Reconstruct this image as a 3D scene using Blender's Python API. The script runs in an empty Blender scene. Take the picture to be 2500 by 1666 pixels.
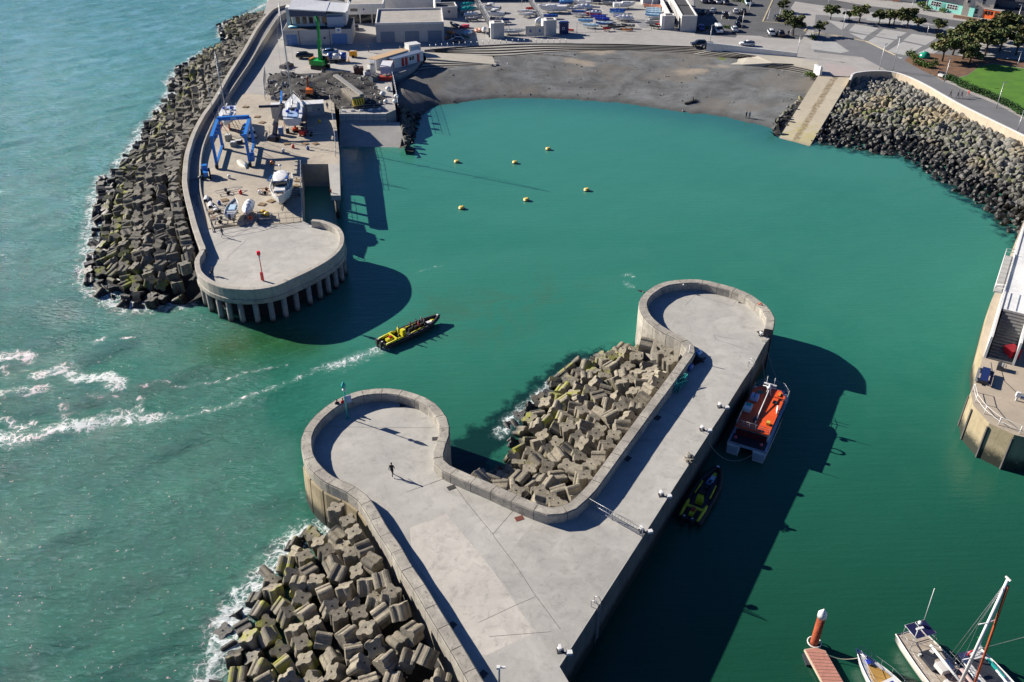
import bpy, math, random
import numpy as np
from mathutils import Vector, Matrix
from mathutils.geometry import tessellate_polygon
random.seed(7)
SC = bpy.context.scene
COL = SC.collection
R = math.radians
# ---------------------------------------------------------------- camera, sky, sun, exposure
FPX, TH, CH = 2100.0, R(33.0), 66.0
cd = bpy.data.cameras.new('camera')
cam = bpy.data.objects.new('camera', cd)
COL.objects.link(cam)
cd.sensor_width = 36.0
cd.lens = FPX / 2500 * 36.0
cd.clip_start = 0.5
cd.clip_end = 6000
cam.location = (0, 0, CH)
cam.rotation_euler = (R(90) - TH, 0, 0)
SC.camera = cam
SUN_EL, SUN_AZ = R(25.5), R(153.0)          # azimuth measured from +X towards +Y
world = bpy.data.worlds.new('World')
SC.world = world
world.use_nodes = True
wn = world.node_tree.nodes
sky = wn.new('ShaderNodeTexSky')
sky.sky_type = 'NISHITA'
sky.sun_disc = False
sky.sun_elevation = SUN_EL
sky.sun_rotation = R(-63.0)
sky.air_density = 1.0
sky.dust_density = 0.4
sky.ozone_density = 3.0
tint = wn.new('ShaderNodeMix'); tint.data_type = 'RGBA'; tint.blend_type = 'MULTIPLY'
tint.inputs[0].default_value = 1.0; tint.inputs[7].default_value = (0.34, 0.52, 0.86, 1)      # a deep clear blue sky
world.node_tree.links.new(sky.outputs[0], tint.inputs[6])
world.node_tree.links.new(tint.outputs[2], wn['Background'].inputs[0])
wn['Background'].inputs[1].default_value = 0.05
sl = bpy.data.lights.new('sun', 'SUN')
sl.energy = 5.0
sl.angle = R(0.5)
sl.color = (1.0, 0.92, 0.81)
sun = bpy.data.objects.new('sun', sl)
COL.objects.link(sun)
sd = Vector((math.cos(SUN_EL) * math.cos(SUN_AZ), math.cos(SUN_EL) * math.sin(SUN_AZ), math.sin(SUN_EL)))
sun.rotation_euler = sd.to_track_quat('Z', 'Y').to_euler()
SC.view_settings.view_transform = 'Standard'
SC.view_settings.look = 'None'
SC.view_settings.exposure = 0.85
SC.view_settings.gamma = 1.0
SC.cycles.max_bounces = 5
SC.cycles.diffuse_bounces = 1
SC.cycles.glossy_bounces = 3
SC.cycles.sample_clamp_indirect = 4.0

# ---------------------------------------------------------------- helpers
def W(px, py, z=0.0):
    """ground point seen at pixel (px,py) of the 2500x1666 photograph, at height z"""
    dx = (px - 1250) / FPX; dv = (py - 833) / FPX
    s, c = math.sin(TH), math.cos(TH)
    d = (dx, c - dv * s, -s - dv * c)
    t = (z - CH) / d[2]
    return Vector((d[0] * t, d[1] * t, z))
def Z(x0, y0, k, pts):
    return [(x0 + a / k, y0 + b / k) for a, b in pts]
def WL(pts, z=0.0):
    return [W(p[0], p[1], z) for p in pts]
def tag(o, label=None, cat=None, group=None, kind=None):
    if label: o['label'] = label
    if cat: o['category'] = cat
    if group: o['group'] = group
    if kind: o['kind'] = kind
    return o
def thing(name, label, cat, loc=(0, 0, 0), rz=0.0, group=None, scale=1.0):
    o = bpy.data.objects.new(name, None)
    o.empty_display_size = 0.3
    COL.objects.link(o)
    o.location = loc
    o.rotation_euler = (0, 0, rz)
    if scale != 1.0: o.scale = (scale,) * 3
    return tag(o, label, cat, group)
KIDS = {}
def dup(root, loc=None, rz=None, label=None, group=None, scale=None, parent=None):
    c = root.copy()
    COL.objects.link(c)
    if parent is not None: c.parent = parent; KIDS.setdefault(parent.name, []).append(c)
    if loc is not None: c.location = loc
    if rz is not None: c.rotation_euler = (0, 0, rz)
    if scale is not None: c.scale = (scale,) * 3 if not hasattr(scale, '__len__') else scale
    if label: c['label'] = label
    if group: c['group'] = group
    for ch in list(KIDS.get(root.name, [])):
        dup(ch, parent=c)
    return c
class MB:
    def __init__(s): s.v = []; s.f = []; s.m = []; s.sm = []
    def add(s, vs, fs, mi=0, smooth=False):
        n = len(s.v)
        s.v.extend([tuple(v) for v in vs])
        for f in fs:
            s.f.append([i + n for i in f]); s.m.append(mi); s.sm.append(smooth)
        return s
    def box(s, c, d, rz=0.0, mi=0, M=None, taper=1.0):
        hx, hy, hz = d[0] / 2, d[1] / 2, d[2] / 2
        vs = []
        for z in (-1, 1):
            t = taper if z > 0 else 1.0
            for x, y in ((-1, -1), (1, -1), (1, 1), (-1, 1)):
                v = Vector((x * hx * t, y * hy * t, z * hz))
                if M is not None: v = M @ v
                if rz: v = Vector((v.x * math.cos(rz) - v.y * math.sin(rz), v.x * math.sin(rz) + v.y * math.cos(rz), v.z))
                vs.append(v + Vector(c))
        return s.add(vs, [(3, 2, 1, 0), (4, 5, 6, 7), (0, 1, 5, 4), (1, 2, 6, 5), (2, 3, 7, 6), (3, 0, 4, 7)], mi)
    def tube(s, pts, r, n=6, mi=0, caps=True, smooth=True):
        pts = [Vector(p) for p in pts]
        rs = r if hasattr(r, '__len__') else [r] * len(pts)
        vs = []
        up = None
        for i, p in enumerate(pts):
            a = pts[max(i - 1, 0)]; b = pts[min(i + 1, len(pts) - 1)]
            t = (b - a)
            if t.length < 1e-9: t = Vector((0, 0, 1))
            t.normalize()
            if up is None:
                up = Vector((0, 0, 1)) if abs(t.z) < 0.9 else Vector((1, 0, 0))
            u = (up - t * up.dot(t))
            if u.length < 1e-6: u = Vector((0, 1, 0))
            u.normalize(); w = t.cross(u); up = u
            for k in range(n):
                an = 2 * math.pi * k / n
                vs.append(p + (u * math.cos(an) + w * math.sin(an)) * rs[i])
        fs = []
        for i in range(len(pts) - 1):
            for k in range(n):
                k2 = (k + 1) % n
                fs.append((i * n + k, i * n + k2, (i + 1) * n + k2, (i + 1) * n + k))
        s.add(vs, fs, mi, smooth)
        if caps:
            m = len(s.v) - len(vs)
            s.f.append([m + k for k in reversed(range(n))]); s.m.append(mi); s.sm.append(False)
            s.f.append([m + (len(pts) - 1) * n + k for k in range(n)]); s.m.append(mi); s.sm.append(False)
        return s
    def loft(s, rings, mi=0, closed=True, smooth=True, caps=True):
        n = len(rings[0]); vs = [p for r_ in rings for p in r_]; fs = []
        for i in range(len(rings) - 1):
            for k in range(n if closed else n - 1):
                k2 = (k + 1) % n
                fs.append((i * n + k, i * n + k2, (i + 1) * n + k2, (i + 1) * n + k))
        s.add(vs, fs, mi, smooth)
        if caps and closed:
            m = len(s.v) - len(vs)
            s.f.append([m + k for k in reversed(range(n))]); s.m.append(mi); s.sm.append(False)
            s.f.append([m + (len(rings) - 1) * n + k for k in range(n)]); s.m.append(mi); s.sm.append(False)
        return s
    def prism(s, poly, z0, z1, mi=0, mtop=None):
        """poly: list of xy(z) ; z0/z1 numbers or lists"""
        n = len(poly)
        A = sum(poly[i][0] * poly[(i + 1) % n][1] - poly[(i + 1) % n][0] * poly[i][1] for i in range(n))
        poly = list(poly)
        if hasattr(z1, '__len__'): z1 = list(z1)
        else: z1 = [z1] * n
        if hasattr(z0, '__len__'): z0 = list(z0)
        else: z0 = [z0] * n
        if A < 0: poly.reverse(); z1.reverse(); z0.reverse()
        tris = tessellate_polygon([[Vector((p[0], p[1], 0)) for p in poly]])
        vs = [(p[0], p[1], z0[i]) for i, p in enumerate(poly)] + [(p[0], p[1], z1[i]) for i, p in enumerate(poly)]
        top = []; bot = []
        for t in tris:
            a, b, c = [poly[i] for i in t]
            cr = (b[0] - a[0]) * (c[1] - a[1]) - (b[1] - a[1]) * (c[0] - a[0])
            t = t if cr > 0 else (t[0], t[2], t[1])
            top.append([i + n for i in t]); bot.append([t[0], t[2], t[1]])
        s.add(vs, top, mi if mtop is None else mtop)
        m = len(s.v) - len(vs)
        for f in bot: s.f.append([i + m for i in f]); s.m.append(mi); s.sm.append(False)
        for i in range(n):
            j = (i + 1) % n
            s.f.append([m + i, m + j, m + n + j, m + n + i]); s.m.append(mi); s.sm.append(False)
        return s
    def ball(s, c, r, n=8, m=5, mi=0, half=False):
        c = Vector(c); rr = Vector(r) if hasattr(r, '__len__') else Vector((r, r, r))
        rings = []
        lo = 0.0 if half else -math.pi / 2 * 0.98
        for i in range(m + 1):
            ph = lo + (math.pi / 2 * 0.98 - lo) * i / m
            rings.append([c + Vector((math.cos(ph) * math.cos(2 * math.pi * k / n) * rr.x, math.cos(ph) * math.sin(2 * math.pi * k / n) * rr.y, math.sin(ph) * rr.z)) for k in range(n)])
        return s.loft(rings, mi)
    def mesh(s, name, mats):
        me = bpy.data.meshes.new(name)
        me.from_pydata(s.v, [], s.f)
        for m in (mats if isinstance(mats, (list, tuple)) else [mats]): me.materials.append(m)
        me.polygons.foreach_set('material_index', s.m)
        me.polygons.foreach_set('use_smooth', s.sm)
        me.update()
        return me
    def build(s, name, mats, parent=None, loc=None, rz=0.0, label=None):
        o = bpy.data.objects.new(name, s.mesh(name, mats))
        COL.objects.link(o)
        if parent is not None: o.parent = parent; KIDS.setdefault(parent.name, []).append(o)
        if loc is not None: o.location = loc
        if rz: o.rotation_euler = (0, 0, rz)
        if label: o['label'] = label
        return o
    def local(s, origin, rz=0.0):
        """re-express world-built verts in the frame of a thing at origin"""
        c, q = math.cos(-rz), math.sin(-rz)
        s.v = [((x - origin[0]) * c - (y - origin[1]) * q, (x - origin[0]) * q + (y - origin[1]) * c, z - origin[2]) for x, y, z in s.v]
        return s
def catmull(pts, step=0.8):
    pts = [Vector(p) for p in pts]; out = []
    for i in range(len(pts) - 1):
        p0 = pts[max(i - 1, 0)]; p1 = pts[i]; p2 = pts[i + 1]; p3 = pts[min(i + 2, len(pts) - 1)]
        n = max(1, int((p2 - p1).length / step))
        for k in range(n):
            t = k / n
            out.append(0.5 * ((2 * p1) + (-p0 + p2) * t + (2 * p0 - 5 * p1 + 4 * p2 - p3) * t * t + (-p0 + 3 * p1 - 3 * p2 + p3) * t ** 3))
    out.append(pts[-1])
    return out
def offset(line, w):
    """shift a polyline sideways (left of travel positive)"""
    out = []
    for i, p in enumerate(line):
        a = line[max(i - 1, 0)]; b = line[min(i + 1, len(line) - 1)]
        t = Vector((b[0] - a[0], b[1] - a[1], 0)); t.normalize()
        out.append(Vector((p[0] - t.y * w, p[1] + t.x * w, p[2] if len(p) > 2 else 0)))
    return out
def inside(x, y, poly):
    r = False; n = len(poly); j = n - 1
    for i in range(n):
        xi, yi = poly[i][0], poly[i][1]; xj, yj = poly[j][0], poly[j][1]
        if (yi > y) != (yj > y) and x < (xj - xi) * (y - yi) / (yj - yi) + xi: r = not r
        j = i
    return r
def pdist(x, y, line):
    best = 1e9
    for i in range(len(line) - 1):
        ax, ay = line[i][0], line[i][1]; bx, by = line[i + 1][0], line[i + 1][1]
        dx, dy = bx - ax, by - ay; L = dx * dx + dy * dy
        t = 0 if L == 0 else max(0, min(1, ((x - ax) * dx + (y - ay) * dy) / L))
        d = math.hypot(x - ax - t * dx, y - ay - t * dy)
        if d < best: best = d
    return best

# ---------------------------------------------------------------- materials
MATS = {}
def mat(name, col, rough=0.7, col2=None, scale=1.5, bump=0.0, bscale=8.0, metal=0.0, rand=0.0, spec=0.5, streak=0.0, detail=5.0, emis=None, lo=0.35, hi=0.65):
    if name in MATS: return MATS[name]
    m = bpy.data.materials.new(name); m.use_nodes = True
    nt = m.node_tree; N = nt.nodes; L = nt.links
    b = N['Principled BSDF']
    b.inputs['Roughness'].default_value = rough
    b.inputs['Metallic'].default_value = metal
    b.inputs['Specular IOR Level'].default_value = spec
    c1 = (*col, 1)
    if col2 is None: col2 = tuple(c * 0.82 for c in col)
    geo = N.new('ShaderNodeTexCoord')
    nz = N.new('ShaderNodeTexNoise'); nz.inputs['Scale'].default_value = scale; nz.inputs['Detail'].default_value = detail; nz.inputs['Roughness'].default_value = 0.62
    L.new(geo.outputs['Object'], nz.inputs['Vector'])
    mr = N.new('ShaderNodeMapRange'); mr.inputs[1].default_value = lo; mr.inputs[2].default_value = hi
    L.new(nz.outputs[0], mr.inputs[0])
    mx = N.new('ShaderNodeMix'); mx.data_type = 'RGBA'
    mx.inputs[6].default_value = c1; mx.inputs[7].default_value = (*col2, 1)
    L.new(mr.outputs[0], mx.inputs[0])
    out = mx.outputs[2]
    if rand > 0:
        oi = N.new('ShaderNodeObjectInfo'); hs = N.new('ShaderNodeHueSaturation')
        r2 = N.new('ShaderNodeMapRange'); r2.inputs[3].default_value = 1 - rand; r2.inputs[4].default_value = 1 + rand
        L.new(oi.outputs['Random'], r2.inputs[0]); L.new(r2.outputs[0], hs.inputs['Value']); L.new(out, hs.inputs['Color'])
        out = hs.outputs[0]
    L.new(out, b.inputs['Base Color'])
    if bump > 0:
        n2 = N.new('ShaderNodeTexNoise'); n2.inputs['Scale'].default_value = bscale; n2.inputs['Detail'].default_value = 4
        L.new(geo.outputs['Object'], n2.inputs['Vector'])
        bp = N.new('ShaderNodeBump'); bp.inputs['Strength'].default_value = min(1.0, bump * 4); bp.inputs['Distance'].default_value = bump
        L.new(n2.outputs[0], bp.inputs['Height']); L.new(bp.outputs[0], b.inputs['Normal'])
    if emis:
        b.inputs['Emission Color'].default_value = (*emis[0], 1); b.inputs['Emission Strength'].default_value = emis[1]
    MATS[name] = m
    return m
def nodes(m): return m.node_tree.nodes, m.node_tree.links, m.node_tree.nodes['Principled BSDF']
def nmath(N, L, op, a, b=None, clamp=False):
    n = N.new('ShaderNodeMath'); n.operation = op; n.use_clamp = clamp
    for i, v in enumerate((a, b)):
        if v is None: continue
        if isinstance(v, (int, float)): n.inputs[i].default_value = v
        else: L.new(v, n.inputs[i])
    return n.outputs[0]
def nmix(N, L, f, a, b, blend='MIX'):
    n = N.new('ShaderNodeMix'); n.data_type = 'RGBA'; n.blend_type = blend
    for i, v in ((0, f), (6, a), (7, b)):
        if isinstance(v, (int, float)): n.inputs[i].default_value = v
        elif isinstance(v, tuple): n.inputs[i].default_value = (*v, 1) if len(v) == 3 else v
        else: L.new(v, n.inputs[i])
    return n.outputs[2]
def nnoise(N, L, vec, scale, detail=4.0, rough=0.6, lo=None, hi=None, dist=0.0):
    n = N.new('ShaderNodeTexNoise'); n.inputs['Scale'].default_value = scale; n.inputs['Detail'].default_value = detail; n.inputs['Roughness'].default_value = rough; n.inputs['Distortion'].default_value = dist
    L.new(vec, n.inputs['Vector'])
    if lo is None: return n.outputs[0]
    r = N.new('ShaderNodeMapRange'); r.inputs[1].default_value = lo; r.inputs[2].default_value = hi
    L.new(n.outputs[0], r.inputs[0]); return r.outputs[0]
def nrange(N, L, v, lo, hi, a=0.0, b=1.0, smooth=False):
    r = N.new('ShaderNodeMapRange'); r.inputs[1].default_value = lo; r.inputs[2].default_value = hi; r.inputs[3].default_value = a; r.inputs[4].default_value = b
    if smooth: r.interpolation_type = 'SMOOTHSTEP'
    L.new(v, r.inputs[0]); return r.outputs[0]
def nbump(N, L, b, h, dist, strength=1.0, prev=None):
    n = N.new('ShaderNodeBump'); n.inputs['Distance'].default_value = dist
    if isinstance(strength, (int, float)): n.inputs['Strength'].default_value = strength
    else: L.new(strength, n.inputs['Strength'])
    L.new(h, n.inputs['Height'])
    if prev is not None: L.new(prev, n.inputs['Normal'])
    if b is not None: L.new(n.outputs[0], b.inputs['Normal'])
    return n.outputs[0]
def concrete(name, a, b_, stain=(0.16, 0.15, 0.13), stain_amt=0.35, bump=0.01, big=0.12, rough=0.85, streak=False):
    m = mat(name, a, rough)
    N, L, b = nodes(m)
    for n in list(N):
        if n.type not in ('BSDF_PRINCIPLED', 'OUTPUT_MATERIAL'): N.remove(n)
    g = N.new('ShaderNodeNewGeometry'); pos = g.outputs['Position']
    f1 = nnoise(N, L, pos, big, 7, 0.68, 0.36, 0.64, 0.4)
    c = nmix(N, L, f1, a, b_)
    f0 = nnoise(N, L, pos, big * 2.6, 5, 0.7, 0.42, 0.62, 1.2)
    c = nmix(N, L, nmath(N, L, 'MULTIPLY', f0, 0.4), c, tuple(x * 0.78 for x in b_))
    f2 = nnoise(N, L, pos, big * 6.5, 6, 0.75, 0.52, 0.74, 0.6)
    c = nmix(N, L, nmath(N, L, 'MULTIPLY', f2, stain_amt), c, stain)
    f3 = nnoise(N, L, pos, 6.0, 3, 0.6, 0.3, 0.7)
    c = nmix(N, L, nmath(N, L, 'MULTIPLY', f3, 0.22), c, tuple(x * 0.7 for x in a))
    if streak:
        mp = N.new('ShaderNodeMapping'); mp.inputs['Scale'].default_value = (1, 1, 0.06); L.new(pos, mp.inputs[0])
        f4 = nnoise(N, L, mp.outputs[0], 1.3, 5, 0.7, 0.5, 0.72)
        c = nmix(N, L, nmath(N, L, 'MULTIPLY', f4, 0.6), c, stain)
        sp = N.new('ShaderNodeSeparateXYZ'); L.new(pos, sp.inputs[0])
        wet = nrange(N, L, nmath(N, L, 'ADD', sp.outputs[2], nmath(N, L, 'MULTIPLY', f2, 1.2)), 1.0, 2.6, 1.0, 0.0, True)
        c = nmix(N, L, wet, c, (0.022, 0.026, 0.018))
    L.new(c, b.inputs['Base Color'])
    nbump(N, L, b, nnoise(N, L, pos, 5.0, 5, 0.7), bump, 0.7)
    return m
M_deck = concrete('deck_concrete', (0.50, 0.485, 0.44), (0.375, 0.365, 0.335), (0.20, 0.19, 0.17), 0.6)
M_yard = concrete('yard_concrete', (0.50, 0.44, 0.345), (0.35, 0.31, 0.25), (0.13, 0.12, 0.105), 0.5, big=0.1)
M_wall = concrete('wall_concrete', (0.50, 0.465, 0.39), (0.27, 0.25, 0.215), (0.055, 0.052, 0.045), 1.0, 0.02, 0.35)
M_wallL = concrete('pale_wall_concrete', (0.50, 0.465, 0.40), (0.36, 0.335, 0.285), (0.17, 0.155, 0.125), 0.6, 0.02, 0.35)
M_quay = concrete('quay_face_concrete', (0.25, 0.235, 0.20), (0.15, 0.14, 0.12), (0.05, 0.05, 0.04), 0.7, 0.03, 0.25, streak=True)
M_caisson = concrete('caisson_concrete', (0.44, 0.37, 0.24), (0.32, 0.26, 0.16), (0.16, 0.13, 0.07), 0.6, 0.03, 0.25, streak=True)
M_joint = mat('joint_dark', (0.09, 0.085, 0.08), 0.9)
M_white = mat('white_paint', (0.80, 0.80, 0.78), 0.35)
M_render = mat('white_render', (0.74, 0.73, 0.70), 0.8, (0.62, 0.61, 0.58), scale=0.6)
M_black = mat('black_rubber', (0.018, 0.018, 0.02), 0.6)
M_glass = mat('dark_glass', (0.015, 0.02, 0.028), 0.08, spec=0.8)
M_steel = mat('galvanised_steel', (0.45, 0.46, 0.47), 0.42, metal=0.6)
M_darksteel = mat('dark_steel', (0.05, 0.055, 0.07), 0.5, metal=0.3)
M_red = mat('red_paint', (0.62, 0.02, 0.02), 0.4)
M_rope = mat('rope', (0.42, 0.38, 0.30), 0.9)
def paint(name, c, rough=0.35, **k): return mat(name, c, rough, tuple(x * 0.9 for x in c), **k)

# ---------------------------------------------------------------- key outlines (world space)
LAND, PZ, PT, LZ, LT = 4.5, 5.0, 6.2, 4.6, 5.8
zA = lambda p: Z(500, 1250, 3.62, p)
zB = lambda p: Z(700, 900, 4.273, p)
zC = lambda p: Z(1050, 800, 3.136, p)
zD = lambda p: Z(1500, 650, 4.706, p)
zE = lambda p: Z(200, 400, 3.62, p)
zF = lambda p: Z(200, 0, 3.62, p)
zG = lambda p: Z(1850, 150, 3.62, p)
# seaward wall of the near pier (outer top edge), from beyond the frame up and round the near roundhead
near_outer_px = [(1240, 1830), (1190, 1745)] + [(1141, 1664), (1113, 1615), (1077, 1554), (1043, 1498), (1012, 1444), (977, 1392)] + \
    zA([(1630, 340), (1520, 180), (1425, 10)]) + zB([(735, 1375), (620, 1290), (405, 1190), (290, 1100), (205, 1000), (165, 920), (147, 800), (150, 720), (185, 625), (240, 548), (300, 480), (400, 395), (500, 328), (600, 280), (700, 243), (800, 218), (930, 203), (1070, 203), (1200, 216), (1330, 252), (1450, 297), (1550, 358), (1620, 430), (1675, 510), (1700, 600), (1698, 700), (1665, 790), (1640, 885), (1645, 950), (1705, 1005)]) + \
    zC([(305, 1120), (480, 1192), (655, 1272), (835, 1347), (910, 1371), (990, 1365), (1060, 1338), (1130, 1278), (1200, 1205)]) + \
    zC([(1400, 935), (1600, 665), (1800, 400), (1905, 255), (1958, 180), (1957, 150), (1925, 118)]) + \
    zD([(755, 870), (690, 830), (580, 778), (470, 712), (385, 640), (330, 580), (293, 510), (278, 440), (300, 360), (370, 283), (450, 228), (570, 180), (720, 155), (850, 147), (965, 150), (1100, 170), (1215, 200), (1370, 240), (1490, 285), (1590, 335), (1680, 400), (1760, 460), (1820, 540), (1848, 600), (1845, 660), (1830, 735)])
near_outer = WL(near_outer_px, PT)
near_smooth = catmull(near_outer, 0.9)
quay_edge_px = [(1866, 842), (1838, 894), (1812, 933), (1769, 1002), (1733, 1056), (1690, 1122), (1650, 1184), (1567, 1315), (1480, 1450), (1394, 1584), (1366, 1628), (1390, 1668), (1440, 1755), (1500, 1860)]
quay_edge = WL(quay_edge_px, PZ)
# left pier: outer wall top edge from the north down and round its roundhead
left_outer_px = zF([(2300, -60), (2050, -8), (1870, 25), (1720, 60), (1640, 110), (1530, 250), (1420, 440), (1290, 640), (1150, 880), (1050, 1020), (970, 1170), (930, 1280), (900, 1400), (885, 1566)]) + \
    zE([(885, 180), (903, 290), (935, 420), (960, 520), (985, 600), (1015, 690), (1040, 765), (1000, 832), (995, 895), (1012, 960), (1060, 1010), (1110, 1045), (1200, 1082), (1290, 1105), (1430, 1116), (1570, 1110), (1720, 1080), (1880, 1010), (2050, 930), (2200, 840), (2290, 755), (2318, 690), (2315, 620), (2275, 560), (2200, 520), (2130, 497), (2040, 488)])
NL = len(left_outer_px)
def left_z(i):
    t = min(1.0, i / 17.0)
    return 7.5 + (LT - 7.5) * t
left_outer = [W(p[0], p[1], left_z(i)) for i, p in enumerate(left_outer_px)]
left_smooth = catmull(left_outer, 0.9)
# waterlines
shore_near = WL([(440, 1850), (480, 1760), (517, 1666), (536, 1637), (558, 1595), (566, 1526), (599, 1485), (605, 1454), (635, 1430), (663, 1394), (693, 1360), (735, 1313), (775, 1296), (800, 1290)])
shore_mid = WL([(1150, 1135), (1145, 1112), (1170, 1088), (1219, 1061), (1241, 1030), (1289, 991), (1324, 959), (1372, 918), (1423, 883), (1490, 872), (1560, 866)])
shore_left = WL(zF([(1900, -110), (1740, 5), (1600, 50), (1380, 160), (1230, 225), (1215, 330), (1330, 380), (1200, 420), (1100, 455), (1000, 520), (870, 610), (800, 720), (830, 790), (720, 940), (640, 1060), (560, 1120), (540, 1200), (460, 1330), (380, 1430), (300, 1540)]) + zE([(210, 120), (165, 360), (120, 560), (90, 800), (70, 1040), (200, 1150), (350, 1215), (480, 1245), (640, 1235), (930, 1222), (990, 1190)]))
beach_line_px = Z(1050, 0, 3.62, [(-60, 1010), (0, 960), (60, 930), (200, 920), (400, 890), (600, 872), (900, 870), (1200, 878), (1500, 900), (1700, 915), (2000, 960), (2353, 1015)]) + Z(1600, 0, 5.227, [(600, 1450), (900, 1500), (1150, 1566)]) + zG([(0, 560), (120, 592), (200, 655)])
shore_rev = WL(zG([(490, 720), (700, 740), (900, 790), (1300, 830), (1500, 960), (1800, 1160), (2100, 1350), (2310, 1560), (2560, 1800)]))

def tidal(name, a, b_, wet=(0.013, 0.013, 0.012), weed=(0.20, 0.22, 0.035), z0=0.7, z1=2.2, weedamt=1.0, rand=0.22, warm=None):
    m = bpy.data.materials.new(name); m.use_nodes = True
    N, L, b = nodes(m)
    b.inputs['Roughness'].default_value = 0.85
    g = N.new('ShaderNodeNewGeometry'); pos = g.outputs['Position']; oi = N.new('ShaderNodeObjectInfo')
    sp = N.new('ShaderNodeSeparateXYZ'); L.new(pos, sp.inputs[0])
    n1 = nnoise(N, L, pos, 1.1, 6, 0.7, 0.32, 0.68, 0.3)
    c = nmix(N, L, n1, a, b_)
    hs = N.new('ShaderNodeHueSaturation'); L.new(c, hs.inputs['Color'])
    vc = N.new('ShaderNodeVertexColor'); vc.layer_name = 'rnd'
    rr = nmath(N, L, 'FRACT', nmath(N, L, 'ADD', oi.outputs['Random'], vc.outputs[1])) if False else oi.outputs['Random']
    isl = nnoise(N, L, pos, 0.45, 1, 0.5, 0.3, 0.7)
    L.new(nrange(N, L, nmath(N, L, 'ADD', nmath(N, L, 'MULTIPLY', rr, 0.6), nmath(N, L, 'MULTIPLY', isl, 0.4)), 0, 1, 1 - rand, 1 + rand), hs.inputs['Value'])
    c = hs.outputs[0]
    if warm: c = nmix(N, L, nmath(N, L, 'MULTIPLY', nnoise(N, L, pos, 0.13, 3, 0.5, 0.5, 0.62), 0.7), c, warm)
    n2 = nnoise(N, L, pos, 2.6, 5, 0.7, 0.56, 0.7)
    c = nmix(N, L, nmath(N, L, 'MULTIPLY', n2, 0.55), c, (0.07, 0.068, 0.06))
    wn_ = nnoise(N, L, pos, 0.32, 4, 0.6)
    zz = nmath(N, L, 'ADD', sp.outputs[2], nmath(N, L, 'MULTIPLY', nmath(N, L, 'SUBTRACT', wn_, 0.5), 2.0))
    wz = nmath(N, L, 'MULTIPLY', nrange(N, L, zz, z0 + 0.3, z0 + 1.0, 0, 1, True), nrange(N, L, zz, z1, z1 + 1.2, 1, 0, True))
    wd = nmath(N, L, 'MULTIPLY', nmath(N, L, 'MULTIPLY', wz, nnoise(N, L, pos, 0.5, 3, 0.6, 0.5, 0.62)), weedamt)
    c = nmix(N, L, wd, c, weed)
    wetf = nrange(N, L, zz, z0, z1, 1, 0, True)
    c = nmix(N, L, nmath(N, L, 'MULTIPLY', wetf, nmath(N, L, 'SUBTRACT', 1.0, nmath(N, L, 'MULTIPLY', wd, 0.7))), c, wet)
    L.new(c, b.inputs['Base Color'])
    L.new(nrange(N, L, wetf, 0, 1, 0.88, 0.45), b.inputs['Roughness'])
    nbump(N, L, b, nnoise(N, L, pos, 3.6, 6, 0.75), 0.09, 1.0)
    return m
# ================================================================ SEA
def seg_field(X, Y, line, w):
    """max over segments of a soft band of half width w round a polyline"""
    out = np.zeros_like(X)
    for i in range(len(line) - 1):
        ax, ay, bx, by = line[i][0], line[i][1], line[i + 1][0], line[i + 1][1]
        wa = w[i] if hasattr(w, '__len__') else w; wb = w[i + 1] if hasattr(w, '__len__') else w
        dx, dy = bx - ax, by - ay; L = dx * dx + dy * dy + 1e-9
        t = np.clip(((X - ax) * dx + (Y - ay) * dy) / L, 0, 1)
        d = np.hypot(X - ax - t * dx, Y - ay - t * dy)
        ww = wa + (wb - wa) * t
        out = np.maximum(out, np.exp(-(d / ww) ** 2))
    return out
def axis(a, b, st, outs):
    c = np.arange(a, b + st / 2, st)
    return np.concatenate([[-o for o in outs[::-1]] + ([] if True else []), c, outs]) if a < 0 else np.concatenate([[-4000., -500, 0], c, outs])
xs = axis(-200, 200, 0.8, [260., 600., 4000.])
ys = axis(30, 350, 0.8, [420., 700., 4000.])
XX, YY = np.meshgrid(xs, ys)
nx, ny = len(xs), len(ys)
foam = np.zeros_like(XX)
zFo = lambda p: WL(Z(0, 800, 3.136, p))
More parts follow.
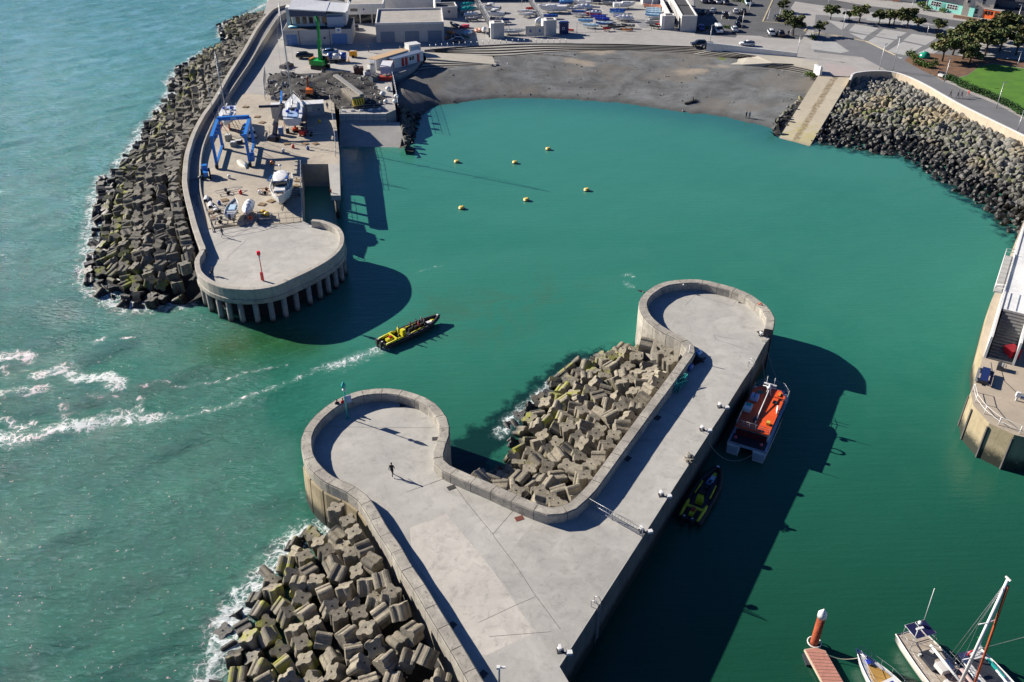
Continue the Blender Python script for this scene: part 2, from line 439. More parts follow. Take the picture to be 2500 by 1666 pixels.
lines = [
    (zFo([(-300, 760), (0, 845), (100, 868), (170, 860), (280, 828), (400, 772), (500, 757), (600, 750), (740, 722), (900, 690), (1070, 690), (1200, 688)]), 2.2, 0.95),
    (zFo([(1200, 688), (1400, 694), (1500, 655), (1700, 618), (1830, 590), (1850, 540), (2000, 490), (2195, 425)]) + WL([(790, 895), (850, 875), (900, 862), (930, 850)]), 1.15, 0.68),
    (zFo([(-200, 560), (0, 530), (100, 492), (200, 500), (330, 470)]), 1.7, 0.85),
    (zFo([(-200, 210), (0, 235), (140, 205), (240, 228)]), 1.6, 0.97), (zFo([(0, 300), (60, 330)]), 1.2, 0.8),
    (zFo([(290, 362), (400, 345), (460, 308), (540, 340), (590, 388), (700, 388), (800, 380), (880, 410), (920, 455)]), 1.9, 1.0),
    (zFo([(920, 458), (1000, 462), (1130, 462), (1250, 412), (1330, 450), (1450, 440), (1600, 425), (1750, 390), (1860, 350), (2195, 290)]), 0.65, 0.7),
    (zFo([(0, 690), (60, 705), (110, 745), (170, 752), (260, 718)]), 1.3, 0.8),
    (zFo([(800, 440), (830, 500), (870, 530), (760, 545), (700, 530)]), 1.0, 0.7), (zFo([(1070, 530), (1060, 600), (1075, 640), (1000, 700)]), 0.8, 0.85),
    (zFo([(480, 600), (495, 660), (470, 720), (400, 770)]), 1.1, 0.85), (zFo([(700, 690), (800, 640), (890, 625)]), 0.9, 0.8),
    (zFo([(720, 128), (760, 115), (800, 88)]), 0.8, 0.95), (zFo([(940, 95), (1000, 82), (1080, 70)]), 0.6, 0.9),
    (WL([(939, 849), (915, 858), (880, 868), (840, 884), (800, 896)]), 1.7, 0.86), (WL([(945, 846), (920, 866), (880, 885), (840, 905)]), .9, .62),
    (WL([(1525, 672), (1535, 668), (1548, 676)]), 0.9, 0.72), (WL([(1530, 692), (1540, 700)]), 1.1, 0.86),
    (WL([(1015, 668), (1050, 655), (1080, 645)]), 1.2, 0.5),
    (WL([(1560, 250), (1650, 262), (1700, 272)]), 0.7, 0.8), (WL([(1350, 243), (1450, 247)]), 0.4, 0.6),
]
for ln, w, s in lines: foam = np.maximum(foam, s * seg_field(XX, YY, catmull([Vector((p[0], p[1], 0)) for p in ln], 4), w))
foam = np.maximum(foam, 0.93 * seg_field(XX, YY, shore_left[8:], 3.8))
foam = np.maximum(foam, 0.9 * seg_field(XX, YY, shore_left[:9], 2.4))
foam = np.maximum(foam, 0.88 * seg_field(XX, YY, shore_near, 3.6))
foam = np.maximum(foam, 0.85 * seg_field(XX, YY, shore_mid[3:9], 1.6))
foam = np.maximum(foam, 0.45 * seg_field(XX, YY, near_outer[9:22], 3.5))
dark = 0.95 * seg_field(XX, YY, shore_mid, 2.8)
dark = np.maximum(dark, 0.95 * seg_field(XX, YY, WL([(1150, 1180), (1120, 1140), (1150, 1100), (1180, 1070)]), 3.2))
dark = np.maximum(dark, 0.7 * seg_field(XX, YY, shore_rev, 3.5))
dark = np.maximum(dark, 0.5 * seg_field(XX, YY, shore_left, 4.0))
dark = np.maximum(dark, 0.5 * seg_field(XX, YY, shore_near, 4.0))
# open sea (choppy) west of the pier line and the harbour mouth
open_line = [Vector((p[0], p[1], 0)) for p in left_outer[::3]]
wx = np.interp(YY, [40, 70, 95, 112, 130, 170, 220, 270, 330], [-14, -24, -34, -38, -58, -66, -73, -64, -40])
chop = 1 / (1 + np.exp((XX - wx) / 6.0))
shal = seg_field(XX, YY, WL(beach_line_px), 9.0)
murk = seg_field(XX, YY, WL([(560, 850), (640, 830), (740, 840)]), [5., 7., 4.])
murk2 = seg_field(XX, YY, WL([(1000, 760), (1130, 790), (1300, 720)]), 8.0)
bm = bpy.data.meshes.new('sea')
V = np.stack([XX.ravel(), YY.ravel(), np.zeros(nx * ny)], 1)
# real swell outside the harbour, a light ripple inside
rng = np.random.RandomState(3)
for k in range(26):
    lam = 3.2 * 1.13 ** (k % 13) * (1 + .1 * rng.rand()); a = R(-62 + rng.randn() * 22); ph = rng.rand() * 6.28
    kk = 2 * math.pi / lam
    V[:, 2] += (0.006 * lam ** 0.8) * np.sin(kk * (V[:, 0] * math.cos(a) + V[:, 1] * math.sin(a)) + ph) * (0.06 + 0.94 * chop.ravel())
idx = np.arange(nx * ny).reshape(ny, nx)
F = np.stack([idx[:-1, :-1], idx[:-1, 1:], idx[1:, 1:], idx[1:, :-1]], -1).reshape(-1, 4)
bm.vertices.add(len(V)); bm.vertices.foreach_set('co', V.ravel())
bm.loops.add(F.size); bm.loops.foreach_set('vertex_index', F.ravel())
bm.polygons.add(len(F)); bm.polygons.foreach_set('loop_start', np.arange(0, F.size, 4))
bm.polygons.foreach_set('use_smooth', np.ones(len(F), bool))
bm.update()
at = bm.color_attributes.new('wm', 'FLOAT_COLOR', 'POINT')
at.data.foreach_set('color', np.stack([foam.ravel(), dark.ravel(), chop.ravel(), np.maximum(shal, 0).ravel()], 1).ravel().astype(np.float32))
at2 = bm.color_attributes.new('wn', 'FLOAT_COLOR', 'POINT')
at2.data.foreach_set('color', np.stack([murk.ravel(), murk2.ravel(), chop.ravel(), chop.ravel()], 1).ravel().astype(np.float32))
sea = bpy.data.objects.new('sea', bm); COL.objects.link(sea); tag(sea, 'green harbour water and choppy open sea', None, None, 'structure')
m = bpy.data.materials.new('sea_water'); m.use_nodes = True
N, L, b = nodes(m)
g = N.new('ShaderNodeNewGeometry'); pos = g.outputs['Position']
ca = N.new('ShaderNodeVertexColor'); ca.layer_name = 'wm'; sep = N.new('ShaderNodeSeparateColor'); L.new(ca.outputs[0], sep.inputs[0])
fo, dk, ch, sh = sep.outputs[0], sep.outputs[1], sep.outputs[2], ca.outputs[1]
cb = N.new('ShaderNodeVertexColor'); cb.layer_name = 'wn'; sep2 = N.new('ShaderNodeSeparateColor'); L.new(cb.outputs[0], sep2.inputs[0])
big = nnoise(N, L, pos, 0.018, 5, 0.6, 0.35, 0.65, 0.8)
c = nmix(N, L, big, (0.016, 0.146, 0.096), (0.036, 0.190, 0.130))
c = nmix(N, L, ch, c, nmix(N, L, big, (0.014, 0.116, 0.082), (0.026, 0.158, 0.118)))
mid = nnoise(N, L, pos, 0.12, 5, 0.65, 0.45, 0.7, 1.0)
c = nmix(N, L, nmath(N, L, 'MULTIPLY', mid, 0.42), c, (0.040, 0.185, 0.122))
spy = N.new('ShaderNodeSeparateXYZ'); L.new(pos, spy.inputs[0])
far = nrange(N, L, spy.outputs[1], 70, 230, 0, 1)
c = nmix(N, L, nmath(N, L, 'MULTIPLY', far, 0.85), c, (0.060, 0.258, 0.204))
c = nmix(N, L, nmath(N, L, 'MULTIPLY', nmath(N, L, 'MULTIPLY', nrange(N, L, spy.outputs[1], 95, 260, 0, 1), ch), nmath(N, L, 'ADD', 0.35, nmath(N, L, 'MULTIPLY', mid, 0.65))), c, (0.20, 0.44, 0.52))  # sky reflection painted in: open sea turns paler and bluer with distance
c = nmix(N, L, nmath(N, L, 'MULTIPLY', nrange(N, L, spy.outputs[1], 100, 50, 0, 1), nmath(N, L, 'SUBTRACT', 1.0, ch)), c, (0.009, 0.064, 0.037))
c = nmix(N, L, nmath(N, L, 'MULTIPLY', sep2.outputs[0], 0.85), c, (0.022, 0.092, 0.022))
c = nmix(N, L, nmath(N, L, 'MULTIPLY', sep2.outputs[1], nmath(N, L, 'MULTIPLY', mid, 0.8)), c, (0.05, 0.15, 0.095))
c = nmix(N, L, nmath(N, L, 'MULTIPLY', sh, 0.55), c, (0.018, 0.10, 0.125))
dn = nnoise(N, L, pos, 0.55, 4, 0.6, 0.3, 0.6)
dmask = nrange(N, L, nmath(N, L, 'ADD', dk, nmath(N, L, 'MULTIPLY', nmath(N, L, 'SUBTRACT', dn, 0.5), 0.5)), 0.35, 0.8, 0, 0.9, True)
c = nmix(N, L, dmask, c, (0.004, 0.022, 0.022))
# foam: lacy cells + noise, thresholded by the foam attribute
wv = N.new('ShaderNodeTexNoise'); wv.inputs['Scale'].default_value = 0.45; wv.inputs['Detail'].default_value = 4; L.new(pos, wv.inputs['Vector'])
va = N.new('ShaderNodeVectorMath'); va.operation = 'MULTIPLY_ADD'; va.inputs[1].default_value = (3.2, 3.2, 0); L.new(wv.outputs['Color'], va.inputs[0]); L.new(pos, va.inputs[2])
vo = N.new('ShaderNodeTexVoronoi'); vo.feature = 'DISTANCE_TO_EDGE'; vo.inputs['Scale'].default_value = 0.75; L.new(va.outputs[0], vo.inputs['Vector'])
vo2 = N.new('ShaderNodeTexVoronoi'); vo2.feature = 'DISTANCE_TO_EDGE'; vo2.inputs['Scale'].default_value = 2.1; L.new(va.outputs[0], vo2.inputs['Vector'])
lace = nmath(N, L, 'MAXIMUM', nrange(N, L, vo.outputs[0], 0.0, 0.22, 1, 0), nrange(N, L, vo2.outputs[0], 0.0, 0.2, 0.85, 0))
fn = nnoise(N, L, pos, 0.9, 6, 0.7, 0.3, 0.72, 0.5)
score = nmath(N, L, 'ADD', nmath(N, L, 'MULTIPLY', lace, 0.5), nmath(N, L, 'MULTIPLY', fn, 0.5))
patch = nnoise(N, L, pos, 0.16, 3, 0.6, 0.3, 0.7)
fatt = nmath(N, L, 'MULTIPLY', fo, nmath(N, L, 'ADD', 0.72, nmath(N, L, 'MULTIPLY', patch, 0.33)))
fm = nrange(N, L, nmath(N, L, 'ADD', score, nmath(N, L, 'SUBTRACT', fatt, 1.0)), 0.16, 0.52, 0, 1, True)
fm = nmath(N, L, 'MULTIPLY', fm, nrange(N, L, fo, 0.08, 0.3, 0, 1, True))
# sparse white dots painted on the open sea as sun glints
cap = nmath(N, L, 'MULTIPLY', nnoise(N, L, pos, 2.4, 3, 0.5, 0.69, 0.72), ch)
fm = nmath(N, L, 'MAXIMUM', fm, nmath(N, L, 'MULTIPLY', cap, 0.5))
c = nmix(N, L, nmath(N, L, 'MULTIPLY', nrange(N, L, nmath(N, L, 'ADD', fo, nmath(N, L, 'MULTIPLY', nmath(N, L, 'SUBTRACT', fn, 0.5), 0.5)), 0.35, 1.0, 0, 0.32, True), 1.0), c, (0.30, 0.46, 0.42))
c = nmix(N, L, fm, c, (0.72, 0.77, 0.76))
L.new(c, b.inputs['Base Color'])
BASEC = c
L.new(nrange(N, L, fm, 0, 1, 0.075, 0.8), b.inputs['Roughness'])
b.inputs['IOR'].default_value = 1.333
mp = N.new('ShaderNodeMapping'); mp.inputs['Rotation'].default_value = (0, 0, R(25)); mp.inputs['Scale'].default_value = (0.5, 1.25, 1); L.new(pos, mp.inputs[0])
h1 = nnoise(N, L, mp.outputs[0], 0.75, 4, 0.55)
h2 = nnoise(N, L, mp.outputs[0], 2.4, 6, 0.72)
mp2 = N.new('ShaderNodeMapping'); mp2.inputs['Rotation'].default_value = (0, 0, R(-12)); mp2.inputs['Scale'].default_value = (0.16, 1.5, 1); L.new(pos, mp2.inputs[0])
h3 = nnoise(N, L, mp2.outputs[0], 1.1, 3, 0.55)
b1 = nbump(N, L, None, h1, 0.75, nmath(N, L, 'ADD', 0.04, nmath(N, L, 'MULTIPLY', ch, 0.55)))
b2 = nbump(N, L, None, h2, 0.26, nmath(N, L, 'ADD', 0.14, nmath(N, L, 'MULTIPLY', ch, 0.86)), b1)
h2b = nnoise(N, L, mp.outputs[0], 1.35, 4, 0.6)
b2 = nbump(N, L, None, h2b, 0.45, nmath(N, L, 'MULTIPLY', ch, 0.6), b2)
b3 = nbump(N, L, None, h3, 0.10, 0.5, b2)
nbump(N, L, b, fm, 0.08, 0.4, b3)
crest_light = nmath(N, L, 'MULTIPLY', nmath(N, L, 'MULTIPLY', nrange(N, L, nmath(N, L, 'ADD', nmath(N, L, 'MULTIPLY', h2, 0.6), nmath(N, L, 'MULTIPLY', h2b, 0.4)), 0.52, 0.66, 0, 1), ch), 0.6)
L.new(nmix(N, L, nmath(N, L, 'MULTIPLY', crest_light, nmath(N, L, 'SUBTRACT', 1.0, fm)), BASEC, (0.10, 0.34, 0.28)), b.inputs['Base Color'])  # light green highlights painted on the wave tops in place of reflections
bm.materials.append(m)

# ================================================================ LAND, BEACH, YARD
def sheet(name, poly, z0, z1, m_, label, kind='structure', cat=None):
    o = MB().prism(poly, z0, z1).build(name, m_)
    return tag(o, label, cat, None, kind)
slip_a = [W(829, 300, 2.9), W(945, 300, 2.9)]
prom_px = Z(1050, 0, 3.62, [(-40, 437), (200, 418), (400, 405), (800, 386), (1200, 384), (1700, 390), (2353, 412)]) + Z(1600, 0, 5.227, [(650, 612), (1100, 690), (1300, 716), (1700, 720), (2080, 880)])
land_px = [(-900, -420), (560, -160), (640, -60), (655, 0), (640, 45), (600, 120), (560, 190), (520, 260), (495, 330), (478, 400), (478, 460), (490, 520), (505, 560),
           (556, 545), (600, 548), (700, 545), (738, 540), (735.5, 401), (801, 401), (829, 401), (829, 382), (815, 249), (828, 262), (829, 277), (945, 277), (966, 268), (960, 232), (956, 200), (959, 182), (990, 173), (1015, 160), (1031, 145), (1036, 130), (1036, 122)] + prom_px[1:] + \
          [(2003, 184), (2070, 187), (2090, 178), (2130, 176), (2180, 176), (2217, 188), (2264, 210), (2320, 244), (2375, 271), (2500, 332), (2700, 440), (3000, 600), (4200, 600), (3400, -420)]
land_w = WL(land_px, LAND)
M_ground = concrete('promenade_paving', (0.42, 0.405, 0.38), (0.33, 0.32, 0.30), (0.20, 0.195, 0.185), 0.35, big=0.08)
ground_obj = sheet('ground', land_w, -4.0, LAND, M_ground, 'pale paved ground of the quayside, promenade and town')
# left pier: yard + roundhead slab
left_in = offset(left_smooth, -0.12 if False else 0.0)
iR = next(i for i, p in enumerate(left_smooth) if (p - left_outer[20]).length < 0.5)
head_poly = [(p.x, p.y) for p in offset(left_smooth[iR - 30:], 0.25)] + [(p.x, p.y) for p in WL([(738, 540), (700, 547), (600, 550), (520, 562), (505, 560), (490, 520)], LZ)]
sheet('roundhead_deck', head_poly, 3.72, LZ + 0.02, M_deck, 'smooth pale concrete deck of the far roundhead')
yard_px = [(500, 335), (478, 400), (478, 460), (488, 510), (505, 560), (556, 548), (600, 550), (700, 548), (740, 541), (736, 401), (829, 401), (829, 382), (822, 310), (815, 249), (800, 240), (640, 232), (600, 228), (560, 250), (530, 290)]
sheet('yard_slab', WL(yard_px, LZ), 1.0, LZ + 0.02, M_yard, 'tan stained concrete slab of the boat yard')
# walkway behind the sea wall: raised strip between the outer wall and a low upstand
M_path = mat('walkway_asphalt', (0.23, 0.23, 0.235), 0.9, (0.17, 0.17, 0.175), scale=0.5, bump=0.01)
wk_in_px = zF([(2353, 20), (2000, 60), (1850, 90), (1750, 132), (1700, 190), (1600, 345), (1480, 545), (1330, 765), (1200, 965), (1150, 1075), (1075, 1250), (1042, 1400), (1035, 1566)]) + zE([(1030, 100), (1035, 200), (1060, 330), (1100, 450), (1155, 600)])
wk_in = [W(p[0], p[1], 6.9 - 2.1 * min(1, i / 15)) for i, p in enumerate(wk_in_px)]
wk_in = catmull(wk_in, 1.5)
wk_out = left_smooth[:iR + 6]
mb = MB()
nW = 60
def along(line, t):
    d = [0]
    for i in range(1, len(line)): d.append(d[-1] + (line[i] - line[i - 1]).length)
    s = t * d[-1]
    for i in range(1, len(line)):
        if d[i] >= s:
            return line[i - 1].lerp(line[i], (s - d[i - 1]) / max(1e-6, d[i] - d[i - 1]))
    return line[-1].copy()
wko2 = [p for p in left_smooth[:iR - 4]]
vs = []
for i in range(nW + 1):
    t = i / nW
    bq = along(wk_in, t)
    a = min(wko2, key=lambda p: (p.x - bq.x) ** 2 + (p.y - bq.y) ** 2)
    zz = bq.z - 0.25
    vs += [(a.x, a.y, zz), (bq.x, bq.y, zz), (a.x, a.y, -2), (bq.x, bq.y, 3.0)]
fs = []
for i in range(nW):
    q = i * 4; r_ = q + 4
    fs += [(q, q + 1, r_ + 1, r_), (q + 1, q + 3, r_ + 3, r_ + 1), (q, r_, r_ + 2, q + 2)]
mb.add(vs, fs, 0)
tag(mb.build('walkway', [M_path]), 'raised walkway running behind the sea wall', None, None, 'structure')
# retaining upstand with buttressed face
def wall(name, line, w, zt, zb, m_, label, cat='wall', chunk=2.6, gap=0.035, ch_=0.07, side=1, flare=0.0, core=True, group=None):
    """blocks of wall laid along a smooth line (the outer top edge); w grows to the inner side"""
    d = [0]
    for i in range(1, len(line)): d.append(d[-1] + math.hypot(line[i][0] - line[i - 1][0], line[i][1] - line[i - 1][1]))
    inner = offset(line, w * side)
    T = d[-1]; n = max(1, int(round(T / chunk)))
    mb = MB()
    o0 = line[0].copy(); o0.z = 0
    def at_(s):
        for i in range(1, len(line)):
            if d[i] >= s - 1e-6:
                t = (s - d[i - 1]) / max(1e-6, d[i] - d[i - 1]); return line[i - 1].lerp(line[i], t), inner[i - 1].lerp(inner[i], t)
        return line[-1], inner[-1]
    for k in range(n):
        s0 = T * k / n + gap / 2; s1 = T * (k + 1) / n - gap / 2
        ss = [s0] + [x for x in d if s0 + .25 < x < s1 - .25][::1] + [s1]
        rings = []
        jz = random.uniform(-0.015, 0.015)
        for s in ss:
            a, c = at_(s)
            t_ = zt if not callable(zt) else zt(s / T)
            if zt is None: t_ = a.z
            b_ = zb if not callable(zb) else zb(s / T)
            t_ += jz
            u = (c - a); u.z = 0; u.normalize()
            fl = flare
            rings.append([Vector((a.x - u.x * fl, a.y - u.y * fl, b_)), Vector((a.x, a.y, t_ - ch_ * 1.5)), Vector((a.x + u.x * ch_, a.y + u.y * ch_, t_)),
                          Vector((c.x - u.x * ch_, c.y - u.y * ch_, t_)), Vector((c.x, c.y, t_ - ch_)), Vector((c.x, c.y, b_))])
        mb.loft(rings, 0, True, False, True)
    if core:
        rings = []
        for i in range(0, len(line)):
            a, c = line[i], inner[i]; t_ = (a.z if zt is None else (zt if not callable(zt) else zt(d[i] / T))) - 0.05; b_ = zb if not callable(zb) else zb(d[i] / T)
            u = (c - a); u.z = 0; u.normalize(); e = 0.04
            rings.append([Vector((a.x + u.x * e, a.y + u.y * e, b_ + .01)), Vector((a.x + u.x * e, a.y + u.y * e, t_)), Vector((c.x - u.x * e, c.y - u.y * e, t_)), Vector((c.x - u.x * e, c.y - u.y * e, b_ + .01))])
        mb.loft(rings, 1, True, False, True)
    mb.local(o0)
    o = mb.build(name, [m_, M_joint], None, o0)
    # orient normals
    return tag(o, label, cat, group)
wall('parapet_wall', left_smooth[:iR + 1], 0.95, None, 1.5, M_wallL, 'tall pale sea wall running north along the outer pier above the dark blocks', chunk=3.2, side=1)
wall('parapet_wall', left_smooth[iR:], 0.8, LT, 3.9, M_wallL, 'curved pale parapet round the far roundhead with the red light', chunk=2.4, side=1)
wall('retaining_wall', [p.copy() for p in wk_in], 0.3, None, 3.0, M_wallL, 'low kerb wall along the inner edge of the raised walkway', chunk=4.0, ch_=0.03, core=False, side=1)
# ---------------------------------------------------------------- near pier
deck_poly = [(p.x, p.y) for p in offset(near_smooth, -0.25)] + [(p.x, p.y) for p in quay_edge]
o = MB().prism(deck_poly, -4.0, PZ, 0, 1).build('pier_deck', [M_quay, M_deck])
tag(o, 'broad pale concrete deck of the near pier', None, None, 'structure')
wall('parapet_wall', near_smooth, 1.2, PT, -1.0, M_wall, 'thick weathered block parapet winding round both roundheads of the near pier', chunk=2.45, side=-1, ch_=0.12, gap=.06)
cs = catmull(WL(zB([(1040, 1660), (880, 1530), (735, 1375), (620, 1290), (405, 1190), (290, 1100), (205, 1000), (160, 900)]), PT), .9)
wall('caisson_panels', [Vector((p.x - .12, p.y - .12, 4.75)) for p in cs], .35, 4.75, -2.5, M_caisson, 'beige panels with dark gaps facing the sea under the near roundhead', chunk=2.7, gap=.22, side=-1, flare=.35)
def strip(mb, pts, w, z, mi=0):
    """thin flat strip 4 mm proud following a polyline"""
    a = offset(pts, w / 2); b_ = offset(pts, -w / 2); n = len(pts)
    vs = [(p.x, p.y, z) for p in a] + [(p.x, p.y, z) for p in b_]
    mb.add(vs, [(i, n + i, n + i + 1, i + 1) for i in range(n - 1)], mi)
zH = lambda p: Z(1000, 1200, 3.362, p)
mb = MB()
for pts in [zH([(1025, 235), (690, 645), (700, 670), (870, 905), (1030, 1160), (1225, 1435)]), zH([(0, 295), (290, 185)]), zH([(230, 0), (330, 160), (480, 380), (620, 560), (690, 645)]), zH([(1370, 325), (1800, 540)]), zH([(575, 1380), (870, 1235), (1030, 1165)]),
            zH([(660, 1495), (1150, 1455)]), zB([(410, 960), (900, 965), (1530, 972)]), zB([(1640, 1145), (1560, 1260), (1680, 1450)]), zB([(1530, 1566), (1720, 1490)]),
            zC([(1735, 880), (1995, 1000)]), zD([(770, 800), (885, 675), (1300, 808), (1385, 700), (1700, 800)]), zD([(1095, 1150), (1110, 1205), (1470, 1325)]), zD([(1110, 1160), (1325, 1200)])]:
    strip(mb, WL(pts, 0), 0.045, PZ + 0.004)
for pts in [zE([(1190, 975), (1700, 700), (2010, 570)]), zE([(1330, 1060), (1500, 900)])]:
    strip(mb, WL(pts, 0), 0.05, LZ + 0.026)
tag(mb.build('deck_joints', [M_joint]), 'dark expansion joints across the concrete decks', None, None, 'structure')
for px, c, c2, lab in [([(0, 300), (300, 182), (690, 655), (1028, 1158), (575, 1372), (20, 540)], (.57, .535, .475), (.46, .435, .39), 'slightly pinkish poured bay of the near deck'), ([(702, 652), (1025, 238), (1370, 328), (1795, 545), (1220, 1425), (1035, 1155)], (.46, .445, .405), (.34, .33, .30), 'darker mottled poured bay of the near deck')]:
    tag(MB().prism([(p.x, p.y) for p in WL(zH(px), PZ)], PZ - .01, PZ + .002).build('deck_bay', concrete('bay_%.2f' % c[0], c, c2, (.2, .19, .17), .7, big=.16)), lab, None, None, 'structure')
# drain covers set in the deck
M_drain = mat('drain_grate', (0.06, 0.055, 0.05), 0.6)
dr = None
for i, (px, py, rz, lab) in enumerate([(*zB([(1718, 1243)])[0], .5, 'larger iron drain grate beside the block parapet near the cove bend'), (*zB([(1557, 733)])[0], .1, 'small drain grate at the right side of the near roundhead'), (*zB([(1218, 383)])[0], .2, 'small drain grate at the far side of the near roundhead'),
                                    (*zH([(900, 222)])[0], .4, 'rusty red drain cover beside the curved bend of the parapet'), (*zD([(1460, 418)])[0], -.3, 'drain grate at the far side of the round deck end'), (*zD([(1678, 760)])[0], .2, 'drain grate by the white bollard of the round deck end'),
                                    (*zH([(345, 1105)])[0], .9, 'drain grate in the strip of shade under the left parapet'), (*zH([(598, 1508)])[0], .9, 'drain grate in the shade nearest the bottom of the photo'), (*zC([(1742, 692)])[0], .9, 'upper drain grate in the shade along the straight parapet'), (*zC([(1513, 1005)])[0], .9, 'lower drain grate in the shade along the straight parapet')]):
    mb = MB()
    mb.box((0, 0, 0.0), (0.85, 0.6, 0.03), 0, 0)
    for k in range(5): mb.box((-0.32 + k * 0.16, 0, 0.018), (0.05, 0.5, 0.012), 0, 1)
    p = W(px, py, PZ)
    o = mb.build('drain_cover', [M_drain if i != 3 else mat('rust_red', (0.25, 0.06, 0.03), 0.8), M_darksteel], None, (p.x, p.y, PZ + 0.012), rz)
    tag(o, lab, 'drain cover', 'drain covers in the pier deck')

# ---------------------------------------------------------------- piles and skirt of the far roundhead
sk = left_smooth[iR:]
sk = sk[: max(range(len(sk)), key=lambda i: sk[i].x) + 8]
mb = MB(); o0 = sk[0].copy(); o0.z = 0
rings = []
for i, p in enumerate(sk):
    pin = offset(sk, 0.9)[i]
    u = (pin - p); u.z = 0; u.normalize()
    rings.append([Vector((p.x - u.x * .12, p.y - u.y * .12, 3.5)), Vector((p.x - u.x * .12, p.y - u.y * .12, 4.15)), Vector((p.x + u.x * .05, p.y + u.y * .05, 4.25)), Vector((p.x + u.x * 1.2, p.y + u.y * 1.2, 4.25)), Vector((p.x + u.x * 1.2, p.y + u.y * 1.2, 3.5))])
mb.loft(rings, 0, True, False, True).local(o0)
tag(mb.build('capping_beam', [M_wall], None, o0), 'concrete capping beam carrying the far roundhead above its row of piles', 'beam')
cyl = MB()
cyl.tube([(0, 0, -3), (0, 0, 3.6)], 0.42, 12)
pile_me = cyl.mesh('support_pile', [tidal('pile_concrete', (.36, .35, .31), (.26, .25, .22), z0=.1, z1=1.0, weedamt=.3, rand=.15)])
d = 0; k = 0; last = None
skc = offset(sk, 0.45)
pile_n = 0
acc = 99
for i in range(2, len(skc)):
    acc += (skc[i] - skc[i - 1]).length
    if acc > 1.85:
        acc = 0
        o = bpy.data.objects.new('support_pile', pile_me); COL.objects.link(o)
        o.location = (skc[i].x, skc[i].y, 0)
        tag(o, 'round concrete pile standing in the water under the rim of the far roundhead', 'pile', 'piles under the far roundhead')
core_w = offset(sk, 2.2)
mb = MB().prism([(p.x, p.y) for p in core_w] + [(p.x, p.y) for p in WL([(738, 540), (600, 550), (520, 562)], LZ)], -3, 3.7)
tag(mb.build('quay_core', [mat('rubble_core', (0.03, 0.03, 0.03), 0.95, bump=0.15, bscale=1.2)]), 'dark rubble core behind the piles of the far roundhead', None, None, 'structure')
# dark cores of the armour slopes
def slope_z(x, y, wl, sh, top, base=-1.2):
    a = pdist(x, y, wl); b_ = pdist(x, y, sh)
    return base + (top - base) * (b_ / (a + b_ + 1e-6))
def nearest_i(line, q): return min(range(len(line)), key=lambda i: (line[i].x - q.x) ** 2 + (line[i].y - q.y) ** 2)
jn = nearest_i(near_smooth, near_outer[13])
wallN = near_smooth[:jn]
jm0 = nearest_i(near_smooth, W(1083, 1122, PT)); jm1 = nearest_i(near_smooth, W(1562, 790, PT))
wallM = near_smooth[jm0:jm1]
wallLf = left_smooth[:nearest_i(left_smooth, W(478, 660, LT))]
polyN = [(p.x, p.y) for p in wallN] + [(p.x, p.y) for p in reversed(shore_near)]
polyM = [(p.x, p.y) for p in wallM] + [(p.x, p.y) for p in reversed(shore_mid)]
polyL = [(p.x, p.y) for p in wallLf] + [(p.x, p.y) for p in reversed(shore_left)]
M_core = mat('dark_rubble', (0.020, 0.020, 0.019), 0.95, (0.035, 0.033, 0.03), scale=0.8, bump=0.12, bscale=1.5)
def core(name, poly, wl, sh, top, st, label):
    x0 = min(p[0] for p in poly) - 2; x1 = max(p[0] for p in poly) + 2; y0 = min(p[1] for p in poly) - 2; y1 = max(p[1] for p in poly) + 2
    nx_ = int((x1 - x0) / st) + 1; ny_ = int((y1 - y0) / st) + 1
    vs = []; ok = {}
    for j in range(ny_):
        for i in range(nx_):
            x, y = x0 + i * st, y0 + j * st
            ok[(i, j)] = inside(x, y, poly) or pdist(x, y, poly + poly[:1]) < st * 1.1
            vs.append((x, y, slope_z(x, y, wl, sh, top) + random.uniform(-.15, .15) if ok[(i, j)] else -3))
    fs = [(j * nx_ + i, j * nx_ + i + 1, (j + 1) * nx_ + i + 1, (j + 1) * nx_ + i) for j in range(ny_ - 1) for i in range(nx_ - 1) if ok[(i, j)] and ok[(i + 1, j)] and ok[(i, j + 1)] and ok[(i + 1, j + 1)]]
    return tag(MB().add(vs, fs).build(name, [M_core]), label, None, None, 'structure')
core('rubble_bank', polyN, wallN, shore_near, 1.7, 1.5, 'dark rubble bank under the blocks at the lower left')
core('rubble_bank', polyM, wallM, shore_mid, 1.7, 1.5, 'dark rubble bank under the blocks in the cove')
core('rubble_bank', polyL, wallLf, shore_left, 3.6, 2.0, 'dark rubble bank under the blocks of the outer breakwater')
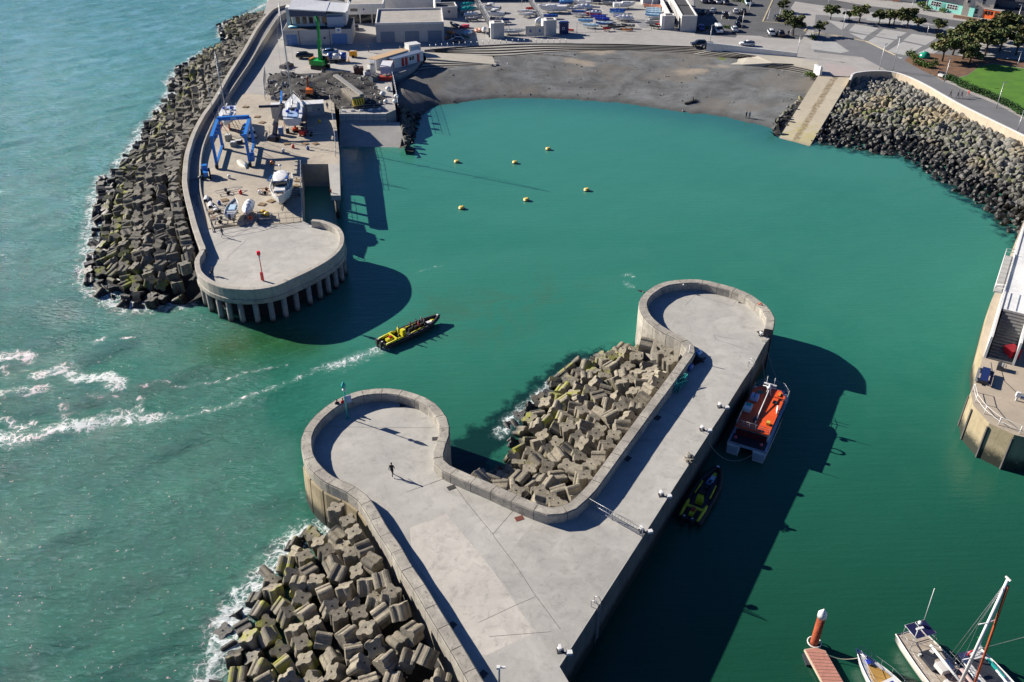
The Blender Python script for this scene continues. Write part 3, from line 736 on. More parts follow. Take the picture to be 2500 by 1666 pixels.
# ================================================================ ARMOUR BLOCKS (four-lobed grooved cubes)
M_blockN = tidal('armour_block_concrete', (0.33, 0.29, 0.215), (0.15, 0.135, 0.105), z0=0.1, z1=1.4, weedamt=1.0, rand=0.38, weed=(0.30, 0.31, 0.05))
M_blockL = tidal('armour_block_shaded', (0.19, 0.175, 0.14), (0.085, 0.08, 0.066), z0=0.4, z1=1.8, weedamt=1.0, rand=0.4, weed=(0.24, 0.26, 0.04))  # darker copy of the block concrete, the outer pile's shade put into its colour
def block_mesh(name, m_, n=40, hole=True, seed=0):
    rg = random.Random(seed); mb = MB()
    side = [(-.95, .80), (-.80, .95), (-.60, 1.0), (-.36, .97), (-.21, .81), (.21, .81), (.36, .97), (.60, 1.0), (.80, .95)]
    pr = []
    for q_ in range(4):
        a = -q_ * math.pi / 2
        for x, y in (side if True else side[::2])[1:]: pr.append((x * math.cos(a) - y * math.sin(a), x * math.sin(a) + y * math.cos(a)))
    pr.reverse(); n = len(pr)
    def ring(z, s):
        return [Vector((x * s * .9 * (1 + rg.uniform(-.01, .01)), y * s * .9 * (1 + rg.uniform(-.01, .01)), z)) for x, y in pr]
    H = 0.87
    mb.loft([ring(-H, .98), ring(-H + .05, 1.0), ring(H - .06, .96), ring(H, .93)], 0, True, False, False)
    bot = [k for k in range(n)][::-1]
    mb.f.append(bot); mb.m.append(0); mb.sm.append(False)
    t0 = 3 * n
    if hole:
        q = len(mb.v)
        for z, s in ((H, .13), (H - .25, .12)):
            for k in range(n):
                th = math.atan2(pr[k][1], pr[k][0]); mb.v.append((s * math.cos(th), s * math.sin(th), z))
        for k in range(n):
            k2 = (k + 1) % n
            mb.f.append([t0 + k, t0 + k2, q + k2, q + k]); mb.m.append(0); mb.sm.append(False)
            mb.f.append([q + k, q + k2, q + n + k2, q + n + k]); mb.m.append(0); mb.sm.append(True)
        mb.f.append([q + n + k for k in range(n)]); mb.m.append(0); mb.sm.append(False)
    else:
        mb.f.append([t0 + k for k in range(n)]); mb.m.append(0); mb.sm.append(False)
    return mb
def block_rot(rg, mode):
    """pose of a dumped block: standing, lying or tipped"""
    u = rg.random()
    if mode == 'top' and u < .62: e = (rg.gauss(0, .10), rg.gauss(0, .10), rg.uniform(0, 6.28))
    elif u < .42: e = (rg.gauss(0, .28), rg.gauss(0, .28), rg.uniform(0, 6.28))
    elif u < .82: e = (R(90) + rg.gauss(0, .22), rg.choice([0, R(45), R(20)]) + rg.gauss(0, .1), rg.uniform(0, 6.28))
    else: e = (rg.uniform(.5, 1.2), rg.uniform(-.6, .6), rg.uniform(0, 6.28))
    return e
def scatter(poly, wl, sh, top, st, seed, ang, off=0.55):
    rg = random.Random(seed); out = []
    x0 = min(p[0] for p in poly); x1 = max(p[0] for p in poly); y0 = min(p[1] for p in poly); y1 = max(p[1] for p in poly)
    cx, cy = (x0 + x1) / 2, (y0 + y1) / 2; Rr = math.hypot(x1 - x0, y1 - y0) / 2 + 2; n = int(Rr / st) + 1
    ca, sa = math.cos(ang), math.sin(ang)
    for j in range(-n, n + 1):
        for i in range(-n, n + 1):
            u = (i + (.5 if j % 2 else 0)) * st + rg.uniform(-.24, .24); v = j * st * .95 + rg.uniform(-.24, .24)
            x, y = cx + u * ca - v * sa, cy + u * sa + v * ca
            if not inside(x, y, poly): 
                if pdist(x, y, sh) > .8: continue
            dw = pdist(x, y, wl)
            if dw < 2.55: continue
            ds = pdist(x, y, sh)
            z = -0.55 + (top + .55) * (ds / (ds + dw)) ** 0.92 + rg.uniform(-.42, .42)
            out.append((x, y, z, dw, ds, rg))
    # a first row set close under the wall
    sgn = 1 if inside(*offset(wl, 1.6)[len(wl) // 2][:2], poly) else -1
    row = offset(wl, 1.5 * sgn); acc = 0
    for i in range(1, len(row)):
        acc += (row[i] - row[i - 1]).length
        if acc > 1.85:
            acc = 0; x, y = row[i].x, row[i].y
            if inside(x, y, poly) and pdist(x, y, wl) > 1.2: out.append((x, y, top + rg.uniform(-.05, .15), 1.6, pdist(x, y, sh), rg))
    return out
allb = []
wdir = near_smooth[0] - near_smooth[12]
for (poly, wl, sh, top, st, seed, ang, kind) in [(polyN, wallN, shore_near, 4.45, 1.92, 11, math.atan2(wallN[20].y - wallN[2].y, wallN[20].x - wallN[2].x), 'N'),
                                              (polyM, wallM, shore_mid, 4.15, 1.98, 12, 0.98, 'M'),
                                              (polyL, wallLf, shore_left, 4.9, 2.02, 13, 1.9, 'L')]:
    for (x, y, z, dw, ds, rg) in scatter(poly, wl, sh, top, st, seed, ang):
        if kind == 'L' and y > 300: continue
        if kind == 'M':    # the corner by the near roundhead is drowned
            q = math.hypot(x - shore_mid[1].x, y - shore_mid[1].y)
            if q < 9: z -= (9 - q) * 0.30
            if z < -1.1: continue
        mode = 'top' if dw < 2.6 else ''
        allb.append((math.sqrt(x * x + y * y + CH * CH), x, y, z, block_rot(rg, mode), kind, dw, rg.uniform(.93, 1.05) * (.88 if kind == 'N' else .97)))
def vis(b_): # inside the picture?
    x, y, z = b_[1], b_[2], b_[3] - CH
    dep = y * math.cos(TH) - z * math.sin(TH); v = -y * math.sin(TH) - z * math.cos(TH)
    px, py = 1250 + FPX * x / dep, 833 + FPX * v / dep
    return -20 < px < 2520 and -20 < py < 1700
inv = [b_ for b_ in allb if vis(b_)]; outv = [b_ for b_ in allb if not vis(b_)]
inv.sort()
bm_n = [block_mesh('n', None, 40, True, s).mesh('concrete_block', [M_blockN]) for s in range(3)]
bm_l = [block_mesh('n', None, 40, True, s).mesh('concrete_block', [M_blockL]) for s in range(3)]
LBL = {'N': ('grey grooved four-lobed concrete block heaped below the parapet at the lower left', 'armour blocks heaped at the lower left'),
       'M': ('pale grooved four-lobed concrete block heaped in the cove between the two roundheads', 'armour blocks heaped in the cove'),
       'L': ('dark grooved concrete block at the toe of the outer breakwater by the far roundhead', 'armour blocks of the outer breakwater')}
NB = 300
for i, b_ in enumerate(inv[:NB]):
    _, x, y, z, e, kind, dw, s = b_
    o = bpy.data.objects.new('concrete_block', (bm_l if kind == 'L' else bm_n)[i % 3]); COL.objects.link(o)
    o.location = (x, y, z); o.rotation_euler = e; o.scale = (s, s, s)
    tag(o, LBL[kind][0], 'concrete block', LBL[kind][1])
def merged(lst, tmpl, name, m_, label):
    tv = np.array(tmpl.v); nv = len(tv); V_ = []; F_ = []; SM = []
    for i, b_ in enumerate(lst):
        _, x, y, z, e, kind, dw, s = b_
        M_ = Matrix.Rotation(e[2], 3, 'Z') @ Matrix.Rotation(e[1], 3, 'Y') @ Matrix.Rotation(e[0], 3, 'X')
        V_.append(tv @ (np.array(M_).T * s) + np.array([x, y, z])); F_ += [[q + i * nv for q in f] for f in tmpl.f]; SM += tmpl.sm
    me = bpy.data.meshes.new(name); me.from_pydata(np.concatenate(V_).tolist(), [], F_); me.materials.append(m_)
    me.polygons.foreach_set('use_smooth', SM); me.update()
    o = bpy.data.objects.new(name, me); COL.objects.link(o); return tag(o, label, None, None, 'stuff')
simple = block_mesh('s', None, 20, False, 5)
merged(inv[NB:] + [b_ for b_ in outv if b_[5] == 'L'], simple, 'breakwater_blocks', M_blockL, 'mass of dark grooved concrete blocks armouring the outer breakwater')
merged([b_ for b_ in outv if b_[5] != 'L'], simple, 'breakwater_blocks', M_blockN, 'further grooved blocks of the near pier below the picture edge')

# ================================================================ ROCKS
M_rock = tidal('revetment_rock', (0.235, 0.23, 0.20), (0.115, 0.112, 0.10), wet=(0.014, 0.014, 0.012), weed=(0.10, 0.125, 0.025), z0=1.2, z1=2.5, weedamt=0.9, rand=0.5, warm=(0.33, 0.26, 0.15))
M_rockd = tidal('harbour_rock', (0.16, 0.155, 0.14), (0.07, 0.07, 0.065), weedamt=0.3, z0=0.6, z1=1.6, rand=0.4)
def rock_mb(seed):
    rg = random.Random(seed)
    import bmesh
    bm_ = bmesh.new(); bmesh.ops.create_icosphere(bm_, subdivisions=2, radius=1.0)
    pl = [(Vector((rg.gauss(0, 1), rg.gauss(0, 1), rg.gauss(0, 1))).normalized(), rg.uniform(.55, .85)) for _ in range(11)]
    mb = MB()
    for v in bm_.verts:
        p = v.co.copy()
        for n_, d_ in pl:
            t = p.dot(n_)
            if t > d_: p -= n_ * (t - d_)
        mb.v.append(tuple(p))
    mb.f = [[v.index for v in f.verts] for f in bm_.faces]; mb.m = [0] * len(mb.f); mb.sm = [False] * len(mb.f)
    bm_.free(); return mb
rocks = [rock_mb(s) for s in range(5)]
rev_top_px = zG([(838, 175), (900, 168), (1200, 165), (1380, 245), (1560, 345), (1760, 445), (2050, 575), (2353, 765), (2700, 960)])
rev_top = WL(rev_top_px, 3.2)
slipR = [W(1999, 190, 3.0), W(1985, 348, -0.3)]
polyR = [(p.x, p.y) for p in rev_top] + [(p.x, p.y) for p in reversed(shore_rev)] + []
rlist = []
rg = random.Random(5)
x0 = min(p[0] for p in polyR); x1 = max(p[0] for p in polyR); y0 = min(p[1] for p in polyR); y1 = max(p[1] for p in polyR)
y = y0
while y < y1:
    x = x0
    while x < x1:
        qx, qy = x + rg.uniform(-.45, .45), y + rg.uniform(-.45, .45)
        if inside(qx, qy, polyR) or pdist(qx, qy, shore_rev) < .9:
            a = pdist(qx, qy, rev_top); b_ = pdist(qx, qy, shore_rev)
            t = b_ / (a + b_)
            z = -0.35 + 3.7 * t ** 0.85 + rg.uniform(-.2, .25)
            s = rg.uniform(.55, .85) * (1.0 + .35 * t) * (1.25 if rg.random() < .12 else 1)
            rlist.append((math.sqrt(qx * qx + qy * qy + CH * CH) / s, qx, qy, z, (rg.uniform(0, 6.3), rg.uniform(0, 6.3), rg.uniform(0, 6.3)), s * rg.uniform(.9, 1.4), s, s * rg.uniform(.6, .9), (a, b_)))
        x += 1.18
    y += 1.08
rm = [r_.mesh('boulder', [M_rock]) for r_ in rocks]
vr = sorted([r_ for r_ in rlist if vis((0, r_[1], r_[2], r_[3]))])
NR = 300
for i, r_ in enumerate(vr[:NR]):
    o = bpy.data.objects.new('boulder', rm[i % 5]); COL.objects.link(o)
    o.location = r_[1:4]; o.rotation_euler = r_[4]; o.scale = r_[5:8]
    tag(o, 'large angular boulder of the rock slope below the cream promenade wall', 'boulder', 'boulders of the promenade revetment')
def merge_rocks(lst, name, m_, label):
    V_ = []; F_ = []; n0 = 0
    for i, r_ in enumerate(lst):
        t = rocks[i % 5]; e = r_[4]
        M_ = Matrix.Rotation(e[2], 3, 'Z') @ Matrix.Rotation(e[1], 3, 'Y') @ Matrix.Rotation(e[0], 3, 'X') @ Matrix.Diagonal((r_[5], r_[6], r_[7]))
        V_.append(np.array(t.v) @ np.array(M_).T + np.array(r_[1:4])); F_ += [[q + n0 for q in f] for f in t.f]; n0 += len(t.v)
    me = bpy.data.meshes.new(name); me.from_pydata(np.concatenate(V_).tolist(), [], F_); me.materials.append(m_); me.update()
    o = bpy.data.objects.new(name, me); COL.objects.link(o); return tag(o, label, None, None, 'stuff')
keep = set(id(r_) for r_ in vr[:NR])
merge_rocks([r_ for r_ in rlist if id(r_) not in keep], 'revetment_rocks', M_rock, 'smaller grey and weed-dark rocks packed over the slope below the promenade')
vsR = [(p[0], p[1], 2.4) for p in rev_top] + [(p.x, p.y, -1.2) for p in shore_rev]
tag(MB().add(vsR, [tuple(range(len(rev_top))) + tuple(range(len(vsR) - 1, len(rev_top) - 1, -1))]).build('rock_bed', [M_core]), 'dark bed under the promenade rocks', None, None, 'structure') if False else None
coreR = core('rock_bed', polyR, rev_top, shore_rev, 2.5, 2.0, 'dark bed under the promenade rocks')
def rock_patch(poly_top, poly_sh, zt, st, smin, smax, seed, m_, name, label):
    rg = random.Random(seed); poly = [(p[0], p[1]) for p in poly_top] + [(p[0], p[1]) for p in reversed(poly_sh)]
    lst = []
    x0 = min(p[0] for p in poly); x1 = max(p[0] for p in poly); y0 = min(p[1] for p in poly); y1 = max(p[1] for p in poly)
    y = y0
    while y < y1:
        x = x0
        while x < x1:
            qx, qy = x + rg.uniform(-.5, .5) * st, y + rg.uniform(-.5, .5) * st
            if inside(qx, qy, poly):
                a = pdist(qx, qy, poly_top); b_ = pdist(qx, qy, poly_sh); t = b_ / (a + b_ + 1e-6); s = rg.uniform(smin, smax)
                lst.append((0, qx, qy, -0.3 + (zt + .3) * t + rg.uniform(-.1, .2), (rg.uniform(0, 6.3), rg.uniform(0, 6.3), rg.uniform(0, 6.3)), s * rg.uniform(.9, 1.4), s, s * rg.uniform(.6, .9), 0))
            x += st
        y += st
    core('rock_bed', poly, poly_top, poly_sh, zt - .6, 1.6, 'dark bed under ' + name.replace('_', ' '))
    return merge_rocks(lst, name, m_, label)
rock_patch(WL(zG([(495, 185), (515, 190)]), 3.0) + [W(1880, 330, .2)], WL(zG([(430, 240), (330, 300), (250, 390), (180, 480), (130, 560), (140, 625), (160, 650)]), 0.0), 2.3, 1.0, .4, .7, 8, M_rock, 'slipway_rocks', 'wedge of grey and weedy rocks between the beach and the long slipway')
rock_patch(WL([(965, 235), (975, 275), (985, 320), (992, 358)], 2.0), WL([(1075, 205), (1060, 240), (1035, 275), (1018, 310), (1012, 345), (1000, 362)], 0), 2.2, 1.15, .5, .95, 9, M_rockd, 'shaded_rocks', 'dark wet rocks in the shade beside the boat slip')
# ================================================================ BEACH, STEPS, SLIPS
zT = lambda p: Z(600, 0, 3.62, p)
zJ = lambda p: Z(1050, 0, 3.62, p)
zK = lambda p: Z(1600, 0, 5.227, p)
zM = lambda p: Z(2000, 0, 4.706, p)
zN = lambda p: Z(1900, 0, 7.84, p)
beach_top = WL([(975, 235), (985, 205), (1010, 190), (1030, 176), (1120, 166), (1205, 158), (1216, 137), (1354, 128), (1520, 123), (1700, 131), (1791, 143), (1812, 157), (1900, 172), (1975, 187), (2000, 196)], 3.3)
beach_sh = WL([(1000, 290)] + beach_line_px, 0)
def grid_sheet(name, poly, zf, st, m_, label, margin=1.2, attr=None, kind='structure'):
    x0 = min(p[0] for p in poly) - margin; x1 = max(p[0] for p in poly) + margin; y0 = min(p[1] for p in poly) - margin; y1 = max(p[1] for p in poly) + margin
    nx_ = int((x1 - x0) / st) + 1; ny_ = int((y1 - y0) / st) + 1; vs = []; ok = []
    pc = list(poly) + [poly[0]]
    for j in range(ny_):
        for i in range(nx_):
            x, y = x0 + i * st, y0 + j * st
            k = inside(x, y, poly) or pdist(x, y, pc) < margin
            ok.append(k); vs.append((x, y, zf(x, y) if k else 0))
    fs = []
    for j in range(ny_ - 1):
        for i in range(nx_ - 1):
            q = (j * nx_ + i, j * nx_ + i + 1, (j + 1) * nx_ + i + 1, (j + 1) * nx_ + i)
            if all(ok[k] for k in q): fs.append(q)
    mb = MB().add(vs, fs, 0, True)
    o = mb.build(name, [m_])
    if attr:
        A = np.array(vs); cols = attr(A[:, 0], A[:, 1])
        ca_ = o.data.color_attributes.new('pm', 'FLOAT_COLOR', 'POINT')
        ca_.data.foreach_set('color', np.stack(cols, 1).ravel().astype(np.float32))
    return tag(o, label, None, None, kind)
def beach_z(x, y):
    a = pdist(x, y, beach_top); b_ = pdist(x, y, beach_sh)
    z = 3.35 * (b_ / (a + b_ + 1e-6)) ** 0.75
    if not inside(x, y, beach_poly): z = min(z, -0.25) if b_ < a else z
    return z + 0.05 * math.sin(x * .9 + y * .4) * math.sin(y * 1.1 - x * .3)
beach_poly = [(p.x, p.y) for p in beach_top] + [(p.x, p.y) for p in reversed(beach_sh)]
M_beach = bpy.data.materials.new('shingle'); M_beach.use_nodes = True
N, L, b = nodes(M_beach); b.inputs['Roughness'].default_value = 0.9
g = N.new('ShaderNodeNewGeometry'); pos = g.outputs['Position']
ca = N.new('ShaderNodeVertexColor'); ca.layer_name = 'pm'; sep = N.new('ShaderNodeSeparateColor'); L.new(ca.outputs[0], sep.inputs[0])
n1 = nnoise(N, L, pos, 0.12, 7, 0.7, 0.38, 0.62, 0.6)
c = nmix(N, L, n1, (0.185, 0.197, 0.197), (0.082, 0.086, 0.084))
mpb = N.new('ShaderNodeMapping'); mpb.inputs['Scale'].default_value = (0.25, 1, 1); mpb.inputs['Rotation'].default_value = (0, 0, R(-8)); L.new(pos, mpb.inputs[0])
c = nmix(N, L, nmath(N, L, 'MULTIPLY', nnoise(N, L, mpb.outputs[0], 0.5, 6, 0.7, 0.5, 0.68, 0.5), 0.6), c, (0.075, 0.078, 0.08))
c = nmix(N, L, nnoise(N, L, pos, 0.05, 4, 0.6, 0.5, 0.64), c, (0.165, 0.15, 0.128))
pn = nnoise(N, L, pos, 0.4, 5, 0.7)
def msk(ch_, lo=0.45, hi=0.6): return nrange(N, L, nmath(N, L, 'ADD', ch_, nmath(N, L, 'MULTIPLY', nmath(N, L, 'SUBTRACT', pn, 0.5), 0.9)), lo, hi, 0, 1, True)
c = nmix(N, L, nmath(N, L, 'MULTIPLY', msk(sep.outputs[0], 0.4, 0.95), 0.75), c, (0.36, 0.30, 0.225))
c = nmix(N, L, nmath(N, L, 'MULTIPLY', msk(sep.outputs[1]), 0.9), c, (0.13, 0.17, 0.03))
c = nmix(N, L, nmath(N, L, 'MULTIPLY', msk(sep.outputs[2], 0.5, 0.7), 0.85), c, (0.06, 0.045, 0.035))
sp = N.new('ShaderNodeSeparateXYZ'); L.new(pos, sp.inputs[0])
c = nmix(N, L, nrange(N, L, nmath(N, L, 'ADD', sp.outputs[2], nmath(N, L, 'MULTIPLY', pn, 0.25)), 0.15, 0.75, 0.8, 0), c, (0.06, 0.062, 0.06))
spk = nnoise(N, L, pos, 1.8, 4, 0.8, 0.62, 0.74)
c = nmix(N, L, nmath(N, L, 'MULTIPLY', spk, 0.8), c, (0.34, 0.345, 0.34))
c = nmix(N, L, nnoise(N, L, pos, 2.3, 4, 0.8, 0.62, 0.72), c, (0.05, 0.05, 0.05))
L.new(c, b.inputs['Base Color'])
nbump(N, L, b, nnoise(N, L, pos, 3.0, 6, 0.8), 0.12, 1.0)
def beach_attr(X, Y):
    f = lambda ln, w: seg_field(X, Y, ln, w)
    sand = np.maximum.reduce([f(WL(zJ([(1150, 470), (1350, 480), (1500, 500), (1600, 470)]), 2), 4.5), .9 * f(WL(zJ([(1230, 560), (1400, 590)]), 2), 3.5), f(WL(zK([(350, 985), (560, 985)]), 1), 3.5), .7 * f(WL(zK([(700, 880), (900, 900)]), 2), 3), .7 * f(WL(zJ([(440, 680), (480, 660)]), 1), 2.5)])
    green = np.maximum.reduce([f(WL(zJ([(1700, 458), (2000, 475), (2353, 485)]), 2.5), 1.3), f(WL(zK([(0, 670), (400, 700), (950, 745)]), 2.5), 1.6), f(WL(zK([(830, 800), (860, 815)]), 2), 1.2)])
    weed = np.maximum.reduce([.85 * f(WL(zJ([(900, 520), (1150, 530), (1300, 545)]), 2), 1.0), .8 * f(WL(zJ([(1550, 548), (1680, 545)]), 2), .8), .7 * f(WL(zK([(1150, 990), (1430, 1000)]), 1), 1.2), .6 * f(WL(zK([(640, 860), (780, 910)]), 1), 1.2)])
    return [sand, green, weed, np.ones_like(sand)]
grid_sheet('beach', beach_poly, beach_z, 1.1, M_beach, 'grey shingle beach between the steps and the harbour water', 2.2, beach_attr)
# stones and driftwood on the beach
rg = random.Random(21); st_l = []
for k in range(170):
    px, py = rg.uniform(1075, 1960), rg.uniform(135, 262)
    if k < 30: px, py = rg.uniform(1085, 1215), rg.uniform(168, 180)
    p = W(px, py, 1.2)
    if not inside(p.x, p.y, beach_poly): continue
    s = rg.uniform(.12, .32) * (1.6 if k < 30 else 1); st_l.append((0, p.x, p.y, beach_z(p.x, p.y), (rg.uniform(0, 6), rg.uniform(0, 6), rg.uniform(0, 6)), s * 1.3, s, s * .7, 0))
merge_rocks(st_l, 'beach_stones', mat('beach_stone', (0.30, 0.30, 0.30), 0.85, (0.09, 0.09, 0.09), scale=0.3), 'scattered stones and wrack on the shingle')
p = W(1686, 252, .7); mb = MB()
for a, q in (((-1.6, -1.0, .12), (1.4, .9, .35)), ((.6, .3, .25), (.8, 1.9, 1.0)), ((-.9, -.8, .1), (1.7, .3, .5)), ((-1.4, -.4, .1), (.6, -.1, .25))): mb.tube([a, ((Vector(a) + Vector(q)) / 2 + Vector((.1, .1, .08))), q], [.28, .2, .1], 6)
tag(mb.build('driftwood', [mat('dark_wood', (0.03, 0.026, 0.022), 0.9)], None, p), 'black driftwood branch lying on the shingle above the water line', 'driftwood')

M_step = concrete('step_concrete', (0.40, 0.38, 0.34), (0.30, 0.285, 0.25), (0.14, 0.13, 0.11), 0.4)
M_riser = mat('step_riser', (0.045, 0.043, 0.04), 0.9, (0.03, 0.03, 0.03))  # near-black, with the shade on the step fronts painted in
def steps(name, T, B, n, label):
    mb = MB(); m_ = 46; o0 = T[0].copy(); o0.z = 0
    rows = []
    for i in range(m_ + 1):
        a, q = along(T, i / m_), along(B, i / m_)
        prof = [a.copy()]
        for k in range(n):
            z0 = a.z + (q.z - a.z) * (k + 1) / n
            e = a.lerp(q, k / n); f = a.lerp(q, (k + 1) / n)
            prof += [Vector((e.x, e.y, z0)), Vector((f.x, f.y, z0))]
        prof.append(Vector((q.x, q.y, q.z - 1.5)))
        rows.append(prof)
    K = len(rows[0])
    vs = [p for r_ in rows for p in r_]
    ft = []; fr = []
    for i in range(m_):
        for k in range(K - 1):
            f = (i * K + k, (i + 1) * K + k, (i + 1) * K + k + 1, i * K + k + 1)
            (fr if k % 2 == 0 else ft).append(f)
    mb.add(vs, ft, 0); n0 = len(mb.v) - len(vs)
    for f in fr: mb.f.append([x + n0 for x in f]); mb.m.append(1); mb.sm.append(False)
    mb.local(o0)
    return tag(mb.build(name, [M_step, M_riser], None, o0), label, 'steps')
mainT = catmull(WL(zJ([(-36, 440), (200, 421), (400, 408), (800, 389), (1200, 387), (1700, 393), (2353, 415)]) + zK([(650, 615), (1100, 692), (1290, 716)]), LAND), 3)
mainB = catmull(WL(zJ([(-30, 462), (300, 482), (610, 492), (1100, 458), (1700, 443), (2353, 473)]) + zK([(500, 692), (1000, 742), (1050, 742)]), 3.45), 3)
steps('beach_steps', mainT, mainB, 4, 'long curved terrace of dark edged steps between the promenade and the shingle')
loT = [W(*p, z) for p, z in zip(zT([(1600, 518), (1900, 545), (2230, 572)]), (4.4, 3.85, 3.3))]; loB = WL(zT([(1420, 735), (1500, 690), (1750, 650), (2235, 592)]), 2.6)
steps('beach_steps', catmull(loT, 3), catmull(loB, 3), 6, 'shaded fan of steps below the pale ramp at the left end of the beach')
rtT = [W(*p, z) for p, z in zip(zK([(1090, 820), (1300, 812), (1500, 808), (1750, 820), (2070, 893)]), (3.3, 3.9, LAND - .04, LAND - .02, LAND - .02))]; rtB = WL(zK([(1090, 838), (1400, 880), (1940, 975)]), 3.0)
steps('beach_steps', catmull(rtT, 3), catmull(rtB, 3), 5, 'bank of dark edged steps right of the cream ramp')
M_ramp = concrete('ramp_concrete', (0.52, 0.48, 0.40), (0.43, 0.40, 0.33), (0.28, 0.25, 0.2), 0.3)
def ramp(pts, label):
    w = [W(x, y, z) for (x, y), z in pts]
    n = len(w) // 2; vs = list(w) + [Vector((p.x, p.y, 1.0)) for p in w]; m = len(w)
    fs = [(k, k + 1, m - 2 - k, m - 1 - k) for k in range(n - 1)] + [(k, (k + 1) % m, m + (k + 1) % m, m + k) for k in range(m)]
    o = MB().add(vs, fs).build('ramp', [M_ramp]); tag(o, label, None, None, 'structure')
ramp(list(zip(zT([(1570, 462), (1900, 478), (2180, 500)]), (LAND + .01, 3.9, 3.35))) + list(zip(zT([(2218, 572), (1900, 545), (1600, 518)]), (3.3, 3.9, LAND + .01))), 'pale concrete ramp at the left end of the beach')
ramp(list(zip(zK([(1035, 742), (1180, 722), (1300, 714), (1700, 716), (2080, 790)]), (3.2, 3.9, LAND + .01, LAND + .01, LAND + .01))) + list(zip(zK([(2070, 893), (1750, 818), (1500, 806), (1110, 826), (940, 822)]), (LAND + .01, LAND + .01, LAND + .01, 3.5, 3.1))), 'cream concrete ramp under the white wall')
# long slipway with rusty run-off stain
M_slip = concrete('slip_concrete', (0.54, 0.48, 0.36), (0.46, 0.41, 0.31), (0.33, 0.28, 0.17), 0.35)
N, L, b = nodes(M_slip)
g = N.new('ShaderNodeNewGeometry'); tc = N.new('ShaderNodeTexCoord'); src = b.inputs['Base Color'].links[0].from_socket
uv = N.new('ShaderNodeVertexColor'); uv.layer_name = 'pm'; sep = N.new('ShaderNodeSeparateColor'); L.new(uv.outputs[0], sep.inputs[0])
wob = nnoise(N, L, g.outputs['Position'], 0.5, 5, 0.7)
d_ = nmath(N, L, 'ABSOLUTE', nmath(N, L, 'SUBTRACT', nmath(N, L, 'ADD', sep.outputs[0], nmath(N, L, 'MULTIPLY', wob, 0.18)), 0.60))
st_ = nmath(N, L, 'MULTIPLY', nrange(N, L, d_, 0.05, 0.13, 0.85, 0, True), nnoise(N, L, g.outputs['Position'], 1.2, 5, 0.7, 0.36, 0.56))
c = nmix(N, L, st_, src, (0.17, 0.115, 0.045))
alg = nmath(N, L, 'MULTIPLY', nrange(N, L, sep.outputs[1], 0.62, 0.78, 0, 1), nnoise(N, L, g.outputs['Position'], 0.4, 3, 0.6, 0.42, 0.6))
c = nmix(N, L, nmath(N, L, 'MULTIPLY', alg, 0.55), c, (0.40, 0.36, 0.10))
c = nmix(N, L, nrange(N, L, nmath(N, L, 'ADD', sep.outputs[1], nmath(N, L, 'MULTIPLY', wob, 0.06)), 0.93, 0.96, 0, 0.75), c, (0.26, 0.21, 0.13))
L.new(c, b.inputs['Base Color'])
def slipway(name, tl, tr, br, bl, zt, zb, label, m_):
    A, B_, C_, D_ = W(*tl, zt), W(*tr, zt), W(*br, zb), W(*bl, zb); vs = []; cols = []; nu, nv = 10, 24
    for j in range(nv + 1):
        for i in range(nu + 1):
            u, v = i / nu, j / nv; p = A.lerp(B_, u).lerp(D_.lerp(C_, u), v); vs.append(p); cols.append((u, v, 0, 1))
    n0 = len(vs)
    fs = [(j * (nu + 1) + i, (j + 1) * (nu + 1) + i, (j + 1) * (nu + 1) + i + 1, j * (nu + 1) + i + 1) for j in range(nv) for i in range(nu)]
    for q in (A, B_, C_, D_): vs.append(q.copy()); cols.append((0, 0, 0, 1))
    for q in (A, B_, C_, D_): vs.append(Vector((q.x, q.y, -3))); cols.append((0, 0, 0, 1))
    for k in range(4): fs.append((n0 + k, n0 + (k + 1) % 4, n0 + 4 + (k + 1) % 4, n0 + 4 + k))
    o = MB().add(vs, fs).build(name, [m_]); ca_ = o.data.color_attributes.new('pm', 'FLOAT_COLOR', 'POINT')
    ca_.data.foreach_set('color', np.array(cols, dtype=np.float32).ravel())
    return tag(o, label, None, None, 'structure')
slipway('slipway', (1997, 186), (2077, 190), (1968, 372), (1893, 351), LAND + .01, -0.35, 'long cream concrete slipway with a rusty stain down its middle', M_slip)
slipway('slipway', (829, 299), (975, 299), (993, 372), (829, 368), 2.9, -0.5, 'short wide slipway half in the shade of the boat yard', concrete('slip_grey', (0.46, 0.45, 0.42), (0.37, 0.36, 0.33), (0.2, 0.19, 0.17), 0.4))
# promenade wall
M_cream = concrete('cream_wall', (0.58, 0.49, 0.37), (0.48, 0.40, 0.30), (0.24, 0.17, 0.10), 0.55, streak=False, big=0.3)
pw = catmull(WL(zG([(822, 168), (838, 132), (862, 108), (1000, 90), (1180, 95), (1330, 140), (1500, 222), (1700, 338), (1900, 442), (2353, 662), (2750, 860)]), 5.5), 1.2)
wall('promenade_wall', pw, 0.45, 5.5, 1.2, M_cream, 'long cream promenade wall curving above the boulders', chunk=6.0, side=1, ch_=0.04)
pwc = [Vector((p.x, p.y, 5.5)) for p in offset(pw, -0.04)]
wall('wall_coping', pwc, 0.53, 5.60, 5.505, M_render, 'white coping strip along the top of the cream promenade wall', cat='coping', chunk=6.0, side=1, ch_=0.02, core=False)

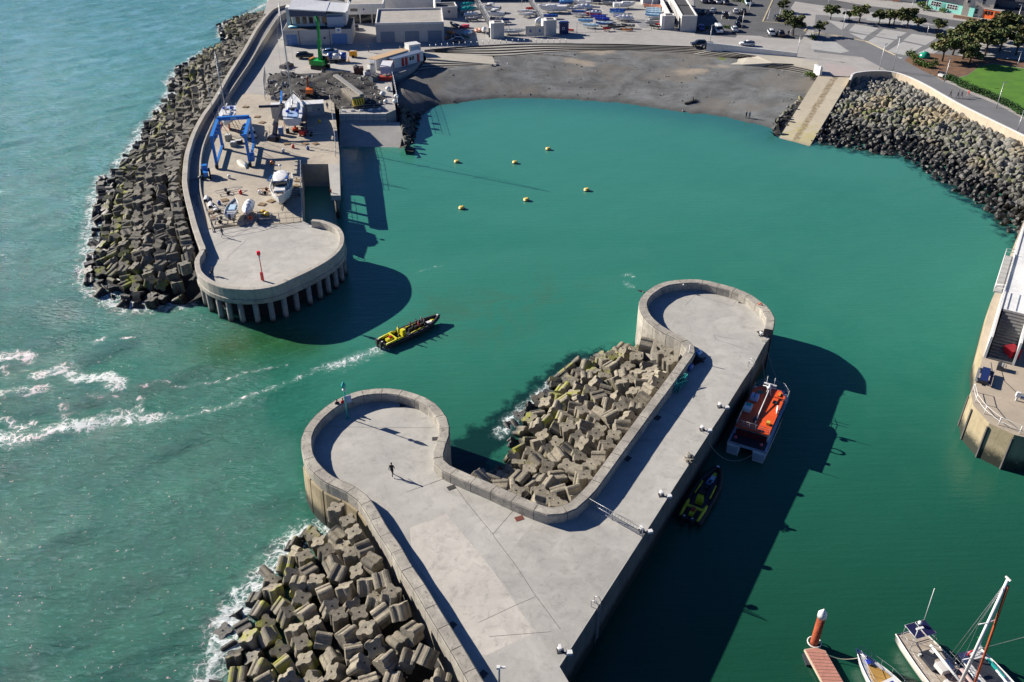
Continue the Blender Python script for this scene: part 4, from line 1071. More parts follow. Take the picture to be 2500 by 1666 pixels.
# ================================================================ SURFACES OF THE TOWN SIDE
M_asph = mat('asphalt', (0.115, 0.118, 0.122), 0.9, (0.085, 0.087, 0.09), scale=0.25, bump=0.008, detail=8)
M_asph2 = mat('path_asphalt', (0.175, 0.178, 0.185), 0.9, (0.145, 0.148, 0.155), scale=0.2, bump=0.008, detail=8)
M_slab = concrete('plaza_slabs', (0.43, 0.43, 0.42), (0.37, 0.37, 0.36), (0.3, 0.3, 0.29), 0.25)
M_grass = mat('lawn_grass', (0.085, 0.215, 0.012), 0.95, (0.055, 0.155, 0.010), scale=0.25, bump=0.05, bscale=5)
M_mulch = mat('mulch', (0.20, 0.105, 0.055), 0.95, (0.11, 0.065, 0.04), scale=0.8, bump=0.05)
M_pink = mat('pink_paving', (0.42, 0.35, 0.32), 0.85, (0.36, 0.33, 0.32), scale=0.5)
def flat(name, px, dz, m_, label, zbase=LAND, kind='structure'):
    w = WL(px, zbase); o = MB().prism([(p.x, p.y) for p in w], zbase + dz - 0.003, zbase + dz).build(name, m_)
    return tag(o, label, None, None, kind)
flat('car_park', [(1690, -80), (1697, 84), (1795, 92), (1800, 86), (1856, 88), (1868, 92), (1958, 97), (1975, 70), (1930, 20), (2000, -80)], .006, M_asph, 'dark asphalt car park and access road')
flat('plaza', zM([(-60, 330), (-40, 170), (100, 180), (700, 230), (1300, 290), (1830, 330), (1830, 480), (1500, 700), (1000, 700), (830, 840), (500, 660), (-60, 600)]) + [], .006, M_asph2, 'grey plaza paving between the pale slabs')
flat('promenade_path', zM([(960, 690), (1000, 700), (1110, 770), (1240, 835), (1340, 885), (1440, 945), (1560, 985), (1760, 1090), (2060, 1210), (2353, 1370), (2900, 1650), (3000, 2000), (2353, 1560), (1860, 1330), (1460, 1110), (1100, 930), (980, 880), (850, 838), (700, 700)]), .010, M_asph2, 'asphalt promenade path behind the cream wall')
flat('street', zM([(-400, -120), (-60, -40), (500, 60), (900, 110), (1300, 190), (1560, 235), (2000, 280), (2353, 330), (3200, 430), (3200, 560), (2353, 460), (2200, 440), (1900, 400), (1700, 330), (1300, 280), (1000, 190), (500, 130), (0, 60), (-400, 0)]), .014, M_asph, 'asphalt street in front of the town houses')
flat('lawn', zM([(1545, 905), (1700, 870), (1850, 760), (2000, 735), (2353, 790), (3200, 900), (3400, 1700), (2353, 1260), (2230, 1255), (2060, 1140), (1900, 1060), (1760, 1010), (1600, 930)]), .012, M_grass, 'bright green lawn')
flat('planting_bed', zM([(980, 695), (1050, 640), (1250, 610), (1500, 640), (1900, 660), (2353, 690), (2353, 786), (2000, 731), (1850, 756), (1700, 866), (1540, 902), (1440, 935), (1340, 880), (1240, 838), (1110, 772)]), .016, M_mulch, 'brown mulch bed under the pine trees')
slabs = [zM(q) for q in ([(95, 235), (345, 270), (268, 348), (240, 335)], [(412, 280), (688, 325), (562, 402), (337, 356)], [(345, 380), (555, 411), (503, 458)], [(740, 336), (1007, 375), (880, 457), (645, 416)], [(640, 426), (862, 466), (732, 577), (550, 482)],
    [(1065, 390), (1360, 432), (1220, 522), (965, 467)], [(960, 482), (1190, 532), (1000, 642), (780, 592)], [(1412, 446), (1560, 468), (1420, 560), (1283, 532)], [(1275, 545), (1400, 570), (1300, 625), (1130, 612)], [(1500, 300), (1617, 316), (1556, 356), (1475, 340)], [(1662, 320), (1782, 336), (1712, 392), (1600, 366)],
    [(-90, 470), (190, 486), (347, 592), (245, 612), (-90, 565)], [(890, 652), (962, 664), (935, 680)], [(100, 130), (330, 150), (420, 215), (120, 195)], [(560, 185), (900, 225), (830, 270), (540, 235)], [(960, 240), (1200, 270), (1160, 310), (930, 290)])]
mb = MB()
for q in slabs: mb.prism([(p.x, p.y) for p in WL(q, LAND)], LAND + .009, LAND + .012)
tag(mb.build('paving_slabs', [M_slab]), 'pale slabs set in the plaza', None, None, 'structure')
mb = MB(); mb.prism([(p.x, p.y) for p in WL(zN([(880, 1200), (1500, 1290), (1440, 1440), (1330, 1470), (1020, 1440), (880, 1300)]), LAND)], LAND + .003, LAND + .006)
tag(mb.build('pink_paving', [M_pink]), 'pinkish patterned paving at the head of the slipway', None, None, 'structure')
M_kerb = mat('kerb_stone', (0.52, 0.45, 0.30), 0.8)
mb = MB()
for q in (zM([(-60, 556), (250, 618), (500, 665), (600, 712), (830, 832)]), zK([(1925, 530), (1862, 602)]), zK([(1862, 602), (2353, 672)]), zK([(1500, 110), (1340, 475)]), zK([(1340, 475), (1700, 505), (1860, 512)])):
    ln = catmull(WL(q, 0), 3); a = offset(ln, .22); c_ = offset(ln, -.22)
    mb.loft([[Vector((u.x, u.y, LAND)), Vector((u.x, u.y, LAND + .1)), Vector((v.x, v.y, LAND + .1)), Vector((v.x, v.y, LAND))] for u, v in zip(a, c_)], 0, True, False)
tag(mb.build('kerbs', [M_kerb]), 'yellowish kerbs between the quay road and the plaza', None, None, 'structure')
mb = MB()
for q in (zM([(900, 96), (1300, 180), (1560, 222), (2000, 268), (2353, 315), (3000, 400)]), zM([(1560, 262), (1830, 330)])):
    ln = WL(q, 0); a = offset(ln, 1.0); c_ = offset(ln, -.3)
    mb.loft([[Vector((u.x, u.y, LAND)), Vector((u.x, u.y, LAND + .12)), Vector((v.x, v.y, LAND + .12)), Vector((v.x, v.y, LAND))] for u, v in zip(a, c_)], 0, True, False)
tag(mb.build('pavement', [M_kerb]), 'cream pavement along the far side of the street', None, None, 'structure')
mb = MB()     # parking bay lines and quay road joints
for a_, b_ in [((1760, 62), (1756, 84)), ((1778, 64), (1774, 86)), ((1742, 60), (1737, 82)), ((1720, 58), (1714, 80)), ((1875, 56), (1868, 84)), ((1900, 58), (1894, 86)), ((1925, 60), (1920, 88)), ((1752, 18), (1748, 34)), ((1776, 20), (1772, 36)), ((1800, 22), (1796, 38))]:
    strip(mb, WL([a_, b_], 0), .12, LAND + .016)
tag(mb.build('road_markings', [M_white]), 'white parking bay lines', None, None, 'structure')
mb = MB()
for q in ([(1556, 84), (1576, 106)], [(1672, 88), (1690, 112)]):
    ln = WL(q, 0); strip(mb, ln, 3.4, LAND + .005)
strip(mb, WL(zJ([(600, 372), (1200, 372), (1800, 380), (2353, 398)]), 0), .10, LAND + .005)
strip(mb, WL(zK([(1000, 500), (1030, 470), (1270, 480)]), 0), .10, LAND + .008)
tag(mb.build('paving_bands', [mat('grey_band', (0.24, 0.245, 0.255), 0.85)]), 'grey bands across the quay road', None, None, 'structure')
# dug-up ground of the works site
M_dig = mat('dug_ground', (0.055, 0.052, 0.048), 0.95, (0.02, 0.02, 0.02), scale=0.6, bump=0.2, bscale=2.0, detail=8)
site = [(p.x, p.y) for p in WL([(655, 182), (735, 181), (760, 178), (842, 176), (905, 182), (925, 215), (945, 240), (930, 264), (830, 268), (800, 246), (660, 249), (645, 225)], LAND)]
def dig_z(x, y):
    e = pdist(x, y, site + site[:1]); f = min(1, e / 2.5) if inside(x, y, site) else 0
    return LAND + .02 + f * (.55 + .5 * math.sin(x * .55 + 1) * math.sin(y * .23 + 2) + .25 * math.sin(x * 1.3) * math.sin(y * .9) + random.uniform(0, .25)) - (0 if f else .3)
grid_sheet('works_ground', site, dig_z, .8, M_dig, 'churned dark ground of the works site', .8)
rg = random.Random(33); st_l = []
for k in range(260):
    px, py = rg.uniform(655, 930), rg.uniform(183, 262); p = W(px, py, LAND)
    if not inside(p.x, p.y, site): continue
    s = rg.choice([.15, .2, .3, .5]) * (1.6 if px < 700 else 1); st_l.append((0, p.x, p.y, dig_z(p.x, p.y), (rg.uniform(0, 6), rg.uniform(0, 6), rg.uniform(0, 6)), s * 1.5, s, s * .5, 0))
merge_rocks(st_l, 'broken_concrete', mat('broken_concrete', (0.38, 0.37, 0.35), 0.9, (0.10, 0.10, 0.10), scale=0.25), 'broken concrete strewn over the works site')
flat('works_apron', [(660, 150), (735, 181), (842, 176), (905, 182), (925, 175), (940, 150), (900, 120), (720, 125)], .006, concrete('works_apron', (0.46, 0.44, 0.40), (0.38, 0.36, 0.33), (0.2, 0.19, 0.18), .4), 'dusty pale apron of the works site')
# ================================================================ BUILDINGS
M_roofg = concrete('roof_felt', (0.44, 0.41, 0.37), (0.33, 0.31, 0.28), (0.15, 0.14, 0.13), 0.6, big=0.2)
M_roofd = mat('dark_roof', (0.06, 0.062, 0.066), 0.9, (0.045, 0.046, 0.05), scale=0.3)
M_bwall = concrete('blockwork', (0.55, 0.54, 0.52), (0.47, 0.46, 0.44), (0.3, 0.29, 0.28), 0.3)
M_shut = paint('blue_shutter', (0.10, 0.22, 0.46), 0.5)
M_shut2 = paint('grey_shutter', (0.17, 0.23, 0.32), 0.5)
M_slate = mat('slate', (0.045, 0.05, 0.065), 0.7, (0.03, 0.033, 0.045), scale=0.6, bump=0.02)
def frame(pxa, pxb, z=LAND):
    a, b_ = W(*pxa, z), W(*pxb, z); d = b_ - a
    return a, math.atan2(d.y, d.x), math.hypot(d.x, d.y)
def P_box(root, name, m_, x0, x1, y0, y1, z0, z1, label=None):
    return MB().box(((x0 + x1) / 2, (y0 + y1) / 2, (z0 + z1) / 2), (x1 - x0, y1 - y0, z1 - z0)).build(name, m_, root, label=label)
def parapet(root, Lx, Ly, h, ph=.45, w=.3, m_=None, x0=0, y0=0):
    mb = MB()
    mb.box((x0 + Lx / 2, y0 + w / 2, h + ph / 2), (Lx + .04, w, ph)).box((x0 + Lx / 2, y0 + Ly - w / 2, h + ph / 2), (Lx + .04, w, ph))
    mb.box((x0 + w / 2, y0 + Ly / 2, h + ph / 2 + .003), (w, Ly - 2 * w, ph - .003)).box((x0 + Lx - w / 2, y0 + Ly / 2, h + ph / 2 + .003), (w, Ly - 2 * w, ph - .003))
    return mb.build('parapet', m_ or M_render, root)
# flat roofed store with three shutters
a, rz, Lx = frame((920, 105), (1085, 101))
t = thing('store_building', 'flat roofed concrete store with three grey roller shutters and a stained roof', 'building', a, rz)
P_box(t, 'wall', M_bwall, 0, Lx, 0, 18, 0, 4.8); parapet(t, Lx, 18, 4.8, .55)
P_box(t, 'roof', M_roofg, .3, Lx - .3, .3, 17.7, 4.8, 4.86)
for i, x in enumerate((1.2, 8.0, 14.4)):
    d = P_box(t, 'roller_shutter', M_shut2, x, x + 4.0, -.06, 0.1, 0.05, 3.0)
    q = MB()
    for k in range(7): q.box((x + 2, -.08, .4 + k * .38), (3.9, .03, .03))
    q.build('shutter_slats', M_darksteel, d)
for k in range(7): P_box(t, 'pilaster', M_bwall, 0.5 + k * 3.05, .75 + k * 3.05, -.12, 0, 3.3, 4.8) if k not in (9,) else 0
# store with higher flat roofed wing behind
a, rz, Lx = frame((1062, 62), (1160, 58))
t = thing('rear_building', 'low flat roofed block behind the three shutter store', 'building', W(1066, 46, LAND), rz)
P_box(t, 'wall', M_bwall, 0, 6.5, 0, 6, 0, 3.2); parapet(t, 6.5, 6, 3.2, .3); P_box(t, 'roof', M_roofd, .3, 6.2, .3, 5.7, 3.2, 3.25); P_box(t, 'vent', M_darksteel, 3.6, 4.3, -.05, .1, 1.6, 2.3); P_box(t, 'sail_fin', M_render, -.3, 0, -.4, 6, 0, 5.6)
a = W(936, 62, LAND)
t = thing('clubhouse_wing', 'long flat roofed wing with a white front over a dark glazed entrance', 'building', W(850, 58, LAND), R(4))
P_box(t, 'wall', M_render, 0, 11, 0, 9, 2.6, 5.2); P_box(t, 'glazed_front', M_glass, .3, 10.7, .5, 8.9, 0, 2.6); P_box(t, 'roof', M_roofg, .3, 10.7, .3, 8.7, 5.2, 5.25); parapet(t, 11, 9, 5.2, .4)
for x in (.0, 3.6, 7.2, 10.7): P_box(t, 'column', M_render, x, x + .3, -.05, .3, 0, 2.6)
t2 = P_box(t, 'window', M_glass, 1.0, 3.2, -.04, .1, 3.5, 4.3); P_box(t, 'name_plate', paint('plate_blue', (.03, .05, .2)), 4.8, 5.3, -.03, .1, 3.8, 4.3)
t = thing('clubhouse_hall', 'broad flat roofed hall beyond the store at the top of the picture', 'building', W(938, 48, LAND) , R(6))
P_box(t, 'wall', M_render, 0, 18, 9.5, 26, 0, 5.4); parapet(t, 18, 16.5, 5.4, .5, y0=9.5); P_box(t, 'roof', M_roofg, .3, 17.7, 9.8, 25.7, 5.4, 5.45)
# clubhouse with white mono-pitch roof
a, rz, Lx = frame((695, 112), (861, 108))
t = thing('sailing_clubhouse', 'clubhouse with a big white sloping roof over a grey base with blue shutters', 'building', a, rz)
P_box(t, 'base_wall', M_bwall, 0, Lx, 0, 14, 0, 4.1); P_box(t, 'terrace', M_roofd, .15, Lx - .15, .15, 13.8, 4.1, 4.16)
P_box(t, 'upper_wall', M_render, 2.4, Lx - 1.5, 4.0, 13.9, 4.16, 7.4)
for i, x in enumerate((3.4, 5.2, 7.0, 8.8, 10.6)): P_box(t, 'window', M_glass, x, x + 1.15, 3.93, 4.1, 4.9, 6.7)
P_box(t, 'bay', paint('pale_blue_panel', (.33, .42, .55)), 12.1, 16.6, 2.2, 4.0, 4.2, 6.9); P_box(t, 'bay_window', M_glass, 11.3, 12.1, 3.9, 4.1, 4.4, 6.6)
mb = MB()      # mono-pitch roof, rising towards the camera side, with deep dark fascia
def slab(mb, q, th): mb.loft([[Vector(p) for p in q], [Vector((p[0], p[1], p[2] + th)) for p in q]], 0, True, False)
slab(mb, [(1.9, 2.2, 9.0), (12.2, 2.2, 8.2), (12.2, 14.6, 8.2), (1.9, 14.6, 9.4)], .28); slab(mb, [(12.2, 3.0, 8.15), (17.8, 2.6, 7.7), (17.8, 14.6, 7.7), (12.2, 14.6, 8.1)], .25)
mb.build('roof', M_white, t)
mb = MB(); mb.loft([[Vector(p) for p in ((2.1, 2.5, 7.1), (12.0, 2.5, 7.1), (12.0, 3.9, 7.1), (2.1, 3.9, 7.1))], [Vector(p) for p in ((2.1, 2.5, 8.98), (12.0, 2.5, 8.2), (12.0, 3.9, 8.2), (2.1, 3.9, 8.98))]], 0, True, False)
mb.build('fascia', paint('navy_fascia', (.05, .075, .15)), t)
P_box(t, 'side_fin', M_render, 0.9, 1.9, 4.0, 7.5, 4.16, 9.3); P_box(t, 'beam', M_white, Lx - 1.1, Lx - .7, 1.5, 14, 8.1, 8.5)
for x in (.8, 13.2):
    d = P_box(t, 'roller_shutter', M_shut, x, x + (2.9 if x < 2 else 4.2), -.06, .1, .05, 2.9)
P_box(t, 'notice_board', M_white, 14.4, 16.0, -.07, .05, 3.1, 4.5); P_box(t, 'emblem', paint('emblem_blue', (.05, .25, .55)), 14.9, 15.5, -.1, -.07, 3.6, 4.1)
for k, x in enumerate((4.2, 9.4, 12.6)): P_box(t, 'downpipe', M_darksteel, x, x + .14, -.14, 0, 0, 4.0)
P_box(t, 'fender_block', M_roofd, 10.9, 11.5, -.1, 0, 1.6, 2.1)
t = thing('striped_dinghy', 'pale blue and white inflatable on the clubhouse terrace corner', 'inflatable', W(714, 68, LAND + 4.2), 0)
MB().tube([(-1, -.5, .2), (1, -.5, .2), (1.5, 0, .25), (1, .5, .2), (-1, .5, .2)], .25, 8).build('tube', paint('aqua', (.12, .45, .55)), t); MB().box((0, 0, .12), (1.9, .8, .12)).build('floor', M_white, t)

# concrete lock-ups with white raked tops and long mesh fences
def lockup(base_l, base_r, D, h, lab, fence=None, fl=None):
    a, rz, Lx = frame(base_l, base_r)
    t = thing('lock_up', lab, 'lock-up', a, rz, 'concrete lock-ups of the boat park')
    P_box(t, 'wall', M_bwall, 0, Lx, 0, D, 0, h)
    mb = MB(); w = .35; hh = h + .25
    for q in (((0, 0), (Lx, w)), ((0, D - w), (Lx, D))): mb.box(((q[0][0] + q[1][0]) / 2, (q[0][1] + q[1][1]) / 2, (h + hh) / 2), (Lx, w, hh - h))
    for x in (0, Lx - w): mb.box((x + w / 2, D / 2, (h + hh) / 2), (w, D - 2 * w, hh - h))
    mb.build('rim', M_render, t); P_box(t, 'roof', M_roofd, w, Lx - w, w, D - w, h, h + .05)
    P_box(t, 'raked_fin', M_render, -.9, 0, 0, D, 0, h + .1)
    return t
lockup((1206, 95), (1231, 94), 3.2, 4.1, 'left concrete lock-up box with a white rim beside the pale notice gates')
lockup((1333, 88), (1358, 87), 3.2, 4.1, 'middle concrete lock-up box beside the blue board rack')
lockup((1621, 73), (1645, 73), 3.0, 3.8, 'right concrete lock-up box beside the long white fin building')
a, rz, Lx = frame((1661, 78), (1697, 82))
t = thing('fin_building', 'long narrow building with white edges, dark roof and a row of slots', 'building', a, R(-2))
P_box(t, 'wall', M_bwall, 0, 4.5, 0, 34, 0, 4.2); P_box(t, 'roof', M_roofd, .35, 4.15, .35, 33.6, 4.2, 4.26); parapet(t, 4.5, 34, 4.2, .4, .3)
for k in range(9): P_box(t, 'slot_window', M_darksteel, -.04, .1, 1.6 + k * 3, 2.4 + k * 3, .9, 3.4)
P_box(t, 'roof_ridge', M_darksteel, .35, 4.15, 15, 15.5, 4.26, 4.4)
t = thing('boundary_wall', 'long white boundary wall running away beside the slotted building', 'wall', W(1650, 66, LAND), R(-2))
P_box(t, 'wall_panel', M_render, -1.6, -1.2, 0, 30, 0, 2.6); P_box(t, 'gravel_strip', M_roofd, -1.2, .2, 4, 30, 0, .8)
t = thing('bright_store', 'pale blue fronted store with orange boats leaning before it', 'building', W(1571, 12, LAND), R(0))
P_box(t, 'wall', paint('blue_grey_front', (.30, .36, .46)), 0, 7.2, 0, 6, 0, 4); P_box(t, 'edge', M_render, -.4, 0, -.1, 6, 0, 4.3); P_box(t, 'pipes', M_white, 4.2, 4.4, -.15, 0, 0, 4)
def mesh_fence(name, pts, h, m_, label, post=2.5, rails=(0.1, .5, 1.0), fill=True, z=LAND, cat='fence', r=.04, bars=0):
    pts = [Vector((p.x, p.y, z)) for p in pts]; o0 = pts[0]
    t = thing(name, label, cat, o0)
    T = sum((pts[i + 1] - pts[i]).length for i in range(len(pts) - 1)); n = max(1, int(T / post))
    pp = [along(pts, k / n) for k in range(n + 1)]
    for k, p in enumerate(pp[:90]):
        q = MB(); q.tube([p - o0, p - o0 + Vector((0, 0, h))], r * 1.25, 5); q.build('post', m_, t)
    mb = MB()
    for f in rails:
        mb.tube([p - o0 + Vector((0, 0, h * f)) for p in pp], r * .8, 4)
    mb.build('rail', m_, t)
    if bars:
        mb = MB()
        for k in range(n):
            for j in range(1, bars):
                p = pp[k].lerp(pp[k + 1], j / bars) - o0
                mb.box((p.x, p.y, h * .5), (.03, .03, h * .86))
        mb.build('bars', m_, t)
    return t
def fence_px(px, z=LAND): return WL(px, z)
mesh_fence('mesh_fence', fence_px([(1196, 72), (1175, 35), (1150, -8)]), 3.6, M_steel, 'tall mesh fence running back from the left lock-up', 1.6, (.05, .35, .65, 1), bars=4)
mesh_fence('mesh_fence', fence_px([(1326, 66), (1305, 33), (1283, -8)]), 3.6, M_steel, 'tall mesh fence running back from the middle lock-up', 1.6, (.05, .35, .65, 1), bars=4)
mesh_fence('front_fence', fence_px([(1408, 82), (1435, 81), (1455, 80), (1470, 80), (1540, 78), (1590, 76)]), 3.0, M_darksteel, 'dark framed gates across the front of the boat park', 4.6, (.05, 1))
t = thing('notice_gate', 'pair of pale gates with blue and white notices by the middle lock-up', 'gate', W(1284, 90, LAND), R(4))
for k in range(2):
    g_ = P_box(t, 'gate_leaf', paint('cream_gate', (.62, .58, .50)), k * 2.7, k * 2.7 + 2.6, 0, .06, .1, 2.9); P_box(t, 'notice', paint('notice_blue', (.12, .16, .42)), k * 2.7 + 1, k * 2.7 + 1.6, -.04, 0, 1.2, 2.0)
    P_box(t, 'gate_frame', M_darksteel, k * 2.7 - .08, k * 2.7, -.02, .08, 0, 3.0)
t = thing('notice_board', 'grey gate panel with a round white sign beside the left lock-up', 'gate', W(1193, 93, LAND), R(-25))
P_box(t, 'panel', paint('board_grey', (.10, .105, .11)), 0, 2.0, 0, .08, .1, 2.8); MB().tube([(1, -.03, 1.7), (1, .0, 1.7)], .3, 14).build('sign_disc', M_white, t); MB().tube([(1, -.05, 1.7), (1, -.03, 1.7)], .1, 10).build('sign_dot', M_red, t)
# dark wall and trees of the back boundary at the top
t = thing('boundary_wall', 'tall dark shaded boundary wall with pale posts at the back of the boat park', 'wall', W(1040, 3, LAND), R(1.5))
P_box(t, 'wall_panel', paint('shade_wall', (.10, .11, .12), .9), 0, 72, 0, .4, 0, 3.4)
for k in range(24): P_box(t, 'post', M_steel, k * 3.0, k * 3.0 + .14, -.1, 0, 0, 3.4)

# low quay bollards, big white wall, white slip wall
t = thing('white_wall', 'long white wall with a bright coping above the cream ramp', 'wall', W(1724, 121, LAND), 0)
A = W(1724, 121, LAND); B_ = W(1945, 140, LAND); dx = B_ - A; mb = MB(); nrm = Vector((-dx.y, dx.x, 0)).normalized() * .4
q = [Vector((0, 0, -.9)), dx + Vector((0, 0, -.2)), dx + nrm + Vector((0, 0, -.2)), nrm + Vector((0, 0, -.9))]
p2 = [Vector((0, 0, 1.75)), dx + Vector((0, 0, 1.0)), dx + nrm + Vector((0, 0, 1.0)), nrm + Vector((0, 0, 1.75))]
mb.loft([q, p2], 0, True, False).build('wall_face', M_render, t)
e = Vector((0, 0, .08)); MB().loft([[v + Vector((0, 0, .003)) for v in p2], [v + e for v in p2]], 0, True, False).build('coping', M_white, t)
t = thing('white_pillar_wall', 'short white wall end standing at the head of the long slipway', 'wall', W(2003, 184, LAND), R(2))
P_box(t, 'wall_face', M_render, -.3, .3, 0, 4.2, -.5, 1.5); MB().box((0, 2.1, 1.56), (.7, 4.4, .1)).build('coping', M_white, t); MB().box((0, .5, 1.85), (.55, .8, .45), taper=.7).build('cap_stone', M_white, t)
bol = thing('bollard', 'slim grey bollard on the quay edge above the beach steps', 'bollard', (0, 0, 0), 0, 'bollards along the quay edge')
MB().tube([(0, 0, 0), (0, 0, 1.0)], .08, 7).build('post', M_steel, bol)
ed = catmull(WL(zJ([(0, 428), (200, 411), (400, 398), (800, 379), (1200, 377)]), LAND), 3)
for k in range(24):
    p = along(ed, k / 23); o = bol if k == 0 else dup(bol); o.location = p

# teal bungalow, cream house, orange porch, dark roofs
def house_roof(root, L_, D_, h, rh, ov, m_, name='roof'):
    q = MB(); z = h
    A = [(-ov, -ov, z), (L_ + ov, -ov, z), (L_ + ov, D_ + ov, z), (-ov, D_ + ov, z), (-ov, D_ / 2, z + rh), (L_ + ov, D_ / 2, z + rh)]
    q.add(A, [(0, 1, 5, 4), (3, 4, 5, 2), (0, 4, 3), (1, 2, 5), (0, 3, 2, 1)]); return q.build(name, m_, root)
M_teal = paint('teal_paint', (.19, .52, .46), .6); M_houseC = mat('cream_house', (.80, .70, .55), .8, (.74, .64, .5)); M_orange = paint('orange_paint', (.75, .13, .02), .5)
a, rz, Lx = frame((2263, 20), (2338, 35))
t = thing('teal_bungalow', 'teal timber bungalow with white multi-pane windows', 'house', a, rz)
P_box(t, 'wall', M_teal, 0, Lx + 5, 0, 7, 0, 3.0); house_roof(t, Lx + 5, 7, 3.0, 1.5, .4, M_slate)
for x in (1.0, 6.6):
    f = P_box(t, 'window', M_white, x, x + 3.6, -.08, .05, 1.0, 2.5)
    for k in range(4): P_box(f, 'pane', M_glass, x + .1 + k * .88, x + .85 + k * .88, -.1, -.075, 1.8, 2.4); 
    for k in range(4): P_box(f, 'pane', M_glass, x + .1 + k * .88, x + .85 + k * .88, -.1, -.075, 1.1, 1.7)
P_box(t, 'door', paint('door_teal', (.10, .33, .30)), 4.9, 6.0, -.07, .05, 0, 2.3)
a, rz, Lx = frame((2345, 38), (2392, 43))
t = thing('cream_house', 'tall cream rendered house with small white sash windows', 'house', a, rz)
P_box(t, 'wall', M_houseC, 0, Lx + 3, 0, 10, 0, 6.4); house_roof(t, Lx + 3, 10, 6.4, 2.6, .3, M_slate)
for x, z in ((.8, 3.8), (5.0, 3.8), (3.6, .9)):
    f = P_box(t, 'window', M_white, x, x + 1.1, -.07, .05, z, z + 1.6); P_box(f, 'pane', M_glass, x + .12, x + .98, -.09, -.06, z + .12, z + .75); P_box(f, 'pane', M_glass, x + .12, x + .98, -.09, -.06, z + .85, z + 1.48)
P_box(t, 'chimney', M_houseC, 3, 4, 4.6, 5.4, 8, 10)
a, rz, Lx = frame((2397, 44), (2438, 51))
t = thing('orange_porch', 'bright orange glazed porch with a dark doorway', 'porch', a, rz)
P_box(t, 'wall', M_orange, 0, Lx, 0, 3.4, 0, 2.7); P_box(t, 'roof', M_roofg, -.2, Lx + .2, -.2, 3.5, 2.7, 2.85)
for k in range(3): P_box(t, 'window', M_glass, .5 + k * .85, 1.15 + k * .85, -.05, .05, 1.2, 2.3)
P_box(t, 'door', paint('dark_brown', (.05, .02, .015)), Lx - 1.7, Lx - .5, -.05, .05, 0, 2.3)
t = thing('terrace_house', 'dark slated house rising behind the orange porch', 'house', W(2403, 38, LAND), R(-38))
P_box(t, 'wall', mat('grey_render', (.12, .13, .15), .85), 0, 16, 0, 9, 0, 5.2); house_roof(t, 16, 9, 5.2, 3.4, .4, M_slate); P_box(t, 'window', M_glass, 2, 3.2, -.05, .05, 2.2, 3.6); P_box(t, 'window', M_glass, 8, 9.2, -.05, .05, 2.2, 3.6); P_box(t, 'lean_to', M_slate, 4, 12, -2.6, 0, 0, 3)
t = thing('terrace_house', 'slate roofed house beyond the street left of the teal bungalow', 'house', W(2055, -8, LAND), R(-20))
P_box(t, 'wall', mat('dusk_render', (.14, .15, .18), .85), 0, 24, 0, 9, 0, 5); house_roof(t, 24, 9, 5, 3, .4, M_slate)
t = thing('tiled_house', 'house with an orange tiled roof at the top edge beyond the street', 'house', W(2165, 2, LAND), R(-25))
P_box(t, 'wall', M_houseC, 0, 9, 0, 6, 0, 2.4); house_roof(t, 9, 6, 2.4, 1.6, .3, mat('orange_tiles', (.45, .12, .05), .8, (.33, .08, .04), scale=1.2))
for i, (px, L_, lab) in enumerate([(((2330, 42), (2393, 52)), 0, 'low brick garden wall below the cream house'), (((2440, 52), (2500, 62)), 0, 'pale garden wall right of the orange porch')]):
    a, rz, Lx = frame(*px); t = thing('garden_wall', lab, 'wall', a, rz); P_box(t, 'wall_face', mat('brick_red', (.22, .12, .09), .9) if i == 0 else M_kerb, 0, Lx + (3 if i else 0), -1.2, -.95, 0, .9); P_box(t, 'coping', M_kerb, 0, Lx, -1.25, -.9, .9, 1.0)

# ================================================================ TREES, SHRUBS, LAMPS
def leaf_mat(name, a, b_, c_):
    m = bpy.data.materials.new(name); m.use_nodes = True; N, L, b = nodes(m); b.inputs['Roughness'].default_value = .75; b.inputs['Specular IOR Level'].default_value = .25
    g = N.new('ShaderNodeNewGeometry'); oi = N.new('ShaderNodeObjectInfo')
    c = nmix(N, L, g.outputs['Random Per Island'], a, b_); c = nmix(N, L, nnoise(N, L, g.outputs['Position'], .6, 3, .6, .45, .65), c, c_)
    hs = N.new('ShaderNodeHueSaturation'); L.new(nrange(N, L, oi.outputs['Random'], 0, 1, .8, 1.25), hs.inputs['Value']); L.new(c, hs.inputs['Color']); L.new(hs.outputs[0], b.inputs['Base Color'])
    return m
M_pine = leaf_mat('pine_foliage', (.055, .088, .030), (.105, .140, .045), (.14, .12, .05))
M_shrub = leaf_mat('shrub_foliage', (.06, .12, .02), (.11, .17, .03), (.09, .12, .03))
M_hedge = leaf_mat('hedge_foliage', (.025, .075, .02), (.045, .11, .028), (.05, .10, .03))
M_bark = mat('bark', (.09, .065, .05), .95)
def foliage(seed, clumps, per, s0, s1, size, flat_=.55):
    """leaf clumps: small triangles spread through several uneven lobes"""
    rg = random.Random(seed); vs = []; fs = []
    for (cx, cy, cz, rr) in clumps:
        for k in range(int(per * rr * rr)):
            while True:
                d = Vector((rg.gauss(0, 1), rg.gauss(0, 1), rg.gauss(0, 1)))
                if d.length > .2: break
            d.normalize(); d *= rr * (rg.random() ** .45) * rg.uniform(.75, 1.15)
            p = Vector((cx + d.x, cy + d.y, cz + d.z * flat_)); s = size * rg.uniform(s0, s1)
            u = Vector((rg.gauss(0, 1), rg.gauss(0, 1), rg.gauss(0, .5))).normalized(); w = u.cross(Vector((rg.gauss(0, 1), rg.gauss(0, 1), rg.gauss(0, 1)))).normalized()
            n = len(vs); vs += [p - u * s, p + w * s * .7, p + u * s, p - w * s * .7]; fs.append((n, n + 1, n + 2, n + 3))
    return MB().add(vs, fs)
